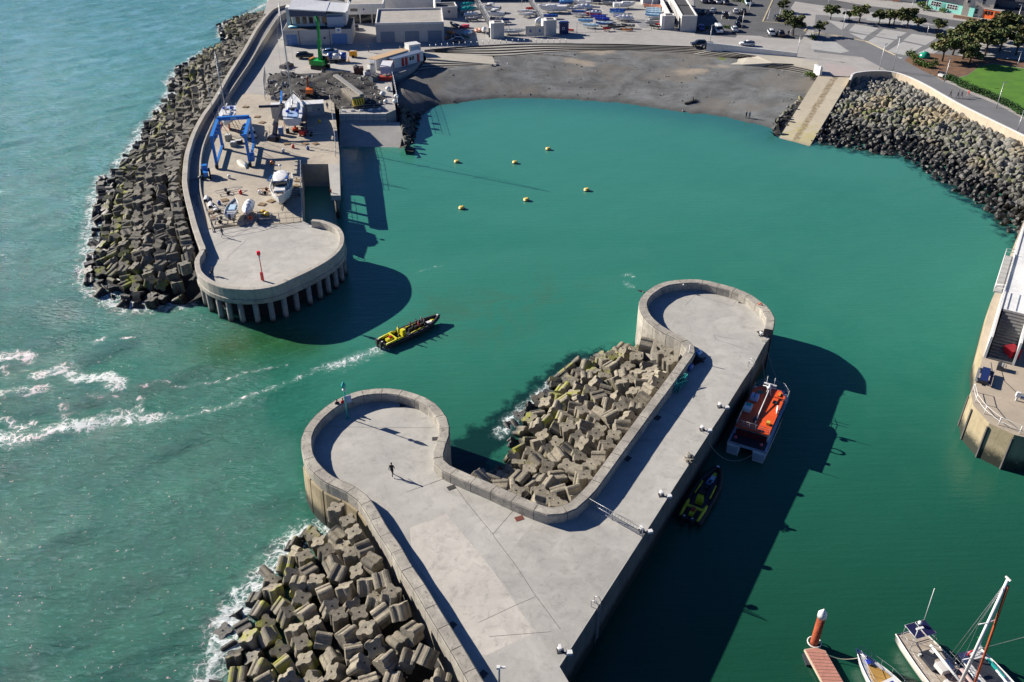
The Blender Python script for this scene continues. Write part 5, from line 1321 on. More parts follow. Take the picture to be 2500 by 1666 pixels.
def tree_proto(seed, h, rad):
    rg = random.Random(seed)
    cl = [(0, 0, h * .72, rad * .55)]
    for k in range(11):
        a_ = k * 2.4 + rg.uniform(-.4, .4); rr = rad * rg.uniform(.3, .8); cl.append((math.cos(a_) * rr, math.sin(a_) * rr, h * rg.uniform(.5, .95), rad * rg.uniform(.24, .42)))
    t = thing('pine_tree', 'x', 'tree', (0, 0, -90))
    MB_ = foliage(seed, cl, 88, .7, 1.4, .30, .5); MB_.build('crown', M_pine, t)
    q = MB(); q.tube([(0, 0, -.1), (.1, .05, h * .35), (.25, 0, h * .62)], [.2, .15, .09], 7)
    for c_ in cl[1:9]: q.tube([(.08, .03, h * .32), (c_[0] * .5, c_[1] * .5, (h * .35 + c_[2]) / 2), (c_[0], c_[1], c_[2])], [.09, .06, .03], 5)
    q.build('trunk', M_bark, t); return t
protos = [tree_proto(40, 4.6, 2.6), tree_proto(41, 5.4, 3.0), tree_proto(42, 4.2, 2.4)]
tr = [((1917, 62), 1.0, 'wind shaped pine at the car park entrance corner'), ((1936, 87), 1.15, 'brownish pine on the tan bed by the car park'), ((1999, 88), 1.0, 'dark pine beside the square tree pits'), ((1910, 30), .9, 'small pine behind the car park entrance'),
      ((2027, 48), .9, 'first pine of the plaza row from the left'), ((2072, 53), .85, 'second pine of the plaza row, close beside a taller one'), ((2097, 57), 1.25, 'tallest pine in the left half of the plaza row'), ((2145, 59), .85, 'slim pine of the plaza row left of the lamp'), ((2170, 64), 1.25, 'broad pine in the middle of the plaza row'), ((2182, 60), .95, 'pine overlapping the broad middle one of the row'),
      ((2213, 70), 1.2, 'spreading pine right of the middle of the plaza row'), ((2238, 75), 1.0, 'pine of the row next to the orange benches'), ((2288, 82), .95, 'single round pine at the right end of the plaza row'),
      ((2300, 150), 1.35, 'leftmost pine of the thicket beside the planting bed'), ((2325, 135), 1.4, 'pine of the thicket behind the tall lamp post'), ((2350, 145), 1.35, 'brownish pine of the thicket overhanging the bench'), ((2345, 118), 1.5, 'pine deep in the middle of the thicket'), ((2375, 130), 1.5, 'thick pine at the edge of the lawn'), ((2385, 110), 1.5, 'high crowned pine at the back of the thicket'),
      ((2405, 135), 1.5, 'pine whose shadow falls across the lawn'), ((2415, 100), 1.6, 'tallest pine of the thicket against the street'), ((2440, 125), 1.5, 'dark pine at the right of the thicket'), ((2452, 100), 1.6, 'pine nearest the street at the right of the thicket'), ((2480, 135), 1.4, 'dark pine above the lawn bollards'), ((2500, 115), 1.4, 'pine cut by the right edge of the picture'), ((2365, 160), 1.1, 'small pine over the lawn corner by the hedge')]
for i, ((px, py), s, lab) in enumerate(tr):
    p = W(px, py, LAND); pr = protos[i % 3]
    o = pr if i < 3 else dup(pr)
    o.location = p; o.rotation_euler = (0, 0, i * 1.7); o.scale = (s, s, s * .95); tag(o, lab, 'tree', 'pine trees of the plaza and park')
sh = foliage(60, [(0, 0, .5, .8), (.6, .3, .4, .55), (-.5, .3, .45, .6), (.1, -.5, .35, .5)], 110, .6, 1.3, .15, .75)
shme = sh.mesh('shrub', [M_shrub])
for i, ((px, py), s, lab) in enumerate([((2223, 137), 1.6, 'bright green shrub at the left tip of the planting bed'), ((2233, 146), 1.5, 'shrub in front of the green dome on the bed'), ((2242, 160), 1.6, 'larger shrub at the lower edge of the bed'), ((2256, 163), 1.5, 'shrub beside the little stakes of the bed'), ((2270, 166), 1.3, 'yellowish shrub right of the staked ones'), ((2282, 158), 1.2, 'small shrub under the thicket edge'),
        ((1985, 96), 1.4, 'round green shrub at the end of the tree pits'), ((1768, 68), .9, 'small shrub in the car park strip next to the white van'), ((1777, 69), .9, 'second small shrub in the car park strip'), ((1725, 71), .8, 'dark shrub between the blue car and the van'),
        ((1950, 185), 0, 'x'), ((1984, 190), 1.2, 'green weeds at the left top of the long slipway'), ((1976, 188), 1.5, 'weed clump where the steps meet the slipway rocks'), ((2087, 195), 1.1, 'weeds on the rocks right of the slipway head'), ((1815, 5), 1.6, 'hedge bush at the top of the car park'), ((1795, 3), 1.7, 'leftmost hedge bush at the top of the car park'), ((2320, 28), 1.8, 'dark bush in the garden of the teal bungalow'), ((2250, 18), 2.0, 'wide green garden bush left of the teal bungalow'), ((2262, 26), 1.6, 'garden bush before the teal bungalow window'), ((2300, 30), 1.4, 'low garden bush at the bungalow door')]):
    if not s: continue
    o = bpy.data.objects.new('shrub', shme); COL.objects.link(o); o.location = W(px, py, LAND if py < 185 else LAND - .8); o.rotation_euler = (0, 0, i * 1.3); o.scale = (s, s, s); tag(o, lab, 'shrub', 'shrubs of the beds and gardens')
hl = catmull(WL(zM([(1460, 915), (1520, 925), (1600, 975), (1750, 1045), (1950, 1120), (2080, 1185), (2220, 1250), (2300, 1310), (2353, 1340), (2600, 1450)]), LAND), 2)
for seg_, lab in (((0.0, .28), 'clipped hedge along the path, nearest the bench'), ((.30, .62), 'long middle length of clipped hedge beside the lawn'), ((.64, 1.0), 'lower length of clipped hedge beside the lawn')):
    ln = [along(hl, seg_[0] + (seg_[1] - seg_[0]) * k / 14) for k in range(15)]; o0 = ln[0].copy()
    f = foliage(int(seg_[0] * 90) + 5, [(p.x - o0.x, p.y - o0.y, .65, 1.1) for p in ln], 190, .6, 1.2, .16, .75)
    tag(f.build('hedge', [M_hedge], None, o0), lab, 'hedge', 'hedges of the park')
# street lamps
def lamp_proto(name, h, arm, lab):
    t = thing(name, lab, 'street lamp', (0, 0, 0), 0, 'lamp posts of the promenade and town')
    MB().tube([(0, 0, 0), (0, 0, 1.2), (0, 0, h)], [.11, .09, .06], 8).build('pole', M_steel, t)
    hd = MB().box((arm / 2 + .1, 0, h + .05), (arm + .5, .22, .12)).build('lamp_head', M_steel, t); MB().box((arm / 2 + .25, 0, h - .02), (arm * .7, .18, .03)).build('diffuser', M_white, hd)
    return t
lp = lamp_proto('street_lamp', 6.0, .5, 'x')
for i, (b_, t_, lab) in enumerate([((2432.5, 264), (2448, 204), 'short lamp post rising from the hedge by the lawn'), ((2305, 200), (2318, 143), 'lamp post beside the bench under the pines'), ((2178, 176), (2200, 93), 'tallest pole standing at the cream wall'), ((2147, 170), (2158, 110), 'lamp post with a dark bin on the yellow kerb'), ((2057, 73), (2065, 25), 'lamp post among the pale slabs of the plaza'),
        ((1945, 139), (1955, 85), 'lamp post at the right end of the white wall'), ((1733, 106), (1737, 63), 'lamp post on the quay road behind the dark car'), ((1811, 70), (1817, 27), 'front lamp of the pair in the car park'), ((1828, 36), (1831, 0), 'rear lamp of the pair in the car park'), ((2381, 72), (2391, 38), 'white lamp pole across the street from the cream house'), ((2480, 62), (2495, 12), 'thick white pole at the right of the street'),
        ((2483, 162), (2495, 127), 'lamp post at the far edge of the lawn'), ((2483, 322), (2500, 272), 'white pole by the cream wall at the right edge'), ((2021, 17), (2025, -20), 'lamp at the top between the plaza trees'), ((1693, 32), (1697, 10), 'lamp post against the slotted building'), ((2225, 24), (2229, 4), 'lamp in the gardens left of the teal bungalow'), ((2259, 22), (2261, 0), 'white pole at the left end of the teal bungalow'), ((2263, 85), (2271, 55), 'lamp post among the plaza trees near the orange benches')]):
    p = W(*b_, LAND)
    dep = p.y * math.cos(TH) + (CH - LAND) * math.sin(TH); px_h = (b_[1] - t_[1]); v = (b_[1] - 833) / FPX
    h = px_h * dep / FPX / (math.cos(TH) - v * math.sin(TH)); s = max(.6, min(1.5, h / 6.0))
    o = lp if i == 0 else dup(lp)
    o.location = p; o.scale = (1, 1, s); o.rotation_euler = (0, 0, R(180 if i % 3 else 30)); tag(o, lab)
# ================================================================ VEHICLES
CARM = {}
def car_paint(n, c):
    m = mat('car_' + n, c, .25, tuple(x * .96 for x in c)); nodes(m)[2].inputs['Coat Weight'].default_value = .5; return m
M_tyre = mat('tyre', (.012, .012, .012), .85); M_rim = mat('alloy_rim', (.5, .5, .52), .35, metal=.7); M_lamp = paint('lamp_glass', (.75, .75, .72), .15); M_tail = paint('tail_lamp', (.35, .01, .01), .2)
def vehicle(kind, paint_, name, lab, loc, rz, group=None, cat='car'):
    """car body lofted along its length (local +x is forward)"""
    t = thing(name, lab, cat, loc, rz, group)
    if kind == 'van':
        L_, Wd = 5.0, 1.95; low = [(-2.5, .45, 1.0), (-2.45, .35, 1.15), (2.1, .35, 1.1), (2.5, .5, .85)]
        cab = [(-2.48, 1.0, 1.86, 2.05), (-2.3, 1.0, 1.9, 2.12), (1.0, 1.0, 1.9, 2.12), (1.35, 1.05, 1.86, 1.98), (2.1, 1.05, 1.80, 1.14)]
    elif kind == 'suv':
        L_, Wd = 4.6, 1.9; low = [(-2.3, .5, .95), (-2.25, .4, 1.05), (1.2, .38, 1.02), (2.2, .45, .9), (2.3, .55, .75)]
        cab = [(-2.2, .95, 1.6, 1.1), (-1.8, .98, 1.42, 1.66), (0, 1, 1.42, 1.7), (.6, 1, 1.42, 1.62), (1.25, 1, 1.6, 1.04)]
    else:
        L_, Wd = 4.2, 1.76; low = [(-2.1, .42, .85), (-2.05, .32, .95), (1.0, .3, .93), (2.0, .36, .78), (2.1, .45, .6)]
        cab = [(-1.95, .9, 1.5, .97), (-1.35, .9, 1.28, 1.38), (-.2, .9, 1.3, 1.46), (.35, .9, 1.3, 1.42), (1.1, .9, 1.48, .95)]
    mb = MB(); rings = []
    for x, z0, z1 in low:
        w = Wd / 2 * (.93 if abs(x) > L_ * .47 else 1.0)
        rings.append([Vector((x, -w * .95, z0)), Vector((x, -w, (z0 + z1) / 2)), Vector((x, -w * .96, z1)), Vector((x, -w * .7, z1 + .03)), Vector((x, w * .7, z1 + .03)), Vector((x, w * .96, z1)), Vector((x, w, (z0 + z1) / 2)), Vector((x, w * .95, z0))])
    mb.loft(rings, 0, True, True)
    # roof skin
    top = [c for c in cab if c[3] > low[1][2] + .3]
    rr = [[Vector((x, -wt / 2 * .92, zt - .04)), Vector((x, -wt / 2 * .6, zt + .02)), Vector((x, wt / 2 * .6, zt + .02)), Vector((x, wt / 2 * .92, zt - .04)), Vector((x, wt / 2 * .9, zt - .08)), Vector((x, -wt / 2 * .9, zt - .08))] for x, zb, wt, zt in top]
    mb.loft(rr, 0, True, True)
    if kind == 'van': mb.loft([[Vector((x, -.96, 1.0)), Vector((x, -.93, 2.03)), Vector((x, .93, 2.03)), Vector((x, .96, 1.0))] for x in (-2.46, -2.3, .3)], 0, True, False)
    mb.build('body', paint_, t)
    g_ = MB(); g_.loft([[Vector((x, -Wd / 2 * .93, low[1][2] - .02)), Vector((x, -wt / 2 * .86, zt - .07)), Vector((x, wt / 2 * .86, zt - .07)), Vector((x, Wd / 2 * .93, low[1][2] - .02))] for x, zb, wt, zt in cab], 0, True, False)
    g_.build('windows', M_glass, t)
    for sx in (-1, 1):
        for sy in (-1, 1):
            q = MB().tube([(L_ * .31 * sx, sy * (Wd / 2 - .2), .33), (L_ * .31 * sx, sy * (Wd / 2 + .01), .33)], .33, 12).build('wheel', M_tyre, t)
            MB().tube([(L_ * .31 * sx, sy * (Wd / 2 + .005), .33), (L_ * .31 * sx, sy * (Wd / 2 + .02), .33)], .2, 10).build('rim', M_rim, q)
    for sy in (-1, 1):
        MB().box((low[-1][0] - .06, sy * Wd * .34, low[-1][2] + .02), (.16, .34, .14)).build('headlight', M_lamp, t)
        MB().box((-L_ / 2 + .02, sy * Wd * .38, low[0][2] - .08), (.1, .26, .16)).build('tail_light', M_tail, t)
    return t
cars = [((1719 - 24, 113), 'suv', (.025, .03, .04), 186, 'dark estate car driving on the quay road above the beach steps'), ((1668, 13), 'suv', (.02, .02, .022), 90, 'black car at the top left of the car park by the slotted building'), ((1716, 6), 'car', (.13, .14, .16), 92, 'grey car second from the left in the top row'), ((1733, 7), 'car', (.03, .035, .06), 92, 'navy car third in the top row of the car park'), ((1752, 8), 'car', (.6, .62, .63), 92, 'silver white car fourth in the top row'), ((1770, 10), 'suv', (.16, .17, .18), 92, 'grey suv at the right end of the top row'),
        ((1716, 34), 'car', (.10, .11, .125), 70, 'dim grey car in the shadow of the slotted building'), ((1741, 31), 'car', (.42, .48, .54), 70, 'pale silver hatchback alone in the second row'), ((1772, 42), 'suv', (.045, .035, .04), 75, 'dark maroon car in the middle of the car park'), ((1796, 32), 'car', (.75, .75, .75), 80, 'white hatchback nose to tail with a dark one'), ((1814, 34), 'suv', (.022, .024, .026), 80, 'black car beside the white hatchback'), ((1806, 51), 'car', (.02, .025, .035), 75, 'dark car next to the tan traffic island'),
        ((1711, 72), 'car', (.02, .10, .42), 88, 'bright blue car parked in the shade of the slotted building'), ((1800, 64), 'car', (.015, .02, .05), 80, 'dark blue car behind the silver white one'), ((1793, 76), 'car', (.66, .70, .74), 86, 'silver white car at the front right of the bays'), ((1897, 49), 'suv', (.02, .024, .03), 84, 'dark car in the far bay beside the pines'), ((1919, 47), 'suv', (.018, .022, .03), 84, 'very dark car right of the other under the pines'), ((1882, 85), 'suv', (.72, .74, .76), 84, 'white car with a load on its roof at the front right bays'), ((1905, 88), 'suv', (.02, .02, .025), 84, 'black car with doors shut beside the white roof loaded one'),
        ((745, 142), 'suv', (.02, .024, .022), 10, 'dark green suv beside the green crane'), ((808, 132), 'car', (.10, .22, .42), 8, 'blue car half hidden behind the green crane'), ((863, 46), 'car', (.05, .06, .075), 10, 'dark car in the alley under the glazed entrance'), ((887, 48), 'car', (.05, .03, .035), 5, 'dark red car in the alley left of the stepped wall'), ((868, 72), 'car', (.06, .08, .12), 95, 'dark blue car in the alley beside the clubhouse'), ((1115, 103), 'car', (.10, .12, .15), 178, 'grey hatchback parked at the foot of the kayak pile'), ((1727, 116), 'car', (.03, .035, .05), 186, 'dark car mostly hidden behind the left end of the white wall')]
for i, ((px, py), kind, c, an, lab) in enumerate(cars):
    if i == 0: px += 10
    t = vehicle(kind, car_paint('%d' % i, c), 'parked_car', lab, W(px, py, LAND + .02), R(an), 'cars on the quay and in the car park')
vehicle('van', car_paint('vanwhite', (.78, .78, .77)), 'camper_van', 'tall white van with a pale bonnet parked at the front of the bays', W(1754, 79, LAND + .02), R(-92), None, 'van')
vehicle('van', car_paint('vanmint', (.60, .74, .76)), 'delivery_van', 'pale mint van near the top of the access road', W(1826, 12, LAND + .02), R(-95), None, 'van')
vehicle('suv', car_paint('yardwhite', (.78, .79, .80)), 'estate_car', 'white estate car seen from behind beside the blue travel lift', W(614, 332, LZ + .03), R(112), None, 'car')
t = vehicle('car', car_paint('pickwhite', (.80, .80, .80)), 'pickup_truck', 'white pickup behind the long white wall', W(1823, 112, LAND + .02), R(176), None, 'pickup')
MB().box((-1.35, 0, 1.0), (1.3, 1.5, .3)).build('load_bed', M_darksteel, t)

# ================================================================ BOATS
def hull_rings(L_, B, D, stern=.8, bow_rise=.35, full=1.9, m=12, n=9, flat=.55, rake=.12):
    rings = []; sheer = []
    for i in range(m + 1):
        t = i / m; x = -L_ / 2 + L_ * t
        f = stern + (1 - stern) * math.sin(min(1, t / .45) * math.pi / 2) if t < .45 else max(0.012, (1 - ((t - .45) / .55) ** full))
        b_ = B / 2 * f; zs = D + bow_rise * max(0, (t - .3) / .7) ** 2; zk = (D * .55) * max(0, (t - .7) / .3) ** 2.2
        ring = []
        for k in range(n):
            u = k / (n - 1) * 2 - 1; s = 1 if u > 0 else -1; a_ = abs(u)
            yy = b_ * (min(1, (a_ / flat)) ** .8 * .86 + (max(0, a_ - flat) / (1 - flat)) * .14) * s
            zz = zk + (zs - zk) * (a_ ** (2.6 if t < .75 else 1.7))
            ring.append(Vector((x + rake * L_ * max(0, (t - .6) / .4) * (a_ ** 2) * .5, yy, zz)))
        rings.append(ring); sheer.append((ring[0].copy(), ring[-1].copy()))
    return rings, sheer
def build_hull(t, L_, B, D, hm, dm, drop=.05, name='hull', deck='deck', **k):
    rings, sh = hull_rings(L_, B, D, **k); mb = MB().loft(rings, 0, False, True)
    n = len(rings[0]); mb.f.append([q for q in range(n)]); mb.m.append(0); mb.sm.append(False)
    h = mb.build(name, hm, t)
    vs = []; fs = []
    for a_, c in sh: vs += [a_ * 1.0 - Vector((0, 0, drop)), c - Vector((0, 0, drop))]
    for v in vs: v.y *= .97
    for i in range(len(sh) - 1): fs.append((2 * i, 2 * i + 2, 2 * i + 3, 2 * i + 1))
    d = MB().add(vs, fs).build(deck, dm, t)
    g_ = MB()
    g_.tube([a_ for a_, c in sh] , .035 * (L_ / 5) ** .5 + .01, 5); g_.tube([c for a_, c in sh], .035 * (L_ / 5) ** .5 + .01, 5)
    g_.build('gunwale', hm, t)
    return h, d, sh
BC = dict(white=(.80, .80, .79), grey=(.30, .32, .34), dark=(.03, .035, .045), blue=(.02, .09, .36), royal=(.025, .05, .42), sky=(.18, .42, .72), light=(.50, .68, .80), teal=(.02, .40, .34), red=(.60, .025, .02), pink=(.75, .10, .14), orange=(.80, .25, .05), salmon=(.85, .42, .28), yellow=(.75, .45, .03), navy=(.015, .03, .12), green=(.03, .20, .08), cream=(.72, .66, .52))
def bmat(n): return paint('boat_' + n, BC[n], .35)
def stand(t, L_, h, m_=None):
    q = MB()
    for x in (-L_ * .25, L_ * .2):
        q.box((x, 0, -h + .12), (.12, 1.2, .1)); q.tube([(x, -.5, -h + .1), (x, -.35, .1)], .04, 5).tube([(x, .5, -h + .1), (x, .35, .1)], .04, 5)
    q.tube([(-L_ * .35, 0, -h + .15), (L_ * .45, 0, -h + .15)], .05, 5)
    q.build('trailer', m_ or M_darksteel, t)
def small_boat(kind, c1, c2, L_, lab, loc, rz, lift=.55, name=None, group='boats laid up in the boat park', roll=0):
    nm = name or {'dinghy': 'sailing_dinghy', 'cover': 'covered_boat', 'cruiser': 'motor_cruiser', 'open': 'open_boat', 'kayak': 'kayak', 'yacht': 'small_yacht', 'rib': 'inflatable_boat'}[kind]
    t = thing(nm, lab, 'kayak' if kind == 'kayak' else 'boat', (loc.x, loc.y, loc.z + lift), rz, group)
    if roll: t.rotation_euler = (roll, 0, rz)
    B = L_ * (.36 if kind != 'kayak' else .17); D = L_ * (.13 if kind not in ('cruiser', 'yacht') else .19)
    h, d, sh = build_hull(t, L_, B, D, bmat(c1), bmat(c2 if kind in ('kayak', 'dinghy') else c1 if kind != 'open' else 'grey'), .05 if kind != 'open' else .25 * D)
    if kind in ('cover', 'dinghy'):
        rr = []
        for i, (a_, c) in enumerate(sh):
            tt = i / (len(sh) - 1); r_ = (.18 if kind == 'cover' else .07) * L_ * math.sin(math.pi * min(1, .12 + tt * .9)) ** .7 * (.9 + .12 * math.sin(i * 2.1))
            rr.append([Vector((a_.x, a_.y * 1.02 + (c.y - a_.y) * 1.02 * u, a_.z - .02 + r_ * (1 - (2 * u - 1) ** 2) ** .8)) for u in (0, .2, .4, .5, .6, .8, 1)])
        MB().loft(rr, 0, False, False).build('cover', bmat(c2), t)
    if kind == 'dinghy': MB().tube([(L_ * .12, 0, D), (L_ * .12, 0, D + L_ * .85)], .03, 5).build('mast', M_steel, t)
    if kind == 'open': MB().box((0, 0, D * .8), (.25, B * .85, .05)).box((-L_ * .25, 0, D * .8), (.25, B * .85, .05)).build('thwart', M_white, t)
    if kind == 'cruiser':
        MB().box((L_ * .08, 0, D + .30), (L_ * .34, B * .66, .62), taper=.8).build('cabin', M_white, t); MB().box((L_ * .08, 0, D + .38), (L_ * .315, B * .665, .2)).build('windows', M_glass, t)
        MB().ball((-L_ * .04, 0, D + .95), (L_ * .2, B * .42, .12), 12, 4).build('hard_top', M_white, t)
        q = MB(); [q.tube([(-L_ * .04 + sx * L_ * .12, sy * B * .3, D + .3), (-L_ * .04 + sx * L_ * .12, sy * B * .3, D + .92)], .03, 5) for sx in (-1, 1) for sy in (-1, 1)]; q.build('top_posts', M_steel, t)
        MB().box((-L_ / 2 - .15, 0, D * .7), (.35, .4, .8)).build('outboard', M_black, t)
    if kind == 'yacht':
        MB().box((L_ * .08, 0, D + .15), (L_ * .4, B * .55, .35), taper=.75).build('coachroof', M_white, t); MB().tube([(L_ * .1, 0, D), (L_ * .1, 0, D + L_ * 1.15)], .06, 6).build('mast', M_steel, t)
        MB().tube([(L_ * .1, 0, D + .9), (-L_ * .35, 0, D + .85)], .09, 6).build('boom_cover', bmat('navy'), t)
    if kind == 'rib': MB().tube([(-L_ / 2, -B * .45, D), (L_ * .15, -B * .45, D + .05), (L_ * .42, -B * .2, D + .2), (L_ * .48, 0, D + .25), (L_ * .42, B * .2, D + .2), (L_ * .15, B * .45, D + .05), (-L_ / 2, B * .45, D)], L_ * .05, 8).build('tube', bmat(c2), t)
    if lift > .3 and kind != 'kayak': stand(t, L_, lift)
    return t
z5 = lambda p: Z(1060, 0, 6.92, [p])[0]
z6 = lambda p: Z(1380, 0, 6.92, [p])[0]
park = [
 (z5, (340, 195), 'cover', 'white', 'white', 4.2, 250, 'white shrink wrapped boat nearest the rear block, bow down'), (z5, (240, 190), 'open', 'red', 'red', 2.6, 80, 'small red boat leaning by the wall of the rear block'), (z5, (440, 160), 'rib', 'dark', 'grey', 3.0, 60, 'dark grey inflatable between the white wrapped boat and the teal one'),
 (z5, (560, 150), 'cover', 'white', 'teal', 5.2, 20, 'boat under a crumpled pale teal cover at the back'), (z5, (575, 235), 'cover', 'grey', 'teal', 6.0, 22, 'long boat under a smooth bright teal cover'), (z5, (620, 300), 'cover', 'white', 'white', 4.4, 10, 'white covered boat in front of the teal covered one'), (z5, (670, 355), 'open', 'grey', 'light', 5.0, 8, 'pale grey open boat on a trailer beside the left mesh fence'),
 (z5, (950, 205), 'cruiser', 'white', 'white', 6.4, 175, 'white cabin boat with an oval hard top, farther of two'), (z5, (1030, 300), 'cruiser', 'white', 'white', 6.0, 175, 'white cabin boat with an oval hard top, nearer of two'), (z5, (1050, 370), 'open', 'navy', 'white', 5.0, 190, 'dark blue hulled open boat below the two cabin boats'), (z5, (1150, 410), 'cover', 'white', 'navy', 4.2, 200, 'boat with a navy cover behind the left lock-up'),
 (z5, (840, 560), 'cover', 'white', 'white', 3.8, 265, 'white covered boat raised on a tall stand near the left lock-up'), (z5, (1350, 585), 'open', 'white', 'grey', 6.4, 2, 'long white open boat beside the notice gates'), (z5, (1500, 240), 'dinghy', 'white', 'white', 4.2, 215, 'rearmost of three white covered dinghies on trailers'), (z5, (1570, 290), 'dinghy', 'white', 'white', 4.2, 215, 'nearest of three white covered dinghies on trailers'), (z5, (1690, 250), 'dinghy', 'grey', 'white', 4.0, 210, 'grey hulled dinghy tight against the middle fence'), (z5, (1615, 190), 'cover', 'red', 'red', 2.6, 200, 'little red covered boat behind the white dinghies'),
 (z5, (1760, 420), 'cover', 'white', 'white', 5.2, 250, 'big white wrapped boat looming over the notice gates'), (z5, (2010, 215), 'yacht', 'white', 'white', 8.5, 182, 'long white keel boat with a mast behind the middle lock-up'), (z5, (1960, 320), 'dinghy', 'blue', 'blue', 4.6, 190, 'blue covered dinghy right of the middle fence'), (z5, (2240, 95), 'cover', 'blue', 'sky', 5.0, 10, 'bright blue covered boat at the back fence'), (z5, (330, 470), 'rib', 'navy', 'dark', 4.0, 120, 'black inflatable leaning at the right of the store building'), (z5, (400, 470), 'open', 'white', 'white', 3.0, 160, 'small white tender left of the pink boat'),
 (z6, (95, 60), 'cover', 'blue', 'blue', 5.0, 185, 'boat with a royal cover at the top of the middle compound'), (z6, (290, 105), 'yacht', 'white', 'white', 5.6, 178, 'white day sailer with a mast in the back row'), (z6, (90, 190), 'open', 'white', 'white', 5.0, 190, 'white hull at the left of the middle compound'), (z6, (310, 185), 'cover', 'white', 'white', 5.6, 182, 'white covered boat in the second row'), (z6, (240, 250), 'dinghy', 'navy', 'blue', 4.6, 178, 'blue covered dinghy under the white day sailer'), (z6, (480, 235), 'dinghy', 'dark', 'navy', 4.4, 170, 'dark covered dinghy at the right end of the second row'),
 (z6, (230, 290), 'open', 'white', 'white', 4.6, 180, 'slim white hull in the third row'), (z6, (480, 285), 'cover', 'red', 'white', 4.8, 184, 'red hulled boat with a white cover'), (z6, (560, 335), 'dinghy', 'royal', 'royal', 4.6, 184, 'upper royal blue covered dinghy of the middle stack'), (z6, (340, 400), 'dinghy', 'sky', 'sky', 4.4, 186, 'bright sky blue dinghy alone at the left front'), (z6, (620, 375), 'dinghy', 'royal', 'royal', 4.4, 186, 'lower royal blue covered dinghy of the middle stack'), (z6, (430, 480), 'dinghy', 'light', 'light', 4.6, 176, 'pale blue dinghy next to the front gates'), (z6, (655, 450), 'dinghy', 'blue', 'light', 4.8, 182, 'blue and white striped cover dinghy at the front'),
 (z6, (870, 490), 'open', 'dark', 'dark', 5.0, 178, 'dark grey open boat with a small fin behind the gates'), (z6, (1060, 480), 'open', 'dark', 'grey', 4.0, 174, 'grey boat touching the gate post'), (z6, (700, 530), 'rib', 'red', 'red', 2.4, 200, 'small red tender right behind the front gates'), (z6, (1045, 530), 'kayak', 'orange', 'orange', 3.0, 176, 'orange kayak lying behind the front gates'),
 (z6, (750, 95), 'open', 'grey', 'white', 5.2, 172, 'grey green hull at the back of the right rows'), (z6, (990, 145), 'yacht', 'white', 'grey', 7.0, 6, 'large white yacht hull at the back of the right rows'), (z6, (880, 225), 'dinghy', 'blue', 'blue', 4.8, 184, 'farther of two vivid blue covered dinghies'), (z6, (870, 262), 'dinghy', 'sky', 'blue', 4.6, 186, 'nearer of two vivid blue covered dinghies'), (z6, (920, 300), 'open', 'white', 'white', 4.6, 184, 'white hull below the vivid blue pair'), (z6, (930, 335), 'dinghy', 'white', 'royal', 4.4, 184, 'white boat with a dark blue cover in the right rows'), (z6, (1000, 365), 'cover', 'white', 'white', 4.8, 182, 'white covered boat nearest in the right rows'), (z6, (500, 60), 'cover', 'navy', 'navy', 6.0, 178, 'long navy covered boat against the back wall'),
 (z6, (1500, 140), 'kayak', 'salmon', 'salmon', 6.4, 178, 'uppermost salmon orange racing boat of the stack by the pale store'), (z6, (1500, 165), 'kayak', 'salmon', 'salmon', 6.4, 176, 'lower salmon orange racing boat of the stack'), (z6, (1490, 205), 'dinghy', 'light', 'light', 4.6, 180, 'farthest pale blue dinghy of the stack by the long white wall'), (z6, (1490, 235), 'dinghy', 'light', 'light', 4.6, 181, 'second pale blue dinghy of the stack by the long white wall'), (z6, (1490, 268), 'dinghy', 'sky', 'light', 4.8, 180, 'third dinghy of the stack with a bright blue side'), (z6, (1470, 305), 'dinghy', 'sky', 'light', 4.4, 176, 'nearest pale blue dinghy of the stack'),
 (z6, (1530, 370), 'rib', 'grey', 'grey', 4.8, 12, 'grey inflatable at the left of the right lock-up'), (z6, (1470, 440), 'rib', 'grey', 'grey', 4.2, 176, 'pale grey inflatable below the other beside the right lock-up'), (z6, (1590, 470), 'cover', 'dark', 'red', 2.6, 190, 'small red topped boat against the right lock-up'), (z6, (45, 530), 'kayak', 'red', 'red', 3.6, 160, 'red kayak right of the blue board rack'), (z6, (1530, 490), 'open', 'dark', 'dark', 3.4, 180, 'black boat on the ground by the gate end')]
for f, p, kind, c1, c2, L_, an, lab in park:
    q = f(p); small_boat(kind, c1, c2, L_, lab, W(q[0], q[1], LAND + .02), R(an), .5 if kind not in ('kayak',) else .15)
t = thing('board_rack', 'blue rack of boards with a white ring badge beside the middle lock-up', 'rack', W(1366, 84, LAND), R(2))
P_box(t, 'frame', bmat('navy'), 0, 2.6, 0, 2.2, 0, 2.8); MB().tube([(1.1, -.06, 1.6), (1.1, -.0, 1.6)], .42, 16).build('ring_badge', M_white, t); MB().tube([(1.1, -.08, 1.6), (1.1, -.05, 1.6)], .24, 12).build('badge_centre', bmat('navy'), t)
for k in range(4): MB().box((1.3, 1.1, 2.95 + k * .14), (3.2 - k * .3, .7, .1)).build('board', bmat(('blue', 'navy', 'sky', 'blue')[k]), t)
for i, (p, c, sz, lab) in enumerate([((1134, 68), 'pink', 1.3, 'crumpled pink inflatable toy leaning by the kayaks'), ((1142, 84), 'light', 1.2, 'blue and white inflatable with two dark seats'), ((1167, 78), 'salmon', 1.0, 'red and white striped bundle before the raised boat'), ((1100, 82), 'orange', .9, 'orange bundle on the ground by the store corner')]):
    t = thing('inflatable_toy', lab, 'inflatable', W(*p, LAND), i * .8); MB().tube([(-1, -.4, .4), (0, -.7, .5), (1, -.4, .5), (1.2, .3, .5), (0, .7, .4), (-1, .4, .4), (-1, -.4, .4)], .36 * sz, 8).build('tube', bmat(c), t); MB().ball((0, 0, .3), (.9, .55, .3), 10, 4).build('floor', M_white, t)
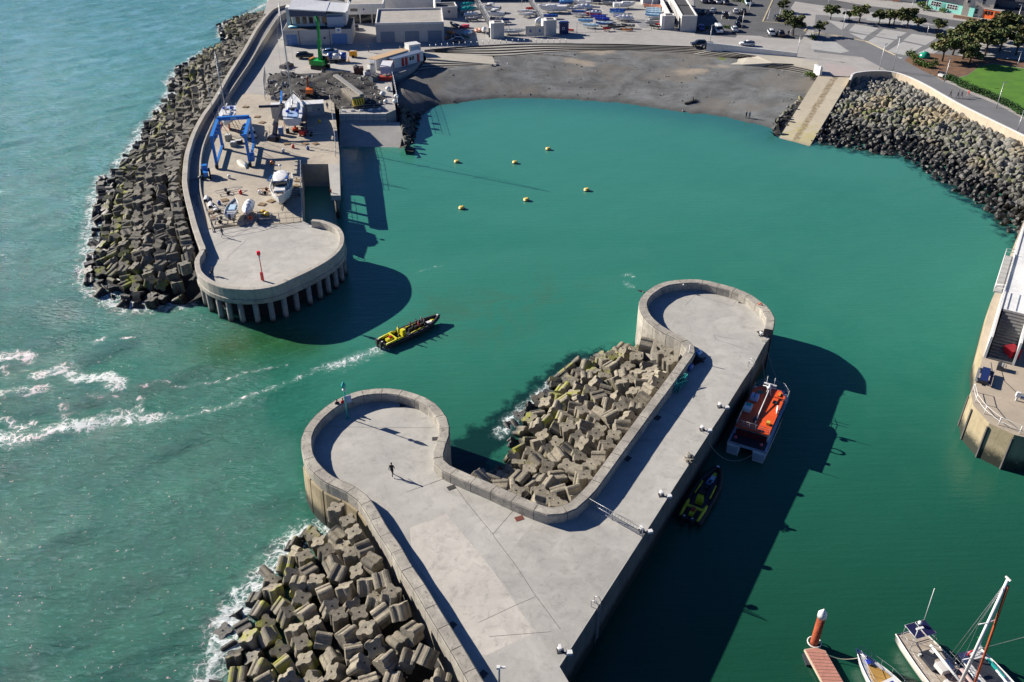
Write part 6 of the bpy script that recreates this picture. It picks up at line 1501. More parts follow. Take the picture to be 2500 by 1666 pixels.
for i in range(7):
    t = thing('kayak', 'kayak of the heap at the corner of the store, ' + ('orange', 'brown', 'dark blue', 'tan', 'red', 'white', 'green')[i] + ' one', 'kayak', W(1092 + i * 7.5, 92 - (i % 2) * 3, LAND + .3), R(80 + i * 9), 'kayaks heaped by the store')
    build_hull(t, 3.2, .7, .3, paint('kay%d' % i, ((.7, .25, .05), (.25, .12, .06), (.02, .05, .2), (.5, .35, .2), (.5, .03, .03), (.75, .75, .75), (.05, .2, .1))[i]), M_black, .06)
# ================================================================ PEOPLE
M_skin = mat('skin', (.50, .28, .19), .6)
M_hair = mat('hair', (.035, .022, .015), .8)
def cloth(n, c): return mat('cloth_' + n, c, .9, tuple(x * .8 for x in c), scale=6)
def body_mesh(pose):
    V_ = []; E_ = []; Rr = []
    def v(p, r, par=None):
        V_.append(p); Rr.append(r); i = len(V_) - 1
        if par is not None: E_.append((par, i))
        return i
    sit = pose == 'sit'; st_ = .30 if pose == 'walk' else .06
    hip = .52 if sit else .92
    p = v((0, 0, hip), (.15, .12)); b1 = v((.02, 0, hip + .22), (.14, .11), p); b2 = v((.03, 0, hip + .45), (.17, .12), b1); nk = v((.02, 0, hip + .56), (.065, .065), b2)
    h1 = v((.04, 0, hip + .66), (.085, .075), nk); h2 = v((.04, 0, hip + .78), (.10, .085), h1); v((.035, 0, hip + .85), (.06, .055), h2); v((.145, 0, hip + .71), (.012, .012), h1)
    for s in (-1, 1):
        sw = s * st_ if not sit else 0
        if sit: k = v((.42, s * .12, .50), (.075, .075), v((.1, s * .11, hip), (.1, .09), p)); a = v((.40, s * .12, .10), (.045, .045), k)
        else: u = v((0, s * .11, hip - .12), (.10, .095), p); k = v((sw * .55 + .03, s * .11, .50), (.068, .068), u); a = v((sw - (.05 if sw < 0 else 0), s * .11, .09 + (.05 if sw < 0 else 0)), (.042, .042), k)
        q = V_[a]; v((q[0] + .15, q[1] + s * .02, q[2] - .045), (.045, .032), a)
        sh_ = v((.02, s * .19, hip + .45), (.07, .065), b2)
        if sit: e = v((.08, s * .25, hip + .2), (.048, .048), sh_); w = v((.30, s * .16, hip + .08), (.032, .032), e)
        else: e = v((-sw * .35 - .02, s * .25, hip + .18), (.048, .048), sh_); w = v((-sw * .55 + .06, s * .26, hip - .06), (.030, .030), e)
        q = V_[w]; dn = Vector((.5, 0, -.87)) if not sit else Vector((1, 0, -.1))
        pm = v(tuple(Vector(q) + dn * .07), (.036, .018), w); qq = Vector(V_[pm])
        for f, l in enumerate((.07, .08, .075, .06)):
            o_ = Vector((-.024 + f * .016, 0, .0)); a1 = v(tuple(qq + o_ * 1.2 + dn * .03), (.009, .009), pm); v(tuple(qq + o_ * 1.6 + dn * l + Vector((.008, -s * .012, 0))), (.0075, .0075), a1)
        th = v(tuple(Vector(q) + dn * .04 + Vector((.035, -s * .01, 0))), (.011, .011), w); v(tuple(Vector(q) + dn * .075 + Vector((.055, -s * .02, 0))), (.009, .009), th)
    me = bpy.data.meshes.new('tmp'); me.from_pydata(V_, E_, []); o = bpy.data.objects.new('tmp', me); COL.objects.link(o)
    sk_ = o.modifiers.new('s', 'SKIN'); 
    if not me.skin_vertices: me.attributes  # created with the modifier
    if len(me.skin_vertices) == 0:
        bpy.context.view_layer.objects.active = o
        import bmesh
        bmm = bmesh.new(); bmm.from_mesh(me); bmm.verts.layers.skin.verify(); bmm.to_mesh(me); bmm.free()
    for i, r_ in enumerate(Rr): me.skin_vertices[0].data[i].radius = r_; me.skin_vertices[0].data[i].use_root = (i == 0)
    sb = o.modifiers.new('b', 'SUBSURF'); sb.levels = 1; sb.render_levels = 1
    dg = bpy.context.evaluated_depsgraph_get(); dg.update()
    out = bpy.data.meshes.new_from_object(o.evaluated_get(dg)); bpy.data.objects.remove(o)
    return out, hip
BODY = {k: body_mesh(k) for k in ('walk', 'stand', 'sit')}
def person(pose, top, legs, lab, loc, rz, group=None, hair=True, scale=1.0, cat='person'):
    base, hip = BODY[pose]; me = base.copy(); me.name = 'person'
    me.materials.clear()
    for m_ in (M_skin, cloth('top_%.2f%.2f%.2f' % top, top), cloth('leg_%.2f%.2f%.2f' % legs, legs), cloth('shoe', (.03, .03, .03))): me.materials.append(m_)
    ids = []
    for p in me.polygons:
        c = p.center; z = c.z; arm = abs(c.y) > .2 and z < hip + .5
        if z > hip + .57: i = 0
        elif z < .09: i = 3
        elif arm and z < hip - .02 and pose != 'sit': i = 0
        elif pose == 'sit' and abs(c.y) < .22 and c.x > .33 and z > .52: i = 0
        elif z > hip - .04 and not (pose == 'sit' and c.x > .12 and z < .62): i = 1
        elif arm and pose != 'sit': i = 1
        else: i = 2
        ids.append(i)
    me.polygons.foreach_set('material_index', ids); me.polygons.foreach_set('use_smooth', [True] * len(ids))
    o = bpy.data.objects.new('person', me); COL.objects.link(o); o.location = loc; o.rotation_euler = (0, 0, rz); o.scale = (scale,) * 3
    tag(o, lab, cat, group)
    if hair: MB().ball((.02, 0, hip + .79), (.115, .1, .095), 10, 5, half=True).build('hair', M_hair, o)
    return o
K = (.015, .015, .018)
person('walk', K, (.02, .02, .03), 'person dressed all in black with white shoes walking across the near deck', W(958, 1162, PZ), R(80))
person('stand', K, K, 'person in dark clothes leaning at the parapet left of the red jacket', W(826, 1006, PZ), R(110))
person('stand', (.65, .02, .03), (.02, .02, .03), 'person in a red jacket at the parapet of the near roundhead beside the teal light', W(840, 1003, PZ), R(120))
person('sit', K, K, 'person in black crouched at the lower left parapet of the far roundhead', W(521, 672, LZ + .03), R(200))
person('walk', (.05, .07, .10), (.10, .13, .17), 'person in a dark top and grey trousers walking by the yard gate', W(544, 579, LZ + .03), R(60))
person('stand', (.03, .03, .05), K, 'left one of the couple standing at the water edge of the beach', W(1821, 289, .35), R(-60), 'couple on the beach')
person('stand', (.55, .52, .50), (.04, .05, .09), 'right one of the couple on the beach, in a pale top', W(1829, 290, .35), R(-120), 'couple on the beach')
person('walk', K, K, 'lone person in black nearest the cream wall on the promenade', W(2319, 238, LAND + .02), R(150))
person('walk', (.03, .03, .04), (.18, .2, .24), 'left one of two people in dark jackets walking the promenade side by side', W(2337, 240, LAND + .02), R(-20))
person('walk', (.03, .035, .05), (.03, .03, .03), 'right one of two people in dark jackets walking the promenade side by side', W(2346, 239, LAND + .02), R(-20))
person('walk', (.70, .02, .03), (.60, .45, .38), 'person in bright red by the hedge of the promenade', W(2362, 237, LAND + .02), R(-20))
person('sit', K, K, 'person in black sitting on the bench under the pines', W(2289, 184, LAND + .05), R(-60))
person('stand', K, K, 'person in dark clothes standing in the shade behind the yellow compressor', W(900, 128, LAND + .02), R(10))
person('stand', (.02, .05, .16), K, 'worker in navy standing at the corner of the long white container', W(800, 268, LZ + .03), R(-90))
person('walk', (.75, .25, .02), (.02, .02, .05), 'worker in an orange jacket beside the blue tank trailer', W(852, 158, LAND + .02), R(30))
person('stand', K, (.04, .04, .05), 'person in dark clothes beside the silver white roof loaded car', W(1924, 88, LAND + .02), R(-90), scale=.98)
person('stand', (.75, .75, .75), (.65, .65, .65), 'person in white at the right end of the front bays', W(1931, 86, LAND + .02), R(-90))

# ================================================================ PIER FURNITURE
t = thing('navigation_light', 'teal harbour light on a tall thin pole at the near roundhead', 'light pole', W(849, 1022, PZ), R(20))
M_tl = paint('light_teal', (.02, .42, .36), .35)
MB().tube([(0, 0, 0), (0, 0, 4.0)], [.07, .055], 8).build('pole', M_tl, t); MB().box((0, 0, .02), (.4, .4, .04)).build('base_plate', M_tl, t)
MB().box((.28, .1, 2.6), (.8, .06, .95)).build('solar_panel', paint('panel_blue', (.18, .32, .55)), t); MB().tube([(0, 0, 4.0), (0, 0, 4.12), (0, 0, 4.14), (0, 0, 4.4)], [.22, .22, .14, .14], 12).build('lantern', M_white, t); MB().tube([(0, 0, 4.4), (0, 0, 4.75), (0, 0, 5.15)], [.27, .25, .03], 12).build('topmark', M_tl, t)
t = thing('navigation_light', 'red harbour light on a slim red pole at the far roundhead', 'light pole', W(643, 685, LZ + .03), R(60))
M_rl = paint('light_red', (.55, .01, .015), .35)
MB().tube([(0, 0, 0), (0, 0, 3.9)], [.08, .055], 8).build('pole', M_rl, t); MB().box((-.12, 0, .75), (.3, .34, 1.3)).build('cabinet', M_rl, t); MB().tube([(0, 0, 3.7), (0, 0, 4.2)], [.16, .16], 10).build('lantern', M_white, t); MB().tube([(0, 0, 4.2), (0, 0, 4.75)], [.27, .27], 12).build('topmark', paint('topmark_red', (.85, .01, .03), .3), t)
t = thing('camera_pole', 'grey post with white camera arms at the bottom of the near deck', 'pole', W(1219, 1690, PZ), 0)
MB().tube([(0, 0, 0), (0, 0, 3.0)], .09, 8).build('post', M_steel, t); MB().box((.2, .1, 3.0), (.6, .14, .14)).build('camera', M_white, t); MB().box((-.05, 0, 3.12), (.28, .28, .22)).build('camera', M_white, t)
def bollard(loc, rz, lab, arm=True):
    t = thing('mooring_bollard', lab, 'bollard', loc, rz, 'white mooring bollards of the near quay', .78)
    q = MB().tube([(0, 0, 0), (0, 0, .45), (0, 0, .5), (0, 0, .62)], [.17, .15, .3, .24], 10); q.box((0, .12, .56), (.28, .6, .16)); q.build('head', M_white, t)
    MB().box((0, 0, .03), (.7, .7, .06)).build('base_plate', M_darksteel, t); b_ = MB().box((.95, -.45, .17), (.62, .5, .34)).build('service_box', M_white, t)
    MB().box((.5, -.25, .03), (.6, .12, .05)).build('cable_duct', M_darksteel, t)
    return t
for p, rz, lab in [((1858, 820), 1.2, 'white bollard at the end of the round parapet'), ((1757, 994), .9, 'white bollard abreast the middle of the orange decked boat'), ((1714, 1050), .9, 'white bollard holding the stern rope of the orange decked boat'), ((1614, 1210), .9, 'white bollard above the moored yellow and black boat'), ((1566, 1297), 1.0, 'white bollard at the end of the mesh barrier'), ((1367, 1590), .9, 'white bollard nearest the bottom corner of the quay')]:
    bollard(W(*p, PZ), rz - R(45), lab)
t = thing('rope_heap', 'tangled pale rope heaped at the quay edge between two bollards', 'rope', W(1681, 1124, PZ))
rg = random.Random(3)
MB().tube([(rg.gauss(0, .35), rg.gauss(0, .35), rg.uniform(.05, .4)) for k in range(26)], .045, 5).build('coil', M_rope, t); MB().tube([(.2, 0, 0), (.2, 0, .7)], .16, 8).build('post', M_darksteel, t)
def ladder(loc, rz, lab):
    t = thing('quay_ladder', lab, 'ladder', loc, rz, 'ladders on the near quay')
    q = MB()
    for y in (-.28, .28): q.tube([(-.55, y, 0), (-.55, y, .85), (-.1, y, 1.0), (.12, y, .6), (.12, y, -4.5)], .035, 6)
    q.build('rails', M_steel, t)
    q = MB(); [q.tube([(.12, -.28, -.2 - k * .32), (.12, .28, -.2 - k * .32)], .025, 5) for k in range(13)]; q.build('rungs', M_steel, t)
ladder(W(1460, 1483, PZ), R(-32), 'quay ladder with hooped handrails in the lower part of the quay'); ladder(W(1838, 895, PZ), R(-30), 'quay ladder with hooped handrails near the round end')
mesh_fence('crowd_barrier', WL([(1423, 1229), (1568, 1312)], PZ), 1.1, M_steel, 'row of galvanised mesh barriers across the near pier', 2.4, (.12, .5, 1.0), z=PZ, cat='barrier', r=.035, bars=10)
t = thing('lifebuoy_box', 'red and white lifebuoy holder on the round parapet', 'lifebuoy', W(1853, 764, PZ), R(70))
MB().box((0, 0, .5), (.08, .08, 1.0)).build('post', M_steel, t); MB().tube([(.06 + 0, .28 * math.cos(a_), 1.15 + .28 * math.sin(a_)) for a_ in [k * math.pi / 6 for k in range(13)]], .08, 6).build('ring', mat('buoy_orange', (.8, .12, .02), .5), t)
t = thing('lobster_pots', 'stack of green lobster pots against the straight parapet', 'pots', W(1655, 945, PZ), R(48))
for k in range(8):
    x, z = (k % 4) * .75 - 1.1, (k // 4) * .5; f = MB(); y = 0
    for dx in (-.32, 0, .32): f.tube([(x + dx, -.3, z + .03), (x + dx, -.3, z + .3), (x + dx, 0, z + .46), (x + dx, .3, z + .3), (x + dx, .3, z + .03)], .03, 4)
    for yy, zz in ((-.3, .03), (.3, .03), (0, .46), (-.3, .3), (.3, .3)): f.tube([(x - .34, yy, z + zz), (x + .34, yy, z + zz)], .03, 4)
    f.build('pot', bmat('teal'), t)
rg = random.Random(8); MB().tube([(rg.uniform(-1.6, 1.6), rg.gauss(-.1, .3), rg.uniform(.1, 1.2)) for k in range(40)], .045, 4).build('netting', paint('net_teal', (.05, .45, .40), .9), t)
for (px, py), c, lab in [((1704, 868), 'sky', 'pale blue barrel lying at the top of the parapet bend'), ((1683, 903), 'blue', 'blue barrel in the shade by the parapet')]:
    t = thing('barrel', lab, 'barrel', W(px, py, PZ), R(50)); MB().tube([(-.5, 0, .35), (-.3, 0, .35), (.3, 0, .35), (.5, 0, .35)], [.32, .35, .35, .32], 12).build('drum', bmat(c), t); MB().tube([(.1, 0, .35), (.16, 0, .35)], .365, 12).build('hoop', M_white, t)
t = thing('gear_heap', 'dark heap of fishing gear between the two barrels', 'gear', W(1692, 884, PZ))
rg = random.Random(5); MB().tube([(rg.gauss(0, .6), rg.gauss(0, .45), rg.uniform(.05, .6)) for k in range(40)], .06, 5).build('net', M_black, t); MB().tube([(-.6, .3, 0), (-.5, .5, 2.2)], .06, 6).build('spar', M_white, t)
mbw = MB()
for (px, py), z in (((zB([(1243, 303)])[0]), 6.0), ((zB([(1762, 1128)])[0]), 6.0), ((zD([(795, 214)])[0]), 6.1), ((zD([(1497, 357)])[0]), 6.0), ((zH([(935, 128)])[0]), 6.0)):
    p = W(px, py, z); o = MB().ball((0, 0, 0), .13, 8, 5).build('wall_light', M_white, None, p); tag(o, 'small round white lamp set in the parapet face', 'wall light', 'wall lamps of the near parapet')

# ================================================================ BUOYS
bp = thing('mooring_buoy', 'x', 'buoy', (0, 0, 0), 0, 'yellow mooring buoys in the harbour')
MB().tube([(0, 0, -.1), (0, 0, .25), (0, 0, .26), (0, 0, .5), (0, 0, .62)], [.62, .66, .60, .58, .40], 16).build('float', paint('buoy_yellow', (.80, .58, .14), .45), bp)
MB().tube([(0, 0, -.2), (0, 0, .20)], .69, 16).build('collar', M_black, bp); MB().tube([(.0, -.12, .6), (0, -.1, .78), (0, .1, .78), (0, .12, .6)], .03, 5).build('eye', M_darksteel, bp)
for i, (p, lab) in enumerate([((1115, 397), 'leftmost yellow buoy of the upper row'), ((1257, 399), 'middle yellow buoy of the upper group'), ((1338, 366), 'farthest yellow buoy, highest in the photo'), ((1432, 466), 'yellow buoy farthest to the right'), ((1285, 490), 'lower middle yellow buoy'), ((1127, 510), 'nearest yellow buoy at the lower left of the group, orange rimmed')]):
    o = bp if i == 0 else dup(bp); o.scale = (.85,) * 3; o.location = W(*p, 0); tag(o, lab, 'buoy'); o.rotation_euler = (.05, .06, i)

# ================================================================ HARBOUR BOATS
def rope(a_, b_, sag, lab, m_=None, r=.035, n=14):
    a_, b_ = Vector(a_), Vector(b_); pts = []
    for k in range(n + 1):
        u = k / n; p = a_.lerp(b_, u); p.z -= sag * 4 * u * (1 - u); pts.append(p - a_)
    return tag(MB().tube(pts, r, 5).build('mooring_rope', [m_ or M_rope], None, a_), lab, 'rope')
M_yel = paint('rib_yellow', (.72, .66, .03), .4)
def rib(lab, loc, rz, L_, B, crew, name='rib'):
    t = thing('rigid_inflatable', lab, 'boat', loc, rz)
    build_hull(t, L_ * .94, B * .72, .55, M_black, M_darksteel, .18, bow_rise=.5)
    tb = [(-L_ / 2, -B * .40, .5), (-L_ * .2, -B * .42, .55), (L_ * .15, -B * .40, .62), (L_ * .36, -B * .24, .8), (L_ * .49, 0, 1.0), (L_ * .36, B * .24, .8), (L_ * .15, B * .40, .62), (-L_ * .2, B * .42, .55), (-L_ / 2, B * .40, .5)]
    tb = catmull([Vector(p) for p in tb], .5); MB().tube(tb, .27, 10).build('tube', M_black, t)
    for s in (-1, 1):
        MB().tube([(-L_ * .47, s * B * .33, .78), (-L_ * .25, s * B * .35, .84), (-L_ * .18, s * B * .35, .80)], [.14, .2, .1], 8).build('stern_cover', M_yel, t)
        MB().tube([(-L_ * .05, s * B * .3, .78), (L_ * .18, s * B * .27, .84)], .1, 6).build('side_pad', M_yel, t)
        q = MB().box((-L_ / 2 - .2, s * .45, .8), (.5, .42, .75), taper=.8).box((-L_ / 2 - .3, s * .45, .1), (.25, .2, 1.0)).build('outboard', M_black, t); MB().box((-L_ / 2 - .05, s * .45, 1.19), (.18, .2, .06)).build('cowl_badge', M_white, q)
    MB().box((-L_ * .3, 0, .95), (.25, B * .68, .2)).box((-L_ * .36, 0, .75), (1.0, .5, .35)).build('arch', M_yel, t)
    MB().box((-L_ * .13, 0, .85), (.7, .8, 1.0), taper=.75).build('console', M_yel, t); MB().box((-L_ * .10, 0, 1.5), (.06, .7, .35)).build('windscreen', M_glass, t)
    q = MB(); [q.box((L_ * x, 0, .75), (.7, .36, .5), taper=.85) for x in (0, .1, .2)]; q.build('jockey_seats', M_black, t)
    MB().box((L_ * .3, 0, .68), (1.2, .5, .14)).build('foredeck_pad', M_white, t); MB().box((L_ * .38, 0, .78), (.7, .42, .12), taper=.6).build('bow_step', M_yel, t); MB().box((L_ * .475, 0, 1.25), (.22, .3, .08)).build('bow_plate', M_white, t)
    MB().box((-L_ * .34, .0, .98), (.5, .4, .3)).build('fuel_tank', paint('tank_red', (.4, .03, .02)), t)
    return t
rz1 = R(42); loc1 = W(1003, 816, 0)
rib('black and yellow rigid inflatable full of passengers under way with a white wake', loc1, rz1, 10.2, 2.9, 8)
pp = [(-2.1, 0, (.72, .66, .05), 'helmsman in a yellow suit at the console of the moving boat')] + [(.2 + 1.0 * (k // 2), (-.32, .32)[k % 2], [(.03, .03, .04), (.05, .05, .12), (.30, .03, .04), (.03, .04, .08), (.04, .04, .04), (.12, .13, .16)][k], ['black jacket in the rear left seat', 'navy jacket in the rear right seat', 'dark red jacket in the middle left seat', 'dark blue jacket in the middle right seat', 'black jacket in the front left seat', 'grey jacket in the front right seat'][k]) for k in range(6)]
for i, (x, y, c, lab) in enumerate(pp):
    p = loc1 + Vector((x * math.cos(rz1) - y * math.sin(rz1), x * math.sin(rz1) + y * math.cos(rz1), .48))
    person('stand' if i == 0 else 'sit', c, K if i else (.6, .55, .05), lab if i == 0 else 'passenger in a ' + lab + ' of the moving boat', p, rz1, 'crew and passengers of the moving boat', hair=bool(i % 3))
rib('black and yellow rigid inflatable moored empty in the shade of the quay', W(1716, 1217, 0), R(59), 9.4, 2.9, 0)
o = MB().box((0, 0, 0), (.9, .5, .12)).build('equipment_bag', bmat('sky'), None, W(1733, 1176, .9), R(59)); tag(o, 'bright blue bag on the bow of the moored inflatable', 'bag')
# swimmer
s_ = person('stand', K, K, 'swimmer in a black wetsuit trailing splashes off the round pier end', W(1548, 707, -.12), R(-40)); s_.rotation_euler = (0, R(84), R(-40))

# catamaran work boat with orange deck
A_, B_ = W(1775, 1080, 1.2), W(1872, 1112, 1.2); ctr = (A_ + B_) / 2; rz = R(62); fw = Vector((math.cos(rz), math.sin(rz), 0))
L_ = 12.6; Bc = 4.7; t = thing('catamaran', 'wide catamaran with an orange deck and white hulls tied along the quay', 'boat', (ctr + fw * (L_ / 2 - .3)).xy.to_3d(), rz)
M_od = mat('orange_deck', (.74, .095, .015), .5, (.66, .075, .012), scale=.5)
for s in (-1, 1):
    rr, sh = hull_rings(L_, 1.7, 1.9, bow_rise=.5, stern=.9, full=2.6, rake=.1); q = MB().loft([[v + Vector((0, s * 1.5, -.35)) for v in r_] for r_ in rr], 0, False, True); q.f.append(list(range(9))); q.m.append(0); q.sm.append(False); q.build('hull', M_white, t)
MB().loft([[Vector((-6.1, -2.2, 1.25)), Vector((5.0, -2.15, 1.5)), Vector((6.0, -1.2, 1.7)), Vector((6.0, 1.2, 1.7)), Vector((5.0, 2.15, 1.5)), Vector((-6.1, 2.2, 1.25))], [Vector((-6.1, -2.25, 1.6)), Vector((5.0, -2.2, 1.95)), Vector((6.1, -1.25, 2.1)), Vector((6.1, 1.25, 2.1)), Vector((5.0, 2.2, 1.95)), Vector((-6.1, 2.25, 1.6))]], 0, True, False).build('side_deck', paint('pale_blue_deck', (.45, .52, .62)), t)
MB().box((.0, 0, 2.35), (8.6, 3.9, 1.3), taper=.97).build('superstructure', M_white, t); MB().box((0, -1.96, 2.4), (7.0, .05, .5)).box((0, 1.96, 2.4), (7.0, .05, .5)).box((4.26, 0, 2.45), (.05, 3.2, .6)).build('windows', M_glass, t)
MB().loft([[Vector((-4.9, -1.95, z)), Vector((3.2, -1.95, z + .1)), Vector((4.3, -1.2, z + .1)), Vector((4.3, 1.2, z + .1)), Vector((3.2, 1.95, z + .1)), Vector((-4.9, 1.95, z))] for z in (3.0, 3.14)], 0, True, False).build('upper_deck', M_od, t)
MB().box((-5.3, 0, 1.7), (1.5, 4.0, .12)).build('aft_deck', M_darksteel, t); MB().box((-4.6, 0, 2.1), (.1, 3.6, .9)).build('aft_bulkhead', paint('maroon', (.14, .02, .02)), t)
for s in (-1, 1): MB().box((-6.25, s * 1.55, .75), (.5, 1.25, .9)).build('transom_step', paint('grey_blue', (.42, .46, .50)), t)
q = MB(); rail = [(-4.8, -1.85, 3.14), (-4.8, 1.85, 3.14)]
for z in (.35, .65, .95): q.tube([(-4.85, -1.85, 3.1 + z), (-4.85, 1.85, 3.1 + z)], .03, 5)
for k in range(6): q.tube([(-4.85, -1.85 + k * .74, 3.1), (-4.85, -1.85 + k * .74, 4.05)], .03, 5)
for z in (.35, .7): q.tube([(-4.85, 1.85, 3.1 + z), (-1.5, 1.9, 3.15 + z)], .03, 5)
q.build('upper_rail', M_steel, t)
q = MB()
for z in (.4, .75, 1.05):
    q.tube([(2.5, -2.1, 1.9 + z), (5.0, -2.1, 1.95 + z), (6.2, -1.2, 2.1 + z), (6.2, 1.2, 2.1 + z), (5.0, 2.1, 1.95 + z), (2.5, 2.1, 1.9 + z)], .028, 5)
for x, y in ((2.5, -2.1), (3.8, -2.1), (5, -2.1), (6.2, -1.2), (6.2, 0), (6.2, 1.2), (5, 2.1), (3.8, 2.1), (2.5, 2.1)): q.tube([(x, y, 1.9), (x, y, 3.1)], .028, 5)
q.build('bow_rail', M_steel, t)
q = MB().tube([(-3.6, 0, 3.2), (2.6, 0, 4.0)], .07, 6).tube([(2.6, -.3, 3.2), (2.6, 0, 5.0)], .07, 6).tube([(2.6, .3, 3.2), (2.6, 0, 5.0)], .07, 6).tube([(2.6, -.8, 4.5), (2.6, .8, 4.5)], .05, 5).tube([(2.7, -.45, 4.5), (2.7, -.45, 5.9)], .03, 4).tube([(2.7, .45, 4.5), (2.7, .45, 5.9)], .03, 4); q.build('mast', M_white, t)
MB().box((2.7, 0, 4.8), (.25, 1.5, .14)).ball((2.3, 0, 4.6), (.3, .3, .22)).build('radar', M_white, t)
c = MB().box((1.2, 1.3, 3.45), (1.1, 1.0, .6), taper=.85).build('liferaft', paint('raft_blue', (.35, .48, .70)), t); MB().box((1.2, 1.3, 3.76), (1.15, .1, .03)).build('strap', M_black, c)
MB().box((-1.2, 1.5, 3.4), (1.3, .9, .55)).build('helm_seat', M_white, t); MB().box((-.9, 1.5, 3.72), (.5, .6, .12)).build('cushion', bmat('teal'), t)
MB().tube([(-.2 + .45 * math.cos(a_), -1.75 + .1 * math.cos(a_), 3.55 + .45 * math.sin(a_)) for a_ in [k * math.pi / 6 for k in range(13)]], .1, 6).build('lifebuoy', M_white, t)
MB().tube([(2.8, 1.0, 3.24), (2.8, 1.0, 3.28)], .38, 14).build('hatch', paint('hatch_green', (.03, .14, .10)), t); MB().box((-2.8, .1, 3.3), (.7, .5, .16)).box((1.5, -1.1, 3.3), (.6, .5, .12)).build('hatch', M_darksteel, t)
MB().box((-3.0, -1.4, 3.4), (.5, .4, .35)).build('crate', paint('crate_yellow', (.6, .45, .08)), t); MB().box((3.3, -1.2, 3.3), (.8, .3, .2)).build('locker', mat('loc_orange', (.8, .25, .04), .5), t)
for s in (-1, 1): MB().ball((-5.9, s * 1.5, 2.3), .2, 8, 6).build('float_buoy', bmat('pink'), t)
tx = bpy.data.curves.new('boat_number', 'FONT'); tx.body = '777'; tx.size = .55; tx.extrude = .005; to = bpy.data.objects.new('deck_number', tx); COL.objects.link(to)
dg = bpy.context.evaluated_depsgraph_get(); dg.update(); tm = bpy.data.meshes.new_from_object(to.evaluated_get(dg)); bpy.data.objects.remove(to); tm.materials.clear(); tm.materials.append(M_darksteel)
to = bpy.data.objects.new('deck_number', tm); COL.objects.link(to); to.parent = t; KIDS.setdefault(t.name, []).append(to); to.location = (2.1, -1.2, 3.26); to.rotation_euler = (0, 0, R(-90))
cp = Vector(t.location); cpos = lambda x, y, z: cp + Vector((x * math.cos(rz) - y * math.sin(rz), x * math.sin(rz) + y * math.cos(rz), z))
rope(W(1714, 1050, PZ + .4), cpos(-5.9, -1.2, 1.2), 2.8, 'stern rope sagging from the bollard to the orange decked boat'); rope(W(1860, 822, PZ + .4), cpos(6.0, 1.0, 2.2), .5, 'left bow rope running from the quay end to the orange decked boat'); rope(W(1864, 824, PZ + .4), cpos(6.0, -1.0, 2.2), .4, 'right bow rope running from the quay end to the orange decked boat')

# pontoon, pile and the boats at the lower right
M_pont = mat('pontoon_boards', (.50, .23, .17), .8, (.42, .18, .13), scale=3)
zP = lambda p: Z(1900, 1350, 3.922, p)
t = thing('pontoon', 'reddish planked pontoon end with pale edging', 'pontoon', W(1990, 1605, 0), 0)
pl = [W(x, y, .55) for x, y in zP([(250, 920), (355, 902), (455, 935), (760, 1460), (540, 1460)])]; o0 = Vector(t.location)
MB().prism([(p.x - o0.x, p.y - o0.y) for p in pl], .25, .50).build('frame', paint('frame_cream', (.55, .48, .36)), t)
cx_, cy_ = sum(p.x for p in pl) / 5, sum(p.y for p in pl) / 5; MB().prism([((p.x - cx_) * .93 + cx_ - o0.x, (p.y - cy_) * .965 + cy_ - o0.y) for p in pl], .5, .55).build('decking', M_pont, t)
q = MB(); a0, a1, b0, b1 = pl[0], pl[4], pl[2], pl[3]
for k in range(1, 16):
    u = k / 16; p, r_ = a0.lerp(a1, u) - o0, b0.lerp(b1, u) - o0; p.z = r_.z = .556; d = (r_ - p) * .04; strip(q, [p + d, r_ - d], .035, .556)
q.build('board_gaps', M_joint, t)
for u in (.15, .6): c = a0.lerp(b1, u) - o0; MB().box((c.x, c.y, -.05), (1.2, 1.2, .6)).build('float', M_darksteel, t)
p = W(1986, 1576, 0); t = thing('mooring_pile', 'rust red steel pile with a white cone cap at the pontoon end', 'pile', p)
MB().tube([(0, 0, -3), (0, 0, 4.0)], .36, 16).build('shaft', tidal('rusty_pile', (.42, .09, .03), (.26, .045, .02), wet=(.30, .045, .02), weed=(.12, .11, .03), z0=.1, z1=.5, weedamt=.9, rand=.05), t); MB().tube([(0, 0, 3.9), (0, 0, 4.35), (0, 0, 4.8), (0, 0, 4.95)], [.41, .41, .12, .03], 16).build('cap', M_white, t)
MB().tube([(-.6 * math.cos(a_) , .6 * math.sin(a_), .45) for a_ in [k * math.pi / 8 for k in range(17)]], .06, 6).build('pile_hoop', M_white, t)
# motor boat with teak foredeck and blue cover
def at2(t, px, py, z): return W(px, py, z)
bow, st = W(2096, 1590, 1.4), W(2218, 1720, 1.4); rz = math.atan2(bow.y - st.y, bow.x - st.x); L_ = 7.4; fw = Vector((math.cos(rz), math.sin(rz), 0)); c0 = bow - fw * L_ * .52; 
t = thing('motor_boat', 'white motor boat with a yellow brown foredeck, blue hatch and blue cover', 'boat', (c0.x, c0.y, -.25), rz)
build_hull(t, L_, 2.7, 1.25, M_white, paint('boat_deckgrey', (.52, .53, .55)), .04, bow_rise=.4)
MB().loft([[Vector((2.9, 0, z)), Vector((1.4, .78, z - .02)), Vector((-.2, .95, z - .05)), Vector((-.2, -.95, z - .05)), Vector((1.4, -.78, z - .02))] for z in (1.32, 1.44)], 0, True, False).build('foredeck', mat('teak', (.42, .25, .06), .6, (.34, .19, .05), scale=3), t)
MB().box((-.6, 0, 1.65), (2.6, 1.75, .6), taper=.85).build('cabin_top', M_white, t); MB().box((-.1, 0, 1.97), (.6, .5, .04)).build('hatch', bmat('royal'), t); MB().ball((-3.0, 0, 1.6), (1.7, 1.2, .7), 12, 5, half=True).build('cockpit_cover', bmat('royal'), t)
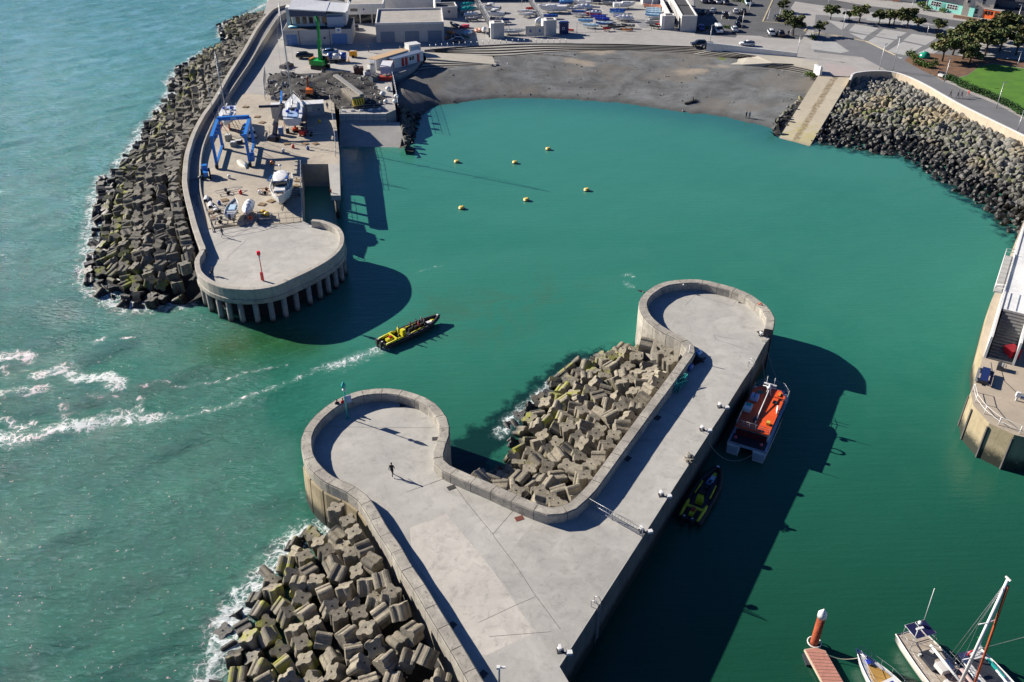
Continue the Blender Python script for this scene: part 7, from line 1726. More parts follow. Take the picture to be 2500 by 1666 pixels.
MB().tube([(2.4, 0, 1.55), (3.7, 0, 1.9)], .08, 6).box((3.4, 0, 1.75), (.7, .3, .08)).build('bowsprit', M_white, t); MB().box((2.7, 0, 1.62), (.5, .3, .2)).build('anchor_winch', bmat('royal'), t)
q = MB()
for s in (-1, 1):
    q.tube([(-1.5, s * 1.3, 1.95), (1.0, s * 1.12, 2.15), (2.6, s * .6, 2.25), (3.9, 0, 2.3)], .022, 5); [q.tube([(x, s * y, 1.4), (x, s * y, 2.0 + x * .08)], .018, 4) for x, y in ((-1.5, 1.28), (-.2, 1.25), (1.0, 1.12), (2.0, .85), (2.9, .5))]
q.build('guard_rail', M_steel, t)
rope(W(2018, 1598, .6), bow - fw * .5 + Vector((0, 0, -.2)), .5, 'doubled white rope from the pontoon to the motor boat')
# cruising ketch with cluttered deck, solar panels and liferaft
st, bw = W(2222, 1542, 1.4), W(2420, 1780, 1.4); rz = math.atan2(bw.y - st.y, bw.x - st.x); fw = Vector((math.cos(rz), math.sin(rz), 0)); L_ = 12.0; c0 = st + fw * L_ * .48
t = thing('sailing_yacht', 'cluttered sailing yacht with solar panels at its stern and a rolled inflatable on deck', 'boat', (c0.x, c0.y, -.3), rz)
build_hull(t, L_, 3.6, 1.5, paint('cream_white', (.74, .71, .66)), mat('worn_deck', (.45, .40, .34), .8, (.33, .27, .2), scale=2), .10, stern=.72)
q = MB().box((1.6, 0, 1.75), (3.6, 1.8, .5), taper=.85).build('coachroof', mat('tan_roof', (.60, .44, .28), .8, (.5, .3, .2), scale=2), t); MB().box((1.6, 0, 1.78), (2.8, 1.78, .2)).build('windows', M_glass, q)
MB().box((-2.7, 0, 1.55), (1.9, 1.5, .3)).build('cockpit', M_darksteel, t); MB().box((-1.6, .2, 1.95), (1.0, 1.3, .5)).build('sprayhood', paint('canvas_white', (.65, .63, .6)), t)
q = MB()
for x, y in ((-5.6, -.95), (-5.6, .95), (-4.2, -1.15), (-4.2, 1.15)): q.tube([(x, y, 1.4), (x, y, 3.0)], .03, 5)
for z in (2.0, 3.0): q.tube([(-5.6, -.95, z), (-5.6, .95, z), (-4.2, 1.15, z), (-4.2, -1.15, z), (-5.6, -.95, z)], .03, 5)
q.build('stern_frame', M_steel, t)
for y in (-.55, .55): f = MB().box((-4.9, y, 3.06), (1.5, .95, .04)).build('solar_panel', mat('solar_blue', (.02, .02, .07), .2), t); MB().box((-4.9, y, 3.04), (1.56, 1.0, .03)).build('panel_frame', M_white, f)
MB().ball((-5.3, .2, 3.35), .2, 10, 6).build('antenna_dome', M_white, t); MB().tube([(-5.6, .95, 3.0), (-5.9, 1.1, 6.9)], .03, 5).build('whip_antenna', M_white, t); MB().tube([(-4.2, -1.15, 3.0), (-4.2, -1.15, 4.3)], .04, 5).box((-4.2, -1.0, 4.35), (.2, .7, .14)).build('wind_generator', M_white, t)
MB().tube([(-1.0, 1.45, 1.75), (4.6, .85, 1.85)], [.34, .28], 10).build('rolled_inflatable', mat('rolled_dinghy', (.30, .24, .27), .7, (.55, .35, .28), scale=1.5), t)
MB().box((1.5, .85, 1.75), (4.2, .3, .2)).build('plank', paint('plank_pink', (.62, .40, .32)), t)
rg = random.Random(14)
for k in range(16):
    c = rg.choice([(.7, .68, .65), (.05, .05, .06), (.6, .3, .12), (.35, .3, .25), (.55, .05, .03), (.1, .12, .2)]); MB().box((rg.uniform(-4.2, 4.0), rg.uniform(-1.0, .7), rg.uniform(1.6, 2.05)), (rg.uniform(.25, .8), rg.uniform(.2, .5), rg.uniform(.12, .35)), rg.uniform(0, 3)).build('deck_gear', cloth('gear%d' % (k % 6), c), t)
mx_ = .4
q = MB().tube([(mx_, 0, 1.4), (mx_, 0, 15.2)], [.15, .12], 10); q.build('mast', M_white, t)
for z in (5.8, 10.2): MB().tube([(mx_, -.95, z + .15), (mx_, 0, z), (mx_, .95, z + .15)], .05, 6).build('spreader', M_white, t)
q = MB()
for s in (-1, 1): q.tube([(mx_, s * 1.5, 1.4), (mx_, s * .95, 5.95), (mx_, s * .95, 10.35), (mx_, 0, 15)], .015, 4)
q.tube([(-2.6, 1.7, 1.6), (mx_, 0, 15.1)], .022, 4); q.tube([(-2.2, 1.7, 1.6), (mx_, 0, 15.0)], .022, 4); q.build('rigging', M_steel, t)
MB().tube([(mx_ + .3, 1.3, 1.7), (mx_ + .15, .1, 14.6)], .10, 8).build('furled_sail', mat('rust_sail', (.50, .10, .03), .8), t); MB().tube([(mx_, 0, 2.6), (mx_ - 3.8, 0, 2.7)], .13, 8).build('boom', M_white, t); MB().box((mx_, 0, 15.3), (.5, .12, .12)).build('masthead', M_white, t)
q = MB(); gz = 2.1
for s in (-1, 1):
    q.tube([(-5.6, s * 1.2, gz), (-3, s * 1.65, gz), (0, s * 1.78, gz), (3, s * 1.5, gz + .1), (5.4, s * .6, gz + .3)], .018, 4); [q.tube([(x, s * y, 1.4), (x, s * y, gz)], .018, 4) for x, y in ((-4, 1.5), (-2, 1.7), (0, 1.78), (2, 1.65), (4, 1.2))]
q.build('guard_rail', M_steel, t)
# second yacht at the right edge
st, bw = W(2370, 1590, 1.2), W(2500, 1745, 1.2); rz = math.atan2(bw.y - st.y, bw.x - st.x); fw = Vector((math.cos(rz), math.sin(rz), 0)); L_ = 9.5; c0 = st + fw * L_ * .48
t = thing('sailing_yacht', 'white sailing yacht with a red lifebuoy and green pennant at its stern', 'boat', (c0.x, c0.y, -.3), rz)
build_hull(t, L_, 3.1, 1.35, M_white, paint('deck_white', (.66, .66, .64)), .05, stern=.75)
MB().box((.9, 0, 1.55), (3.4, 1.7, .42), taper=.85).build('coachroof', M_white, t); MB().box((.2, 0, 1.78), (.7, .7, .04)).box((1.7, 0, 1.78), (.5, .5, .04)).build('hatch', M_darksteel, t); MB().box((-2.6, 0, 1.36), (2.4, 1.5, .08)).build('cockpit', M_darksteel, t)
MB().box((-2.5, .9, 1.5), (2.0, .25, .12)).build('green_bench', bmat('teal'), t); MB().tube([(-4.1, -.4 + .36 * math.cos(a_), 1.9 + .36 * math.sin(a_)) for a_ in [k * math.pi / 6 for k in range(10)]], .08, 6).build('lifebuoy', M_red, t)
MB().tube([(-4.5, .8, 1.3), (-4.7, .9, 3.0)], .02, 4).build('flag_staff', M_white, t); f = MB().add([(-4.7, .9, 3.0), (-4.68, .88, 2.5), (-5.05, .6, 2.6)], [(0, 1, 2)]).build('pennant', mat('pennant_green', (.05, .5, .1), .8), t); MB().tube([(-4.5, .6, 1.5), (-4.3, .6, 2.2)], .16, 8).build('outboard', M_white, t)
MB().tube([(2.0, 0, 1.5), (2.0, 0, 13.2)], [.1, .08], 8).build('mast', M_white, t)
q = MB(); [q.tube([(2.0, s * 1.4, 1.3), (2.0, s * .7, 7.0), (2.0, 0, 13)], .014, 4) for s in (-1, 1)]; q.tube([(-4.6, 0, 1.4), (2.0, 0, 13.1)], .014, 4).tube([(4.8, 0, 1.6), (2.0, 0, 13.1)], .014, 4); q.build('rigging', M_steel, t); MB().tube([(2.0, 0, 2.4), (-1.8, 0, 2.5)], .1, 7).build('boom', M_white, t)
# ================================================================ BOAT YARD ON THE LEFT PIER
M_lift = paint('lift_blue', (.02, .20, .62), .4)
def beam(mb, a_, b_, w, h=None, mi=0):
    """rectangular beam between two points"""
    a_, b_ = Vector(a_), Vector(b_); t = (b_ - a_).normalized(); up = Vector((0, 0, 1)) if abs(t.z) < .9 else Vector((0, 1, 0)); u = t.cross(up).normalized() * w / 2; v = u.normalized().cross(t).normalized() * (h or w) / 2
    mb.loft([[p - u - v, p + u - v, p + u + v, p - u + v] for p in (a_, b_)], mi, True, False); return mb
a = W(531, 411, LZ); rz = R(10)
t = thing('travel_lift', 'big blue boat hoist straddling a white yacht in the yard', 'boat hoist', (a.x, a.y, LZ + .03), rz)
for x, nm in ((0, 'left'), (6.1, 'right')):
    q = MB(); beam(q, (x, 0, .9), (x - .1, .5, 5.7), .5, .6); beam(q, (x, 10.2, .9), (x, 9.8, 5.7), .5, .6); beam(q, (x - .05, .2, 5.8), (x, 10.2, 5.8), .6, .75); beam(q, (x, -.7, .8), (x, 10.9, .8), .4, .4); q.build('side_frame', M_lift, t)
    for y in (-.3, 10.4): w_ = MB().tube([(x - .25, y, .55), (x + .25, y, .55)], .55, 14).build('wheel', M_tyre, t); MB().tube([(x - .27, y, .55), (x + .27, y, .55)], .25, 10).build('rim', M_lift, w_)
    q = MB()
    for k in range(4): q.box((x + (.55 if x == 0 else -.55), 1.4 + k * 2.1, 5.6), (.7, .3, .35))
    q.build('hoist_drum', M_lift, t)
beam(MB(), (0, 10.2, 6.2), (6.1, 10.2, 6.2), .7, .7).build('cross_beam', M_lift, t); MB().box((3.05, 9.84, 6.2), (1.1, .03, .4)).build('maker_plate', paint('plate_pale', (.35, .55, .75)), t)
MB().box((6.5, .9, 1.4), (.9, 1.6, 1.2)).build('engine_box', M_lift, t)
for y in (12.5, 15.5): MB().tube([(0.4, 10.2 + (y - 12.5) * .2, 5.8), (1.3, y, 2.0), (3.0, y, 1.1), (4.7, y, 2.0), (5.7, 10.2 + (y - 12.5) * .2, 5.8)], .05, 5).build('sling', M_black, t)
def big_yacht(lab, loc, rz, L_, B, mast, red_keel=True, full=1.9, stand_m=None):
    t = thing('sailing_yacht', lab, 'boat', loc, rz); D = 1.5; k0 = 1.9
    build_hull_at = MB(); rr, sh = hull_rings(L_, B, D, stern=.82, bow_rise=.45, full=full); rr = [[v + Vector((0, 0, k0)) for v in r_] for r_ in rr]; sh = [(a_ + Vector((0, 0, k0)), c + Vector((0, 0, k0))) for a_, c in sh]
    q = MB().loft(rr, 0, False, True); q.f.append(list(range(9))); q.m.append(0); q.sm.append(False); q.build('hull', M_white, t)
    vs = []; [vs.extend([a_ - Vector((0, 0, .04)), c - Vector((0, 0, .04))]) for a_, c in sh]; MB().add(vs, [(2 * i, 2 * i + 2, 2 * i + 3, 2 * i + 1) for i in range(len(sh) - 1)]).build('deck', paint('deck_bright', (.72, .73, .74)), t)
    MB().loft([[Vector((-.9, 0, 0)), Vector((-.5, .12, 0)), Vector((.5, .12, 0)), Vector((.9, 0, 0)), Vector((.5, -.12, 0)), Vector((-.5, -.12, 0))], [Vector((-.8, 0, 2.2)), Vector((-.4, .2, 2.2)), Vector((.9, .2, 2.2)), Vector((1.4, 0, 2.2)), Vector((.9, -.2, 2.2)), Vector((-.4, -.2, 2.2))]], 0, True, False).build('keel', paint('keel_red', (.45, .05, .03)) if red_keel else M_black, t)
    z = k0 + D
    MB().box((L_ * .06, 0, z + .2), (L_ * .34, B * .5, .42), taper=.8).build('coachroof', M_white, t); MB().box((-L_ * .13, 0, z + .25), (.5, B * .18, .5)).build('companionway', M_black, t); MB().box((-L_ * .3, 0, z + .02), (L_ * .26, B * .5, .1)).build('cockpit', paint('cockpit_blue', (.35, .5, .75)), t)
    for s in (-1, 1): MB().tube([(-L_ * .24, s * B * .22, z + .25), (-L_ * .24, s * B * .22, z + .6)], .42, 12).build('wheel_cover', bmat('royal'), t)
    MB().tube([(L_ * .1, 0, z), (L_ * .1, 0, z + mast)], [.13, .09], 8).build('mast', mat('mast_grey', (.5, .5, .5), .4), t); MB().tube([(L_ * .1, 0, z + 1.3), (-L_ * .24, 0, z + 1.3)], .13, 7).build('boom', M_white, t)
    q = MB()
    for f in (.35, .65): q.tube([(L_ * .1, -B * .3, z + mast * f), (L_ * .1, B * .3, z + mast * f)], .05, 5)
    q.build('spreaders', M_steel, t)
    q = MB(); [q.tube([(L_ * .08, s * B * .45, z), (L_ * .1, s * B * .3, z + mast * .35), (L_ * .1, s * B * .3, z + mast * .65), (L_ * .1, 0, z + mast * .98)], .02, 4) for s in (-1, 1)]; q.tube([(L_ * .49, 0, z + .4), (L_ * .1, 0, z + mast * .97)], .03, 4).tube([(-L_ * .48, 0, z), (L_ * .1, 0, z + mast)], .02, 4)
    for s in (-1, 1): q.tube([sh[i][0 if s < 0 else 1] + Vector((0, 0, .6)) for i in range(len(sh))], .02, 4)
    q.build('rigging', M_steel, t)
    q = MB()
    for x in (-L_ * .28, 0, L_ * .25):
        for s in (-1, 1): q.tube([(x, s * B * .55, 0), (x, s * B * .3, 2.6)], .06, 5)
    q.build('cradle', stand_m or paint('cradle_orange', (.62, .12, .03)), t); return t
big_yacht('large white yacht ashore on an orange cradle with twin blue wheel covers', W(712, 325, LZ) + Vector((-.6, 6.2, 0)), R(101), 15.0, 4.4, 21)
big_yacht('white yacht hanging in the slings of the blue hoist', W(557, 330, LZ) + Vector((-.6, 3.5, 0)), R(-80), 10.5, 3.4, 13)
t = thing('antenna_mast', 'thin bare mast standing left of the blue hoist', 'mast', W(523, 292, 5)); MB().tube([(0, 0, 0), (0, 0, 7.5)], .07, 6).build('pole', M_steel, t)
t = thing('yard_crane', 'dark articulated yard crane with a blue upper boom', 'crane', W(671, 342, LZ), R(75))
M_navy = paint('crane_navy', (.015, .02, .045), .4)
q = MB(); q.box((0, 0, .5), (2.2, 1.6, 1.0)); beam(q, (0, 0, .8), (1.6, 0, 3.2), .7); beam(q, (1.2, .3, 2.6), (5.4, .2, 5.8), .75, .6); q.build('base_arm', M_navy, t)
beam(MB(), (5.0, .2, 6.2), (11.0, 3.2, 6.4), .35, .45).build('boom', M_lift, t); beam(MB(), (5.4, .2, 5.4), (5.3, 5.6, 4.8), .45).build('jib', M_navy, t); MB().box((5.2, .2, 5.4), (.9, .8, .9)).build('knuckle', paint('knuckle_tan', (.35, .28, .2)), t)
for s in (-1, 1): MB().tube([(-.6, s * .9, .4), (-.6, s * 1.15, .4)], .45, 12).build('wheel', M_tyre, t)
def cabin(name, lab, cat, pa, pb, D, h, m_, roof=None, z=LAND, top=None):
    a_, rz, Lx = frame(pa, pb, z); t = thing(name, lab, cat, a_, rz); P_box(t, 'wall', m_, 0, Lx, 0, D, 0, h); P_box(t, 'roof', roof or M_white, -.06, Lx + .06, -.06, D + .06, h, h + .1); return t, Lx
t, Lx = cabin('site_cabins', 'long white topped container block behind the large yacht', 'container', (665, 290), (793, 282), 2.6, 2.6, mat('container_grey', (.36, .38, .40), .7, (.28, .3, .32), scale=.8), z=LZ)
P_box(t, 'notice_board', paint('notice_pale', (.55, .55, .52)), 7.6, 8.7, -.06, 0, 1.0, 2.2); P_box(t, 'door', paint('door_grey', (.2, .22, .24)), 2.0, 2.9, -.05, 0, 0, 2.1); P_box(t, 'vent', M_darksteel, 5.6, 6.0, -.05, 0, 1.2, 1.6); P_box(t, 'vent', M_darksteel, 9.9, 10.3, -.05, 0, 1.2, 1.6)
for x in (3.7, 7.4): P_box(t, 'corner_post', M_darksteel, x, x + .1, -.04, 0, 0, 2.6)
# boats ashore along the near fence
def yb(px, L_, rz, lab, kind, c1='white', c2='white', lift=.9, name=None): return small_boat(kind, c1, c2, L_, lab, W(*px, LZ), rz, lift, name, 'boats ashore by the yard gate')
c0 = W(683, 520, LZ) + Vector((-.7, 5.8, 0)); t = thing('fishing_cruiser', 'large white cabin cruiser on stands, bow towards the fence', 'boat', (c0.x, c0.y, LZ + .6), R(-81))
build_hull(t, 11.5, 3.8, 1.9, M_white, paint('deck_tan', (.50, .44, .36)), .1, bow_rise=.7, full=2.2)
MB().box((-1.0, 0, 2.55), (4.8, 2.8, 1.4), taper=.86).build('wheelhouse', M_white, t); MB().box((1.35, 0, 2.8), (.35, 2.35, .7)).box((-1, -1.33, 2.75), (3.6, .1, .55)).box((-1, 1.33, 2.75), (3.6, .1, .55)).build('windows', M_glass, t); MB().ball((-1.2, 0, 3.25), (2.7, 1.35, .22), 14, 4, half=True).build('hard_top', M_white, t)
MB().box((2.6, 0, 2.2), (2.2, 2.2, .55), taper=.8).build('foredeck_cabin', M_white, t); MB().tube([(-2.6, 0, 3.3), (-2.6, 0, 4.5)], .04, 5).ball((-2.6, 0, 4.6), (.3, .3, .22)).build('radar', M_white, t); MB().box((-.2, 1.1, 3.3), (1.2, .5, .14)).build('blue_hatch', bmat('blue'), t); stand(t, 11, .6)
rg = random.Random(2); q = MB(); [q.box((3.9 + rg.uniform(-.5, .5), rg.uniform(-.7, .7), 2.15), (.4, .3, .25), rg.uniform(0, 3)) for k in range(8)]; q.build('deck_gear', M_darksteel, t)
t = yb((571, 528), 5.6, R(95), 'white shore boat with a blue inner cover, leftmost at the yard gate', 'open'); MB().box((0, 0, .62), (2.6, 1.2, .3), taper=.8).build('inner_cover', bmat('light'), t); MB().box((-2.9, 0, .3), (.3, .4, .9)).build('outboard', bmat('navy'), t)
t = yb((609, 528), 5.2, R(-84), 'white sports boat with a pink tipped outboard at the yard gate', 'cover'); MB().box((2.2, 0, .8), (.7, .5, .3)).build('bow_roller', bmat('pink'), t)
t = thing('buoy_basket', 'open crate heaped with orange yellow buoys by the fence', 'crate', W(648, 532, LZ), R(10)); P_box(t, 'tray', M_steel, -1, 1, -.9, .9, 0, .5)
for x, y, z, r_ in ((-.3, .2, .9, .62), (.35, -.3, .85, .55), (.1, .5, .6, .4)): MB().ball((x, y, z), (r_, r_, r_ * .7), 12, 6).build('buoy', bmat('yellow'), t)
for k in range(3): P_box(t, 'bar', M_steel, -1.02 + k, -.96 + k, -.95, -.9, 0, .9)
rg = random.Random(77)
for i, ((px, py), L_, a_, lab) in enumerate([((525, 505), 2.4, 110, 'white upturned tender nearest the fence on the left'), ((513, 495), 2.6, 105, 'narrow white board beside the upturned tender'), ((503, 480), 2.4, 100, 'white and blue board against the walkway wall'), ((592, 398), 4.2, -60, 'cream upturned dinghy beside the right lift wheel')]):
    t = thing('upturned_dinghy', lab, 'boat', W(px, py, LZ + .5), R(a_), 'tenders lying in the yard'); rr, sh = hull_rings(L_, L_ * .36, .4); MB().loft([[Vector((v.x, v.y, -v.z)) for v in r_] for r_ in rr], 0, False, True).build('hull', bmat('cream') if i == 3 else M_white, t); MB().box((0, 0, -.42), (L_ * .5, .08, .06)).build('keel_strip', M_darksteel, t)
def trailer(px, L_, rz, lab, c):
    t = thing('boat_trailer', lab, 'trailer', W(*px, LZ), rz, 'empty trailers and cradles in the yard'); q = MB()
    for s in (-1, 1): beam(q, (-L_ / 2, s * .6, .5), (L_ * .3, s * .6, .5), .08); beam(q, (L_ * .3, s * .6, .5), (L_ * .55, 0, .5), .08)
    for k in range(4): beam(q, (-L_ / 2 + k * L_ * .25, -.7, .5), (-L_ / 2 + k * L_ * .25, .7, .5), .07)
    q.build('frame', c, t)
    for s in (-1, 1): MB().tube([(-.4, s * .8, .3), (-.4, s * .95, .3)], .3, 10).build('wheel', M_tyre, t)
for i, (px, L_, a_, lab, c) in enumerate([((560, 470), 4.5, 30, 'pale grey trailer behind the leftmost shore boat', M_steel), ((545, 540), 4.0, 10, 'grey trailer frame by the gate beside the leftmost shore boat', M_steel), ((535, 515), 4.2, 40, 'tangle of trailer frames left of the shore boats', M_steel), ((655, 470), 3.6, 5, 'rusty frame with an orange roller beside the cabin cruiser', paint('rust_frame', (.30, .08, .03), .8)), ((668, 440), 3.4, 85, 'blue roller trailer lying above the cabin cruiser', M_lift), ((700, 437), 4.0, 20, 'dark trailer frame above the cabin cruiser', M_darksteel), ((720, 478), 4.2, 90, 'brown steel frame between the cruiser and the dock', paint('brown_frame', (.12, .07, .04), .8)), ((740, 320), 5.0, 0, 'low steel cradle rack right of the large yacht', M_steel), ((765, 330), 5.0, 5, 'second steel cradle rack near the dock wall', M_steel)]):
    trailer(px, L_, R(a_), lab, c)
for (px, c, sz, lab) in [((559, 343), (.42, .38, .28), (1.3, 1.2, 1.2), 'tan crate standing under the hoist on the left'), ((571, 357), (.35, .34, .30), (1.2, 1.2, .9), 'grey crate with a pale lid under the hoist'), ((583, 350), (.05, .05, .05), (1.6, .9, .6), 'black crate with a white top under the hoist'), ((687, 330), (.10, .22, .45), (1.0, 1.0, 1.6), 'tall blue and white machine box beside the dark crane'), ((703, 325), (.06, .055, .05), (.7, .7, 1.0), 'small dark bin right of the blue box')]:
    t = thing('crate', lab, 'crate', W(*px, LZ + .02), R(12)); m_ = paint('crate_%.2f' % c[0], c, .7); MB().box((0, 0, sz[2] / 2), sz).build('box', m_, t); MB().box((0, 0, sz[2] + .04), (sz[0] * .7, sz[1] * .7, .08)).build('lid', M_white, t)
t = thing('fork_lift', 'red fork lift beneath the stern of the large yacht', 'fork lift', W(742, 330, LZ + .02), R(80)); MB().box((0, 0, .6), (1.8, 1.1, .7)).box((-.9, 0, .8), (.4, 1.1, .9)).build('body', M_red, t); beam(beam(MB(), (1, -.4, .2), (1, -.4, 3.2), .12), (1, .4, .2), (1, .4, 3.2), .12).box((1.6, 0, .2), (1.2, .8, .06)).build('mast', M_black, t); MB().box((0, 0, 2.1), (1.2, 1.0, .08)).build('roof', M_black, t)
for sx in (-.6, .7):
    for s in (-1, 1): MB().tube([(sx, s * .45, .28), (sx, s * .65, .28)], .28, 10).build('wheel', M_tyre, t)
t = thing('power_washer', 'orange pump unit under the large yacht', 'pump', W(722, 322, LZ), R(20)); MB().box((0, 0, .6), (1.2, .8, .5)).tube([(0, 0, .8), (0, 0, 1.6)], .2, 8).build('motor', mat('pump_orange', (.75, .10, .03), .5), t); MB().box((0, 0, .2), (1.4, 1, .1)).build('frame', M_darksteel, t)
t = thing('tractor', 'blue yard tractor parked in the shade against the walkway wall', 'tractor', W(504, 432, LZ), R(-70)); MB().box((.7, 0, 1.0), (1.6, .8, .7)).box((-.4, 0, 1.6), (1.1, 1.1, 1.2), taper=.85).build('body', M_lift, t)
for x, r_ in ((-.6, .7), (1.2, .42)):
    for s in (-1, 1): MB().tube([(x, s * .55, r_), (x, s * .85, r_)], r_, 14).build('wheel', M_tyre, t)
rg = random.Random(91)
pm_ = MB(); [pm_.box((0, -.5 + k * .2, .14), (1.2, .12, .03)) for k in range(6)]; [pm_.box((x, 0, .06), (.1, 1.1, .12)) for x in (-.5, 0, .5)]; pm_ = pm_.mesh('pallet', [mat('pallet_wood', (.36, .25, .14), .85)])
for k, (px, py) in enumerate([(512, 520), (520, 534), (560, 500), (548, 490), (640, 500), (662, 492), (722, 455), (728, 442), (745, 352), (770, 352), (700, 352), (640, 300), (628, 286), (600, 262)]):
    o = bpy.data.objects.new('pallet', pm_); COL.objects.link(o); o.location = W(px, py, LZ + .03); o.rotation_euler = (0, 0, rg.uniform(0, 3)); tag(o, 'loose wooden pallet lying on the yard slab', 'pallet', 'pallets lying about the yard')
for k, (px, py, c) in enumerate([(536, 500, 'blue'), (588, 474, 'red'), (634, 474, 'white'), (664, 402, 'orange'), (692, 372, 'white'), (752, 366, 'blue'), (780, 300, 'yellow'), (560, 436, 'white'), (716, 362, 'red')]):
    o = MB().tube([(0, 0, 0), (0, 0, .5), (0, 0, .52), (0, 0, .75)], [.28, .3, .3, .16], 10).build('drum', bmat(c), None, W(px, py, LZ + .03)); tag(o, 'small %s drum standing %s' % ({'blue': 'blue', 'red': 'red', 'white': 'white', 'orange': 'orange', 'yellow': 'yellow'}[c], ['among the trailer frames on the left', 'behind the sports boat', 'between sports boat and buoy crate', 'by the blue roller trailer', 'right of the hoist in the shade lines', 'at the corner of the dock slot', 'at the end of the container block', 'alone in the open left half of the slab', 'just below the tall blue machine box'][k]), 'drum')
# fences of the yard and dock
mesh_fence('yard_fence', WL([(520, 567), (562, 561), (600, 552)], LZ), 1.9, M_darksteel, 'dark rail fence at the left of the yard gate', 3.0, (.05, .5, 1), z=LZ, bars=3)
mesh_fence('yard_fence', WL([(632, 548), (690, 546), (735, 544)], LZ), 1.9, M_darksteel, 'dark fence between the cabin cruiser and the roundhead deck', 3.0, (.05, .5, 1), z=LZ, bars=3)
mesh_fence('yard_gate', WL([(600, 552), (598, 545), (632, 541)], LZ), 1.9, M_darksteel, 'half open dark gate with a lifebuoy at the yard entrance', 2.6, (.05, .5, 1), z=LZ, cat='gate', bars=3)
t = thing('lifebuoy', 'orange lifebuoy hung on the yard gate', 'lifebuoy', W(614, 545, LZ) + Vector((0, 0, 0)), 0); MB().tube([(.32 * math.cos(a_), -.1, 1.0 + .32 * math.sin(a_)) for a_ in [k * math.pi / 6 for k in range(13)]], .09, 6).build('ring', mat('buoy_orange', (.8, .12, .02), .5), t)
mesh_fence('dock_rail', WL([(740, 540), (736, 470), (735, 405)], LZ), 1.1, M_steel, 'railing along the left side of the dock slot', 2.6, (.5, 1), z=LZ, cat='railing')
mesh_fence('dock_rail', WL([(820, 385), (818, 330), (811, 280), (806, 245)], LZ), 1.1, M_steel, 'railing between the yard and the short slipway', 2.6, (.5, 1), z=LZ, cat='railing')
mesh_fence('works_fence', WL([(958, 190), (966, 225), (972, 262)], LAND), 1.9, M_steel, 'pale mesh fence along the right edge of the works site', 2.0, (.05, .5, 1), cat='fence', bars=3)
mesh_fence('works_fence', WL([(648, 180), (645, 215), (648, 246)], LAND), 1.9, M_steel, 'grey mesh fence along the left edge of the works site', 2.0, (.05, .5, 1), cat='fence', bars=3)
mesh_fence('works_rail', WL([(835, 274), (870, 270), (905, 267), (940, 266)], LAND), 1.1, M_steel, 'rail with white weights on top of the block wall', 2.4, (.5, 1), cat='railing')
# finger pier of the dock
fg = WL([(801, 401), (829, 401), (831, 478), (808, 478)], LZ); t = thing('finger_pier', 'narrow pale finger pier enclosing the dock slot', 'pier', fg[0]); o0 = fg[0]
q = MB().prism([(p.x - o0.x, p.y - o0.y) for p in fg], -.9, .03); q.build('deck', M_deck, t); q = MB(); [q.tube([((fg[0].lerp(fg[3], u)).x - o0.x + .9, (fg[0].lerp(fg[3], u)).y - o0.y, -8), ((fg[0].lerp(fg[3], u)).x - o0.x + .9, (fg[0].lerp(fg[3], u)).y - o0.y, -.8)], .4, 10) for u in (.1, .4, .7, .95)]; q.build('piers', M_quay, t)
MB().tube([(3.0, -13.8, .1), (3.0, -13.8, .7)], .14, 8).build('bollard', paint('rust_post', (.3, .05, .03)), t)
# stacked block wall at the head of the short slipway
bw = [W(829, 276.5, LAND), W(945, 276.5, LAND)]
for k, (z1, z0) in enumerate(((LAND + .05, 3.85), (3.82, 3.15), (3.12, 2.2))): 
    o = wall('block_wall', [bw[0] + Vector((0, -.9 + .25 - k * .25, 0)), bw[1] + Vector((0, -.9 + .25 - k * .25, 0))], .7, z1, z0, M_bwall, ('top', 'middle', 'bottom')[k] + ' course of big concrete blocks at the head of the short slipway', 'wall', 1.5, .06, .03, side=1)
for i, ((px, py), s) in enumerate([((968, 240), 1.0), ((965, 252), 1.0), ((935, 235), 1.2), ((948, 222), 1.1), ((942, 252), .9), ((915, 160), 1.1), ((925, 166), 1.0), ((840, 274), .8), ((862, 272), .8), ((882, 271), .8), ((905, 270), .8), ((926, 268), .8)]):
    big = s >= .9; o = MB().ball((0, 0, .45), (.62, .62, .5), 10, 5).tube([(-.3, 0, .8), (0, 0, 1.15), (.3, 0, .8)], .05, 5) if big else MB().box((0, 0, .22), (1.3, .4, .4), taper=.8).tube([(0, 0, .4), (0, 0, .6)], .05, 5)
    o = o.build('bulk_bag' if big else 'fence_block', [M_white], None, W(px, py, LAND + .02), i * .4); o.scale = (s,) * 3; tag(o, 'bulging white bulk bag on the works site' if big else 'white weighted foot of the rail on the block wall', 'bag' if big else 'block', 'bulk bags of the works site' if big else 'weights on the block wall')
# plant
M_cg = paint('crane_green', (.015, .42, .06), .4)
t = thing('telescopic_crane', 'bright green material handler with a tall upright boom', 'crane', W(783, 168, LAND), R(-20))
for s in (-1, 1): MB().box((0, s * 1.2, .5), (4.0, .6, .9)).build('track', M_black, t)
MB().box((-.5, 0, 1.6), (3.6, 2.4, 1.2)).build('house', M_cg, t); MB().box((1.2, 1.0, 2.2), (1.3, 1.0, 1.9), taper=.9).build('cab', M_glass, t); MB().box((1.2, 1.0, 3.2), (1.35, 1.05, .1)).build('cab_roof', M_white, t); MB().box((-2.3, 0, 1.8), (.5, 2.3, 1.5)).build('counterweight', mat('cw_orange', (.8, .30, .06), .5), t)
q = beam(MB(), (.2, 0, 1.6), (.2, .6, 7.0), .8); beam(q, (.2, .6, 6.9), (.0, 1.2, 11.4), .55); q.build('boom', M_cg, t); beam(MB(), (0, 1.2, 11.3), (-.6, 1.5, 12.6), .5).build('boom_tip', paint('tip_green', (.01, .22, .05)), t); MB().tube([(.8, 0, 2), (.6, .5, 6)], .14, 6).build('ram', M_steel, t)
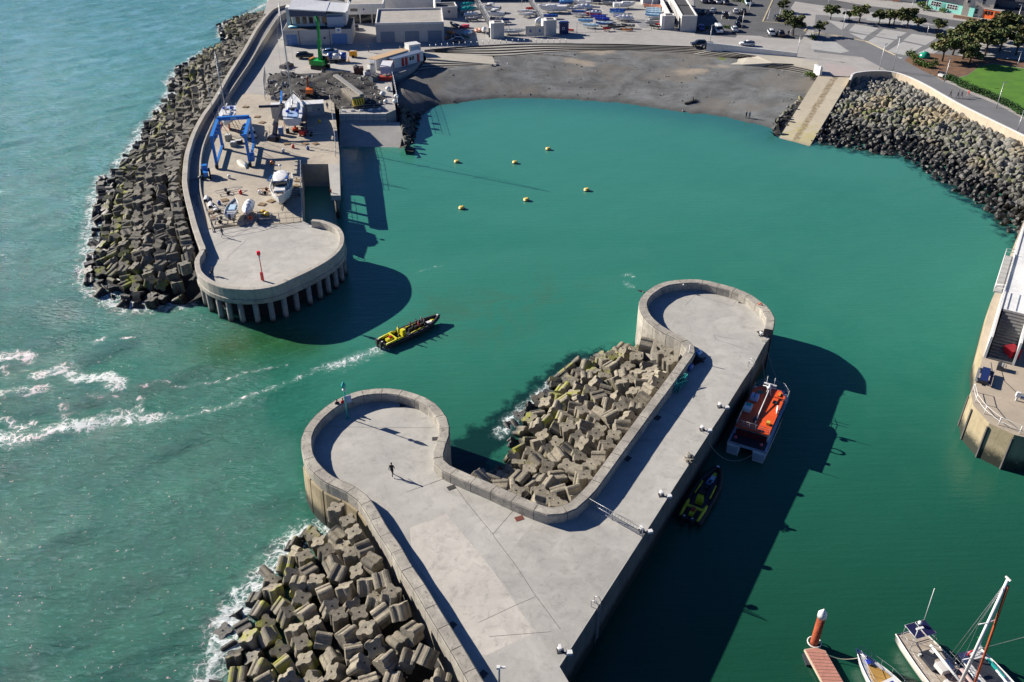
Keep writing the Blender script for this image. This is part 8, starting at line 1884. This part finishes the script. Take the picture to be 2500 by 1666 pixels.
t = thing('mini_excavator', 'orange excavator working beside the container block', 'excavator', W(757, 232, LAND + .5), R(100)); M_xo = mat('excavator_orange', (.72, .16, .02), .5)
for s in (-1, 1): MB().box((0, s * .8, .35), (2.4, .4, .6)).build('track', M_black, t)
MB().box((-.3, 0, 1.1), (2.0, 1.7, .9), taper=.9).build('body', M_xo, t); MB().box((.3, -.4, 1.9), (.9, .8, 1.0), taper=.9).build('cab', M_glass, t); beam(beam(MB(), (.7, .3, 1.2), (2.6, .3, 3.4), .35), (2.6, .3, 3.4), (4.0, .3, 1.6), .3).build('arm', M_xo, t); MB().box((4.0, .3, 1.2), (.6, .7, .7)).build('bucket', M_darksteel, t)
t = thing('screening_machine', 'big screening machine with a sloping conveyor and yellow striped end', 'machine', W(872, 262, LAND), R(-62) + R(180)); M_sc = mat('dusty_steel', (.34, .30, .24), .8, (.2, .18, .15), scale=1)
L0 = -1.5
MB().box((L0 + 5, 0, .55), (9, 2.4, .9)).build('chassis', M_black, t); q = MB(); q.box((L0 + 4, 0, 2.0), (7.0, 2.6, 1.6), taper=1.1); [q.box((L0 + 1 + k * .9, s * 1.4, 2.0), (.15, .12, 1.7)) for k in range(8) for s in (-1, 1)]; q.build('hopper', M_sc, t)
beam(MB(), (L0 + .5, -1.0, 3.0), (L0 + 10.5, 1.6, 5.2), 1.1, .25).build('conveyor', paint('belt_pale', (.55, .52, .44)), t); q = MB(); [beam(q, (L0 + x, -1 + x * .25 - .4, 1.2), (L0 + x, -1 + x * .25, 2.9 + x * .22), .14) for x in (2, 5, 8)]; q.build('struts', M_sc, t)
p_ = MB().box((L0 + .2, 0, 1.5), (.3, 2.6, 1.6)).build('end_panel', paint('hazard_yellow', (.75, .52, .03)), t); q = MB(); [q.add([(L0 + .04, -1.2 + k * .55, .8), (L0 + .04, -.95 + k * .55, .8), (L0 + .04, -.65 + k * .55, 2.2), (L0 + .04, -.9 + k * .55, 2.2)], [(0, 1, 2, 3)]) for k in range(4)]; q.build('stripe', M_black, p_)
t = thing('tank_trailer', 'blue and white twin tank trailer behind the green crane', 'trailer', W(822, 152, LAND), R(5)); MB().tube([(-.8, 0, 1.4), (.8, 0, 1.4)], .85, 12).build('tank', M_white, t); MB().tube([(-2.2, 0, 1.6), (-1.0, 0, 1.6)], .8, 12).tube([(1.2, .2, 1.6), (2.6, .2, 1.6)], .85, 12).build('blue_tank', bmat('blue'), t); MB().box((0, 0, .5), (5, 1.8, .25)).build('chassis', M_darksteel, t)
for s in (-1, 1): MB().tube([(0, s * .9, .4), (0, s * 1.1, .4)], .4, 10).build('wheel', M_tyre, t)
t = thing('compressor', 'yellow orange compressor with a white lid', 'compressor', W(863, 140, LAND), R(0)); MB().box((0, 0, .95), (2.0, 1.3, 1.3), taper=.92).build('housing', paint('comp_orange', (.80, .36, .02)), t); MB().box((-.1, 0, 1.65), (1.1, .6, .1)).build('lid', M_white, t); MB().tube([(0, -.7, .35), (0, .7, .35)], .35, 10).build('wheel', M_tyre, t)
t, Lx = cabin('hoarding_store', 'long pale walled open topped store with a tan inside', 'store', (901, 168), (926, 165), 12, 2.6, M_render, roof=mat('tan_floor', (.55, .38, .22), .8)); t.rotation_euler = (0, 0, R(-38)); P_box(t, 'door', paint('panel_blue2', (.55, .60, .68)), .6, 2.2, -.06, 0, 0, 2.3)
t, Lx = cabin('club_cabin', 'white club cabin with red doors and a grey blue roof on the curved wall', 'cabin', (964, 168), (978, 172), 2.4, 2.3, M_white, roof=paint('roof_bluegrey', (.16, .20, .28))); t.rotation_euler = (0, 0, R(48)); t.scale = (1, 1, 1)
for o in KIDS[t.name]: o.scale = (10.0 / Lx, 1, 1)
for k, x in enumerate((2.4, 3.6, 7.8)): P_box(t, 'door', M_red, x, x + .8, -.09, 0, .1, 2.1)
for k in range(2): P_box(t, 'window', M_glass, 5.2 + k * .9, 5.8 + k * .9, -.09, 0, 1.0, 1.9)
P_box(t, 'end_door', M_red, -.09, 0, .3, 2.3, .1, 2.0)
t, Lx = cabin('pale_kiosk', 'pale cabin with a blue front at the tip of the curved wall', 'cabin', (1000, 136), (1028, 132), 3, 2.6, paint('kiosk_white', (.62, .62, .60))); P_box(t, 'blue_panel', paint('panel_sky', (.25, .42, .62)), .5, Lx - .5, -.07, 0, .4, 2.2)
t, Lx = cabin('site_container', 'container with a pale blue open front and white top', 'container', (930, 190), (955, 190), 5.5, 2.6, paint('cont_white', (.60, .60, .60))); P_box(t, 'shutter', paint('panel_sky', (.25, .42, .62)), .2, Lx - .2, -.06, 0, .3, 2.2)
for i, (px, c, sz, lab) in enumerate([((942, 196), (.45, .05, .03), (2.8, 1.4, 1.0), 'red skip full of rubble below the blue fronted container'), ((876, 180), (.12, .05, .04), (2.2, 1.8, 1.6), 'dark red dumper tub at the top of the works site'), ((897, 186), (.5, .52, .54), (1.8, 1.4, 1.2), 'white machine in the middle of the plant'), ((908, 180), (.65, .66, .66), (1.6, 1.6, 2.2), 'white tower unit beside the pale store'), ((915, 198), (.10, .12, .14), (2.6, 1.6, 1.1), 'dark steel tank below the white tower unit'), ((700, 165), (.07, .07, .075), (3.5, 2.0, .8), 'dark scrap pile at the left of the works apron')]):
    t = thing('skip' if i == 0 else 'site_plant', lab, 'skip' if i == 0 else 'plant', W(*px, LAND), R(i * 12)); m_ = paint('plant%d' % i, c, .6); MB().box((0, 0, sz[2] / 2), sz, taper=1.15 if i < 2 else .9).build('body', m_, t); rg = random.Random(i); q = MB(); [q.box((rg.uniform(-.35, .35) * sz[0], rg.uniform(-.35, .35) * sz[1], sz[2] + rg.uniform(0, .25)), (.5, .4, .35), rg.uniform(0, 3)) for k in range(5)]; q.build('load' if i < 2 else 'fittings', M_sc, t)
t = thing('green_dome', 'shiny green dome on the planting bed', 'play dome', W(2256, 141, LAND)); MB().ball((0, 0, .1), (1.5, 1.5, 1.5), 18, 8, half=True).build('shell', paint('dome_green', (.02, .30, .18), .2), t); MB().ball((-.5, -.1, 1.45), (.25, .25, .1)).build('spot', M_white, t)
t = thing('park_bench', 'dark bench with a white box beside it under the pines', 'bench', W(2298, 186, LAND), R(-55)); MB().box((0, 0, .45), (2.2, .6, .08)).build('seat', M_darksteel, t); MB().box((0, .3, .8), (2.2, .06, .5)).build('backrest', M_darksteel, t); [MB().box((x, 0, .2), (.08, .5, .4)).build('leg', M_darksteel, t) for x in (-.9, .9)]; MB().box((.4, -.9, .45), (1.3, .8, .5)).build('white_box', M_white, t)
for i, px in enumerate([(2262, 72), (2291, 76), (2187, 5)]):
    t = thing('orange_bench', ('orange slatted bench left of the single round pine', 'orange slatted bench beneath the single round pine', 'orange seat at the far side of the street')[i], 'bench', W(*px, LAND), R(-20)); MB().box((0, 0, .45), (2.2, .6, .1)).build('seat', mat('bench_rust', (.42, .10, .05), .7), t); [MB().box((x, 0, .2), (.08, .5, .4)).build('leg', M_darksteel, t) for x in (-.9, .9)]

# ================================================================ RIGHT EDGE QUAY AND BUILDING
RQ = 5.0
zQ = lambda p: Z(2320, 820, 4.611, p)
edge = WL(zQ([(355, 285), (228, 640), (262, 790), (440, 985), (580, 1050), (720, 1115), (830, 1140)]) + [(2640, 1075)], RQ)
up = WL([(2394, 838), (2421, 732), (2440, 690), (2494, 552), (2530, 470), (2700, 380)], RQ)
poly = [(p.x, p.y) for p in reversed(up)] + [(p.x, p.y) for p in edge] + [(120, 60), (140, 150)]
o = MB().prism(poly, -4, RQ, 0, 1).build('marina_quay', [M_caisson, concrete('quay_tan', (.50, .42, .32), (.40, .34, .26), (.24, .2, .15), .5)]); tag(o, 'tan concrete quay with a rounded panelled end at the right edge', None, None, 'structure')
q = MB()
for i in (1, 2, 3, 5): p = edge[i]; n_ = Vector((p.x - 60, p.y - 84, 0)).normalized(); q.box((p.x + n_.x * .02, p.y + n_.y * .02, 2.2), (.22, .22, 4.6))
tag(q.build('panel_joints', [M_joint]), 'dark vertical joints between the quay panels', None, None, 'structure')
q = MB(); strip(q, WL(zQ([(505, 390), (445, 640), (425, 700), (470, 880), (600, 1010)]), 0), .12, RQ + .005); strip(q, WL(zQ([(415, 310), (400, 400)]), 0), .1, RQ + .005); strip(q, WL(zQ([(325, 660), (345, 820)]), 0), .1, RQ + .005); tag(q.build('deck_joints', [M_joint]), 'drain lines in the tan quay', None, None, 'structure')
e_in = [p + Vector((.35, .25, 0)) for p in edge[1:]]
mesh_fence('white_railing', e_in, 1.1, M_white, 'white tubular railing round the end of the tan quay', 2.2, (.5, 1), z=RQ, cat='railing')
d = (up[3] - edge[0]); d.z = 0; d.normalize(); ang = math.atan2(d.y, d.x); c0 = edge[0]
t = thing('quay_building', 'white quay building with a raised terrace, grey stairs and dark roof', 'building', (c0.x, c0.y, RQ), ang)   # local x runs away along the edge, -y is towards the land
TZ = 3.0
P_box(t, 'terrace', M_white, 9.5, 40.0, -4.4, -.1, TZ - .35, TZ); P_box(t, 'side_wall', M_render, 1.0, 40.0, -.32, -.05, 0, TZ + .12)
q = MB()
for k in range(16): q.box((1.0 + k * .53 + .26, -1.9, TZ * (k + 1) / 16 / 2), (.53, 2.7, TZ * (k + 1) / 16))
q.build('stairs', mat('stair_grey', (.16, .16, .155), .8, (.10, .10, .10), scale=3), t)
P_box(t, 'stair_wall', M_white, 1.0, 9.5, -3.55, -3.3, 0, TZ + .3)
q = MB()
for k in range(9): q.box((17 + k * .8, -3.4, TZ + .2 + k * .2), (.8, 1.8, .35 + k * .4))
q.build('upper_stairs', paint('stair_pale', (.45, .50, .52)), t)
P_box(t, 'balcony', paint('balcony_grey', (.50, .49, .45)), 14.5, 27, -.05, 1.2, TZ - .4, TZ - .2)
q = MB()
for z in (.5, 1.0): q.tube([(9.5, .0, TZ + z), (14.5, 0, TZ + z), (14.5, 1.15, TZ + z - .2), (27, 1.15, TZ + z - .2), (27, 0, TZ + z)], .05, 5)
for x in range(9): q.tube([(14.5 + x * 1.55, 1.15, TZ - .3), (14.5 + x * 1.55, 1.15, TZ + .8)], .04, 4)
q.build('railing', M_white, t)
P_box(t, 'wall', paint('hall_white', (.66, .70, .76), .7), 6.5, 44, -22, -4.4, 0, 5.4); P_box(t, 'roof', M_slate, 9.0, 44, -22, -4.9, 5.4, 5.6); P_box(t, 'canopy', M_white, 5.5, 6.5, -20, -4.6, 2.6, 2.9)
w_ = P_box(t, 'window', M_glass, 6.42, 6.5, -7.6, -5.6, 3.2, 4.7); P_box(w_, 'blind', paint('blind_cream', (.6, .6, .5)), 6.38, 6.42, -7.5, -5.7, 3.7, 4.1)
P_box(t, 'shop_front', M_glass, 6.42, 6.5, -12, -5.2, .4, 2.2); P_box(t, 'shop_sign', paint('sign_white', (.75, .76, .78)), 6.36, 6.42, -9.5, -6.0, 1.2, 1.9)
for (px, c, sz, lab) in [(zQ([(670, 240)])[0], (.80, .02, .03), (1.5, 1.5, 1.3), 'bright red bin box before the quay building'), (zQ([(690, 165)])[0], (.05, .22, .14), (1.8, 1.0, .8), 'green cover behind the red bin box'), (zQ([(590, 90)])[0], (.75, .38, .12), (1.0, .8, .9), 'orange float heap left of the red bin box')]:
    t = thing('quay_bin', lab, 'bin', W(*px, RQ), R(15)); m_ = paint('qb%.2f' % c[0], c, .5); MB().box((0, 0, sz[2] / 2), sz, taper=.93).build('box', m_, t); MB().box((0, 0, sz[2] + .05), (sz[0] + .08, sz[1] + .08, .1)).build('lid', m_, t)
t = thing('picnic_table', 'navy blue slatted table with benches by the white railing', 'table', W(*zQ([(375, 490)])[0], RQ), ang); MB().box((0, 0, .74), (3.2, .9, .1)).build('tabletop', bmat('navy'), t); [MB().box((0, y, .45), (3.2, .3, .08)).build('bench', M_steel if y > 0 else bmat('navy'), t) for y in (-.75, .75)]; [MB().box((x, 0, .37), (.1, 1.4, .7)).build('leg', M_darksteel, t) for x in (-1.2, 1.2)]
t = thing('bicycle_rack', 'small grey rack with a dark box at the foot of the stairs', 'rack', W(*zQ([(555, 375)])[0], RQ), ang); MB().box((0, 0, .35), (.9, .7, .7)).build('box', M_darksteel, t); [MB().tube([(x, -.6, 0), (x, -.6, .7), (x, -.1, .7)], .03, 5).build('hoop', M_steel, t) for x in (-.3, 0, .3)]
t = thing('outboard_stand', 'white outboard motor and trailer parts at the right edge of the tan quay', 'outboard', W(*zQ([(740, 730)])[0], RQ), R(-20)); MB().box((0, 0, .9), (.5, .4, .6), taper=.8).box((0, 0, .4), (.2, .2, .8)).build('motor', M_white, t); MB().box((1.2, .3, .5), (1.8, 1.0, .2)).box((1.2, 1.4, .3), (.1, 2.6, .1)).build('frame', M_steel, t)
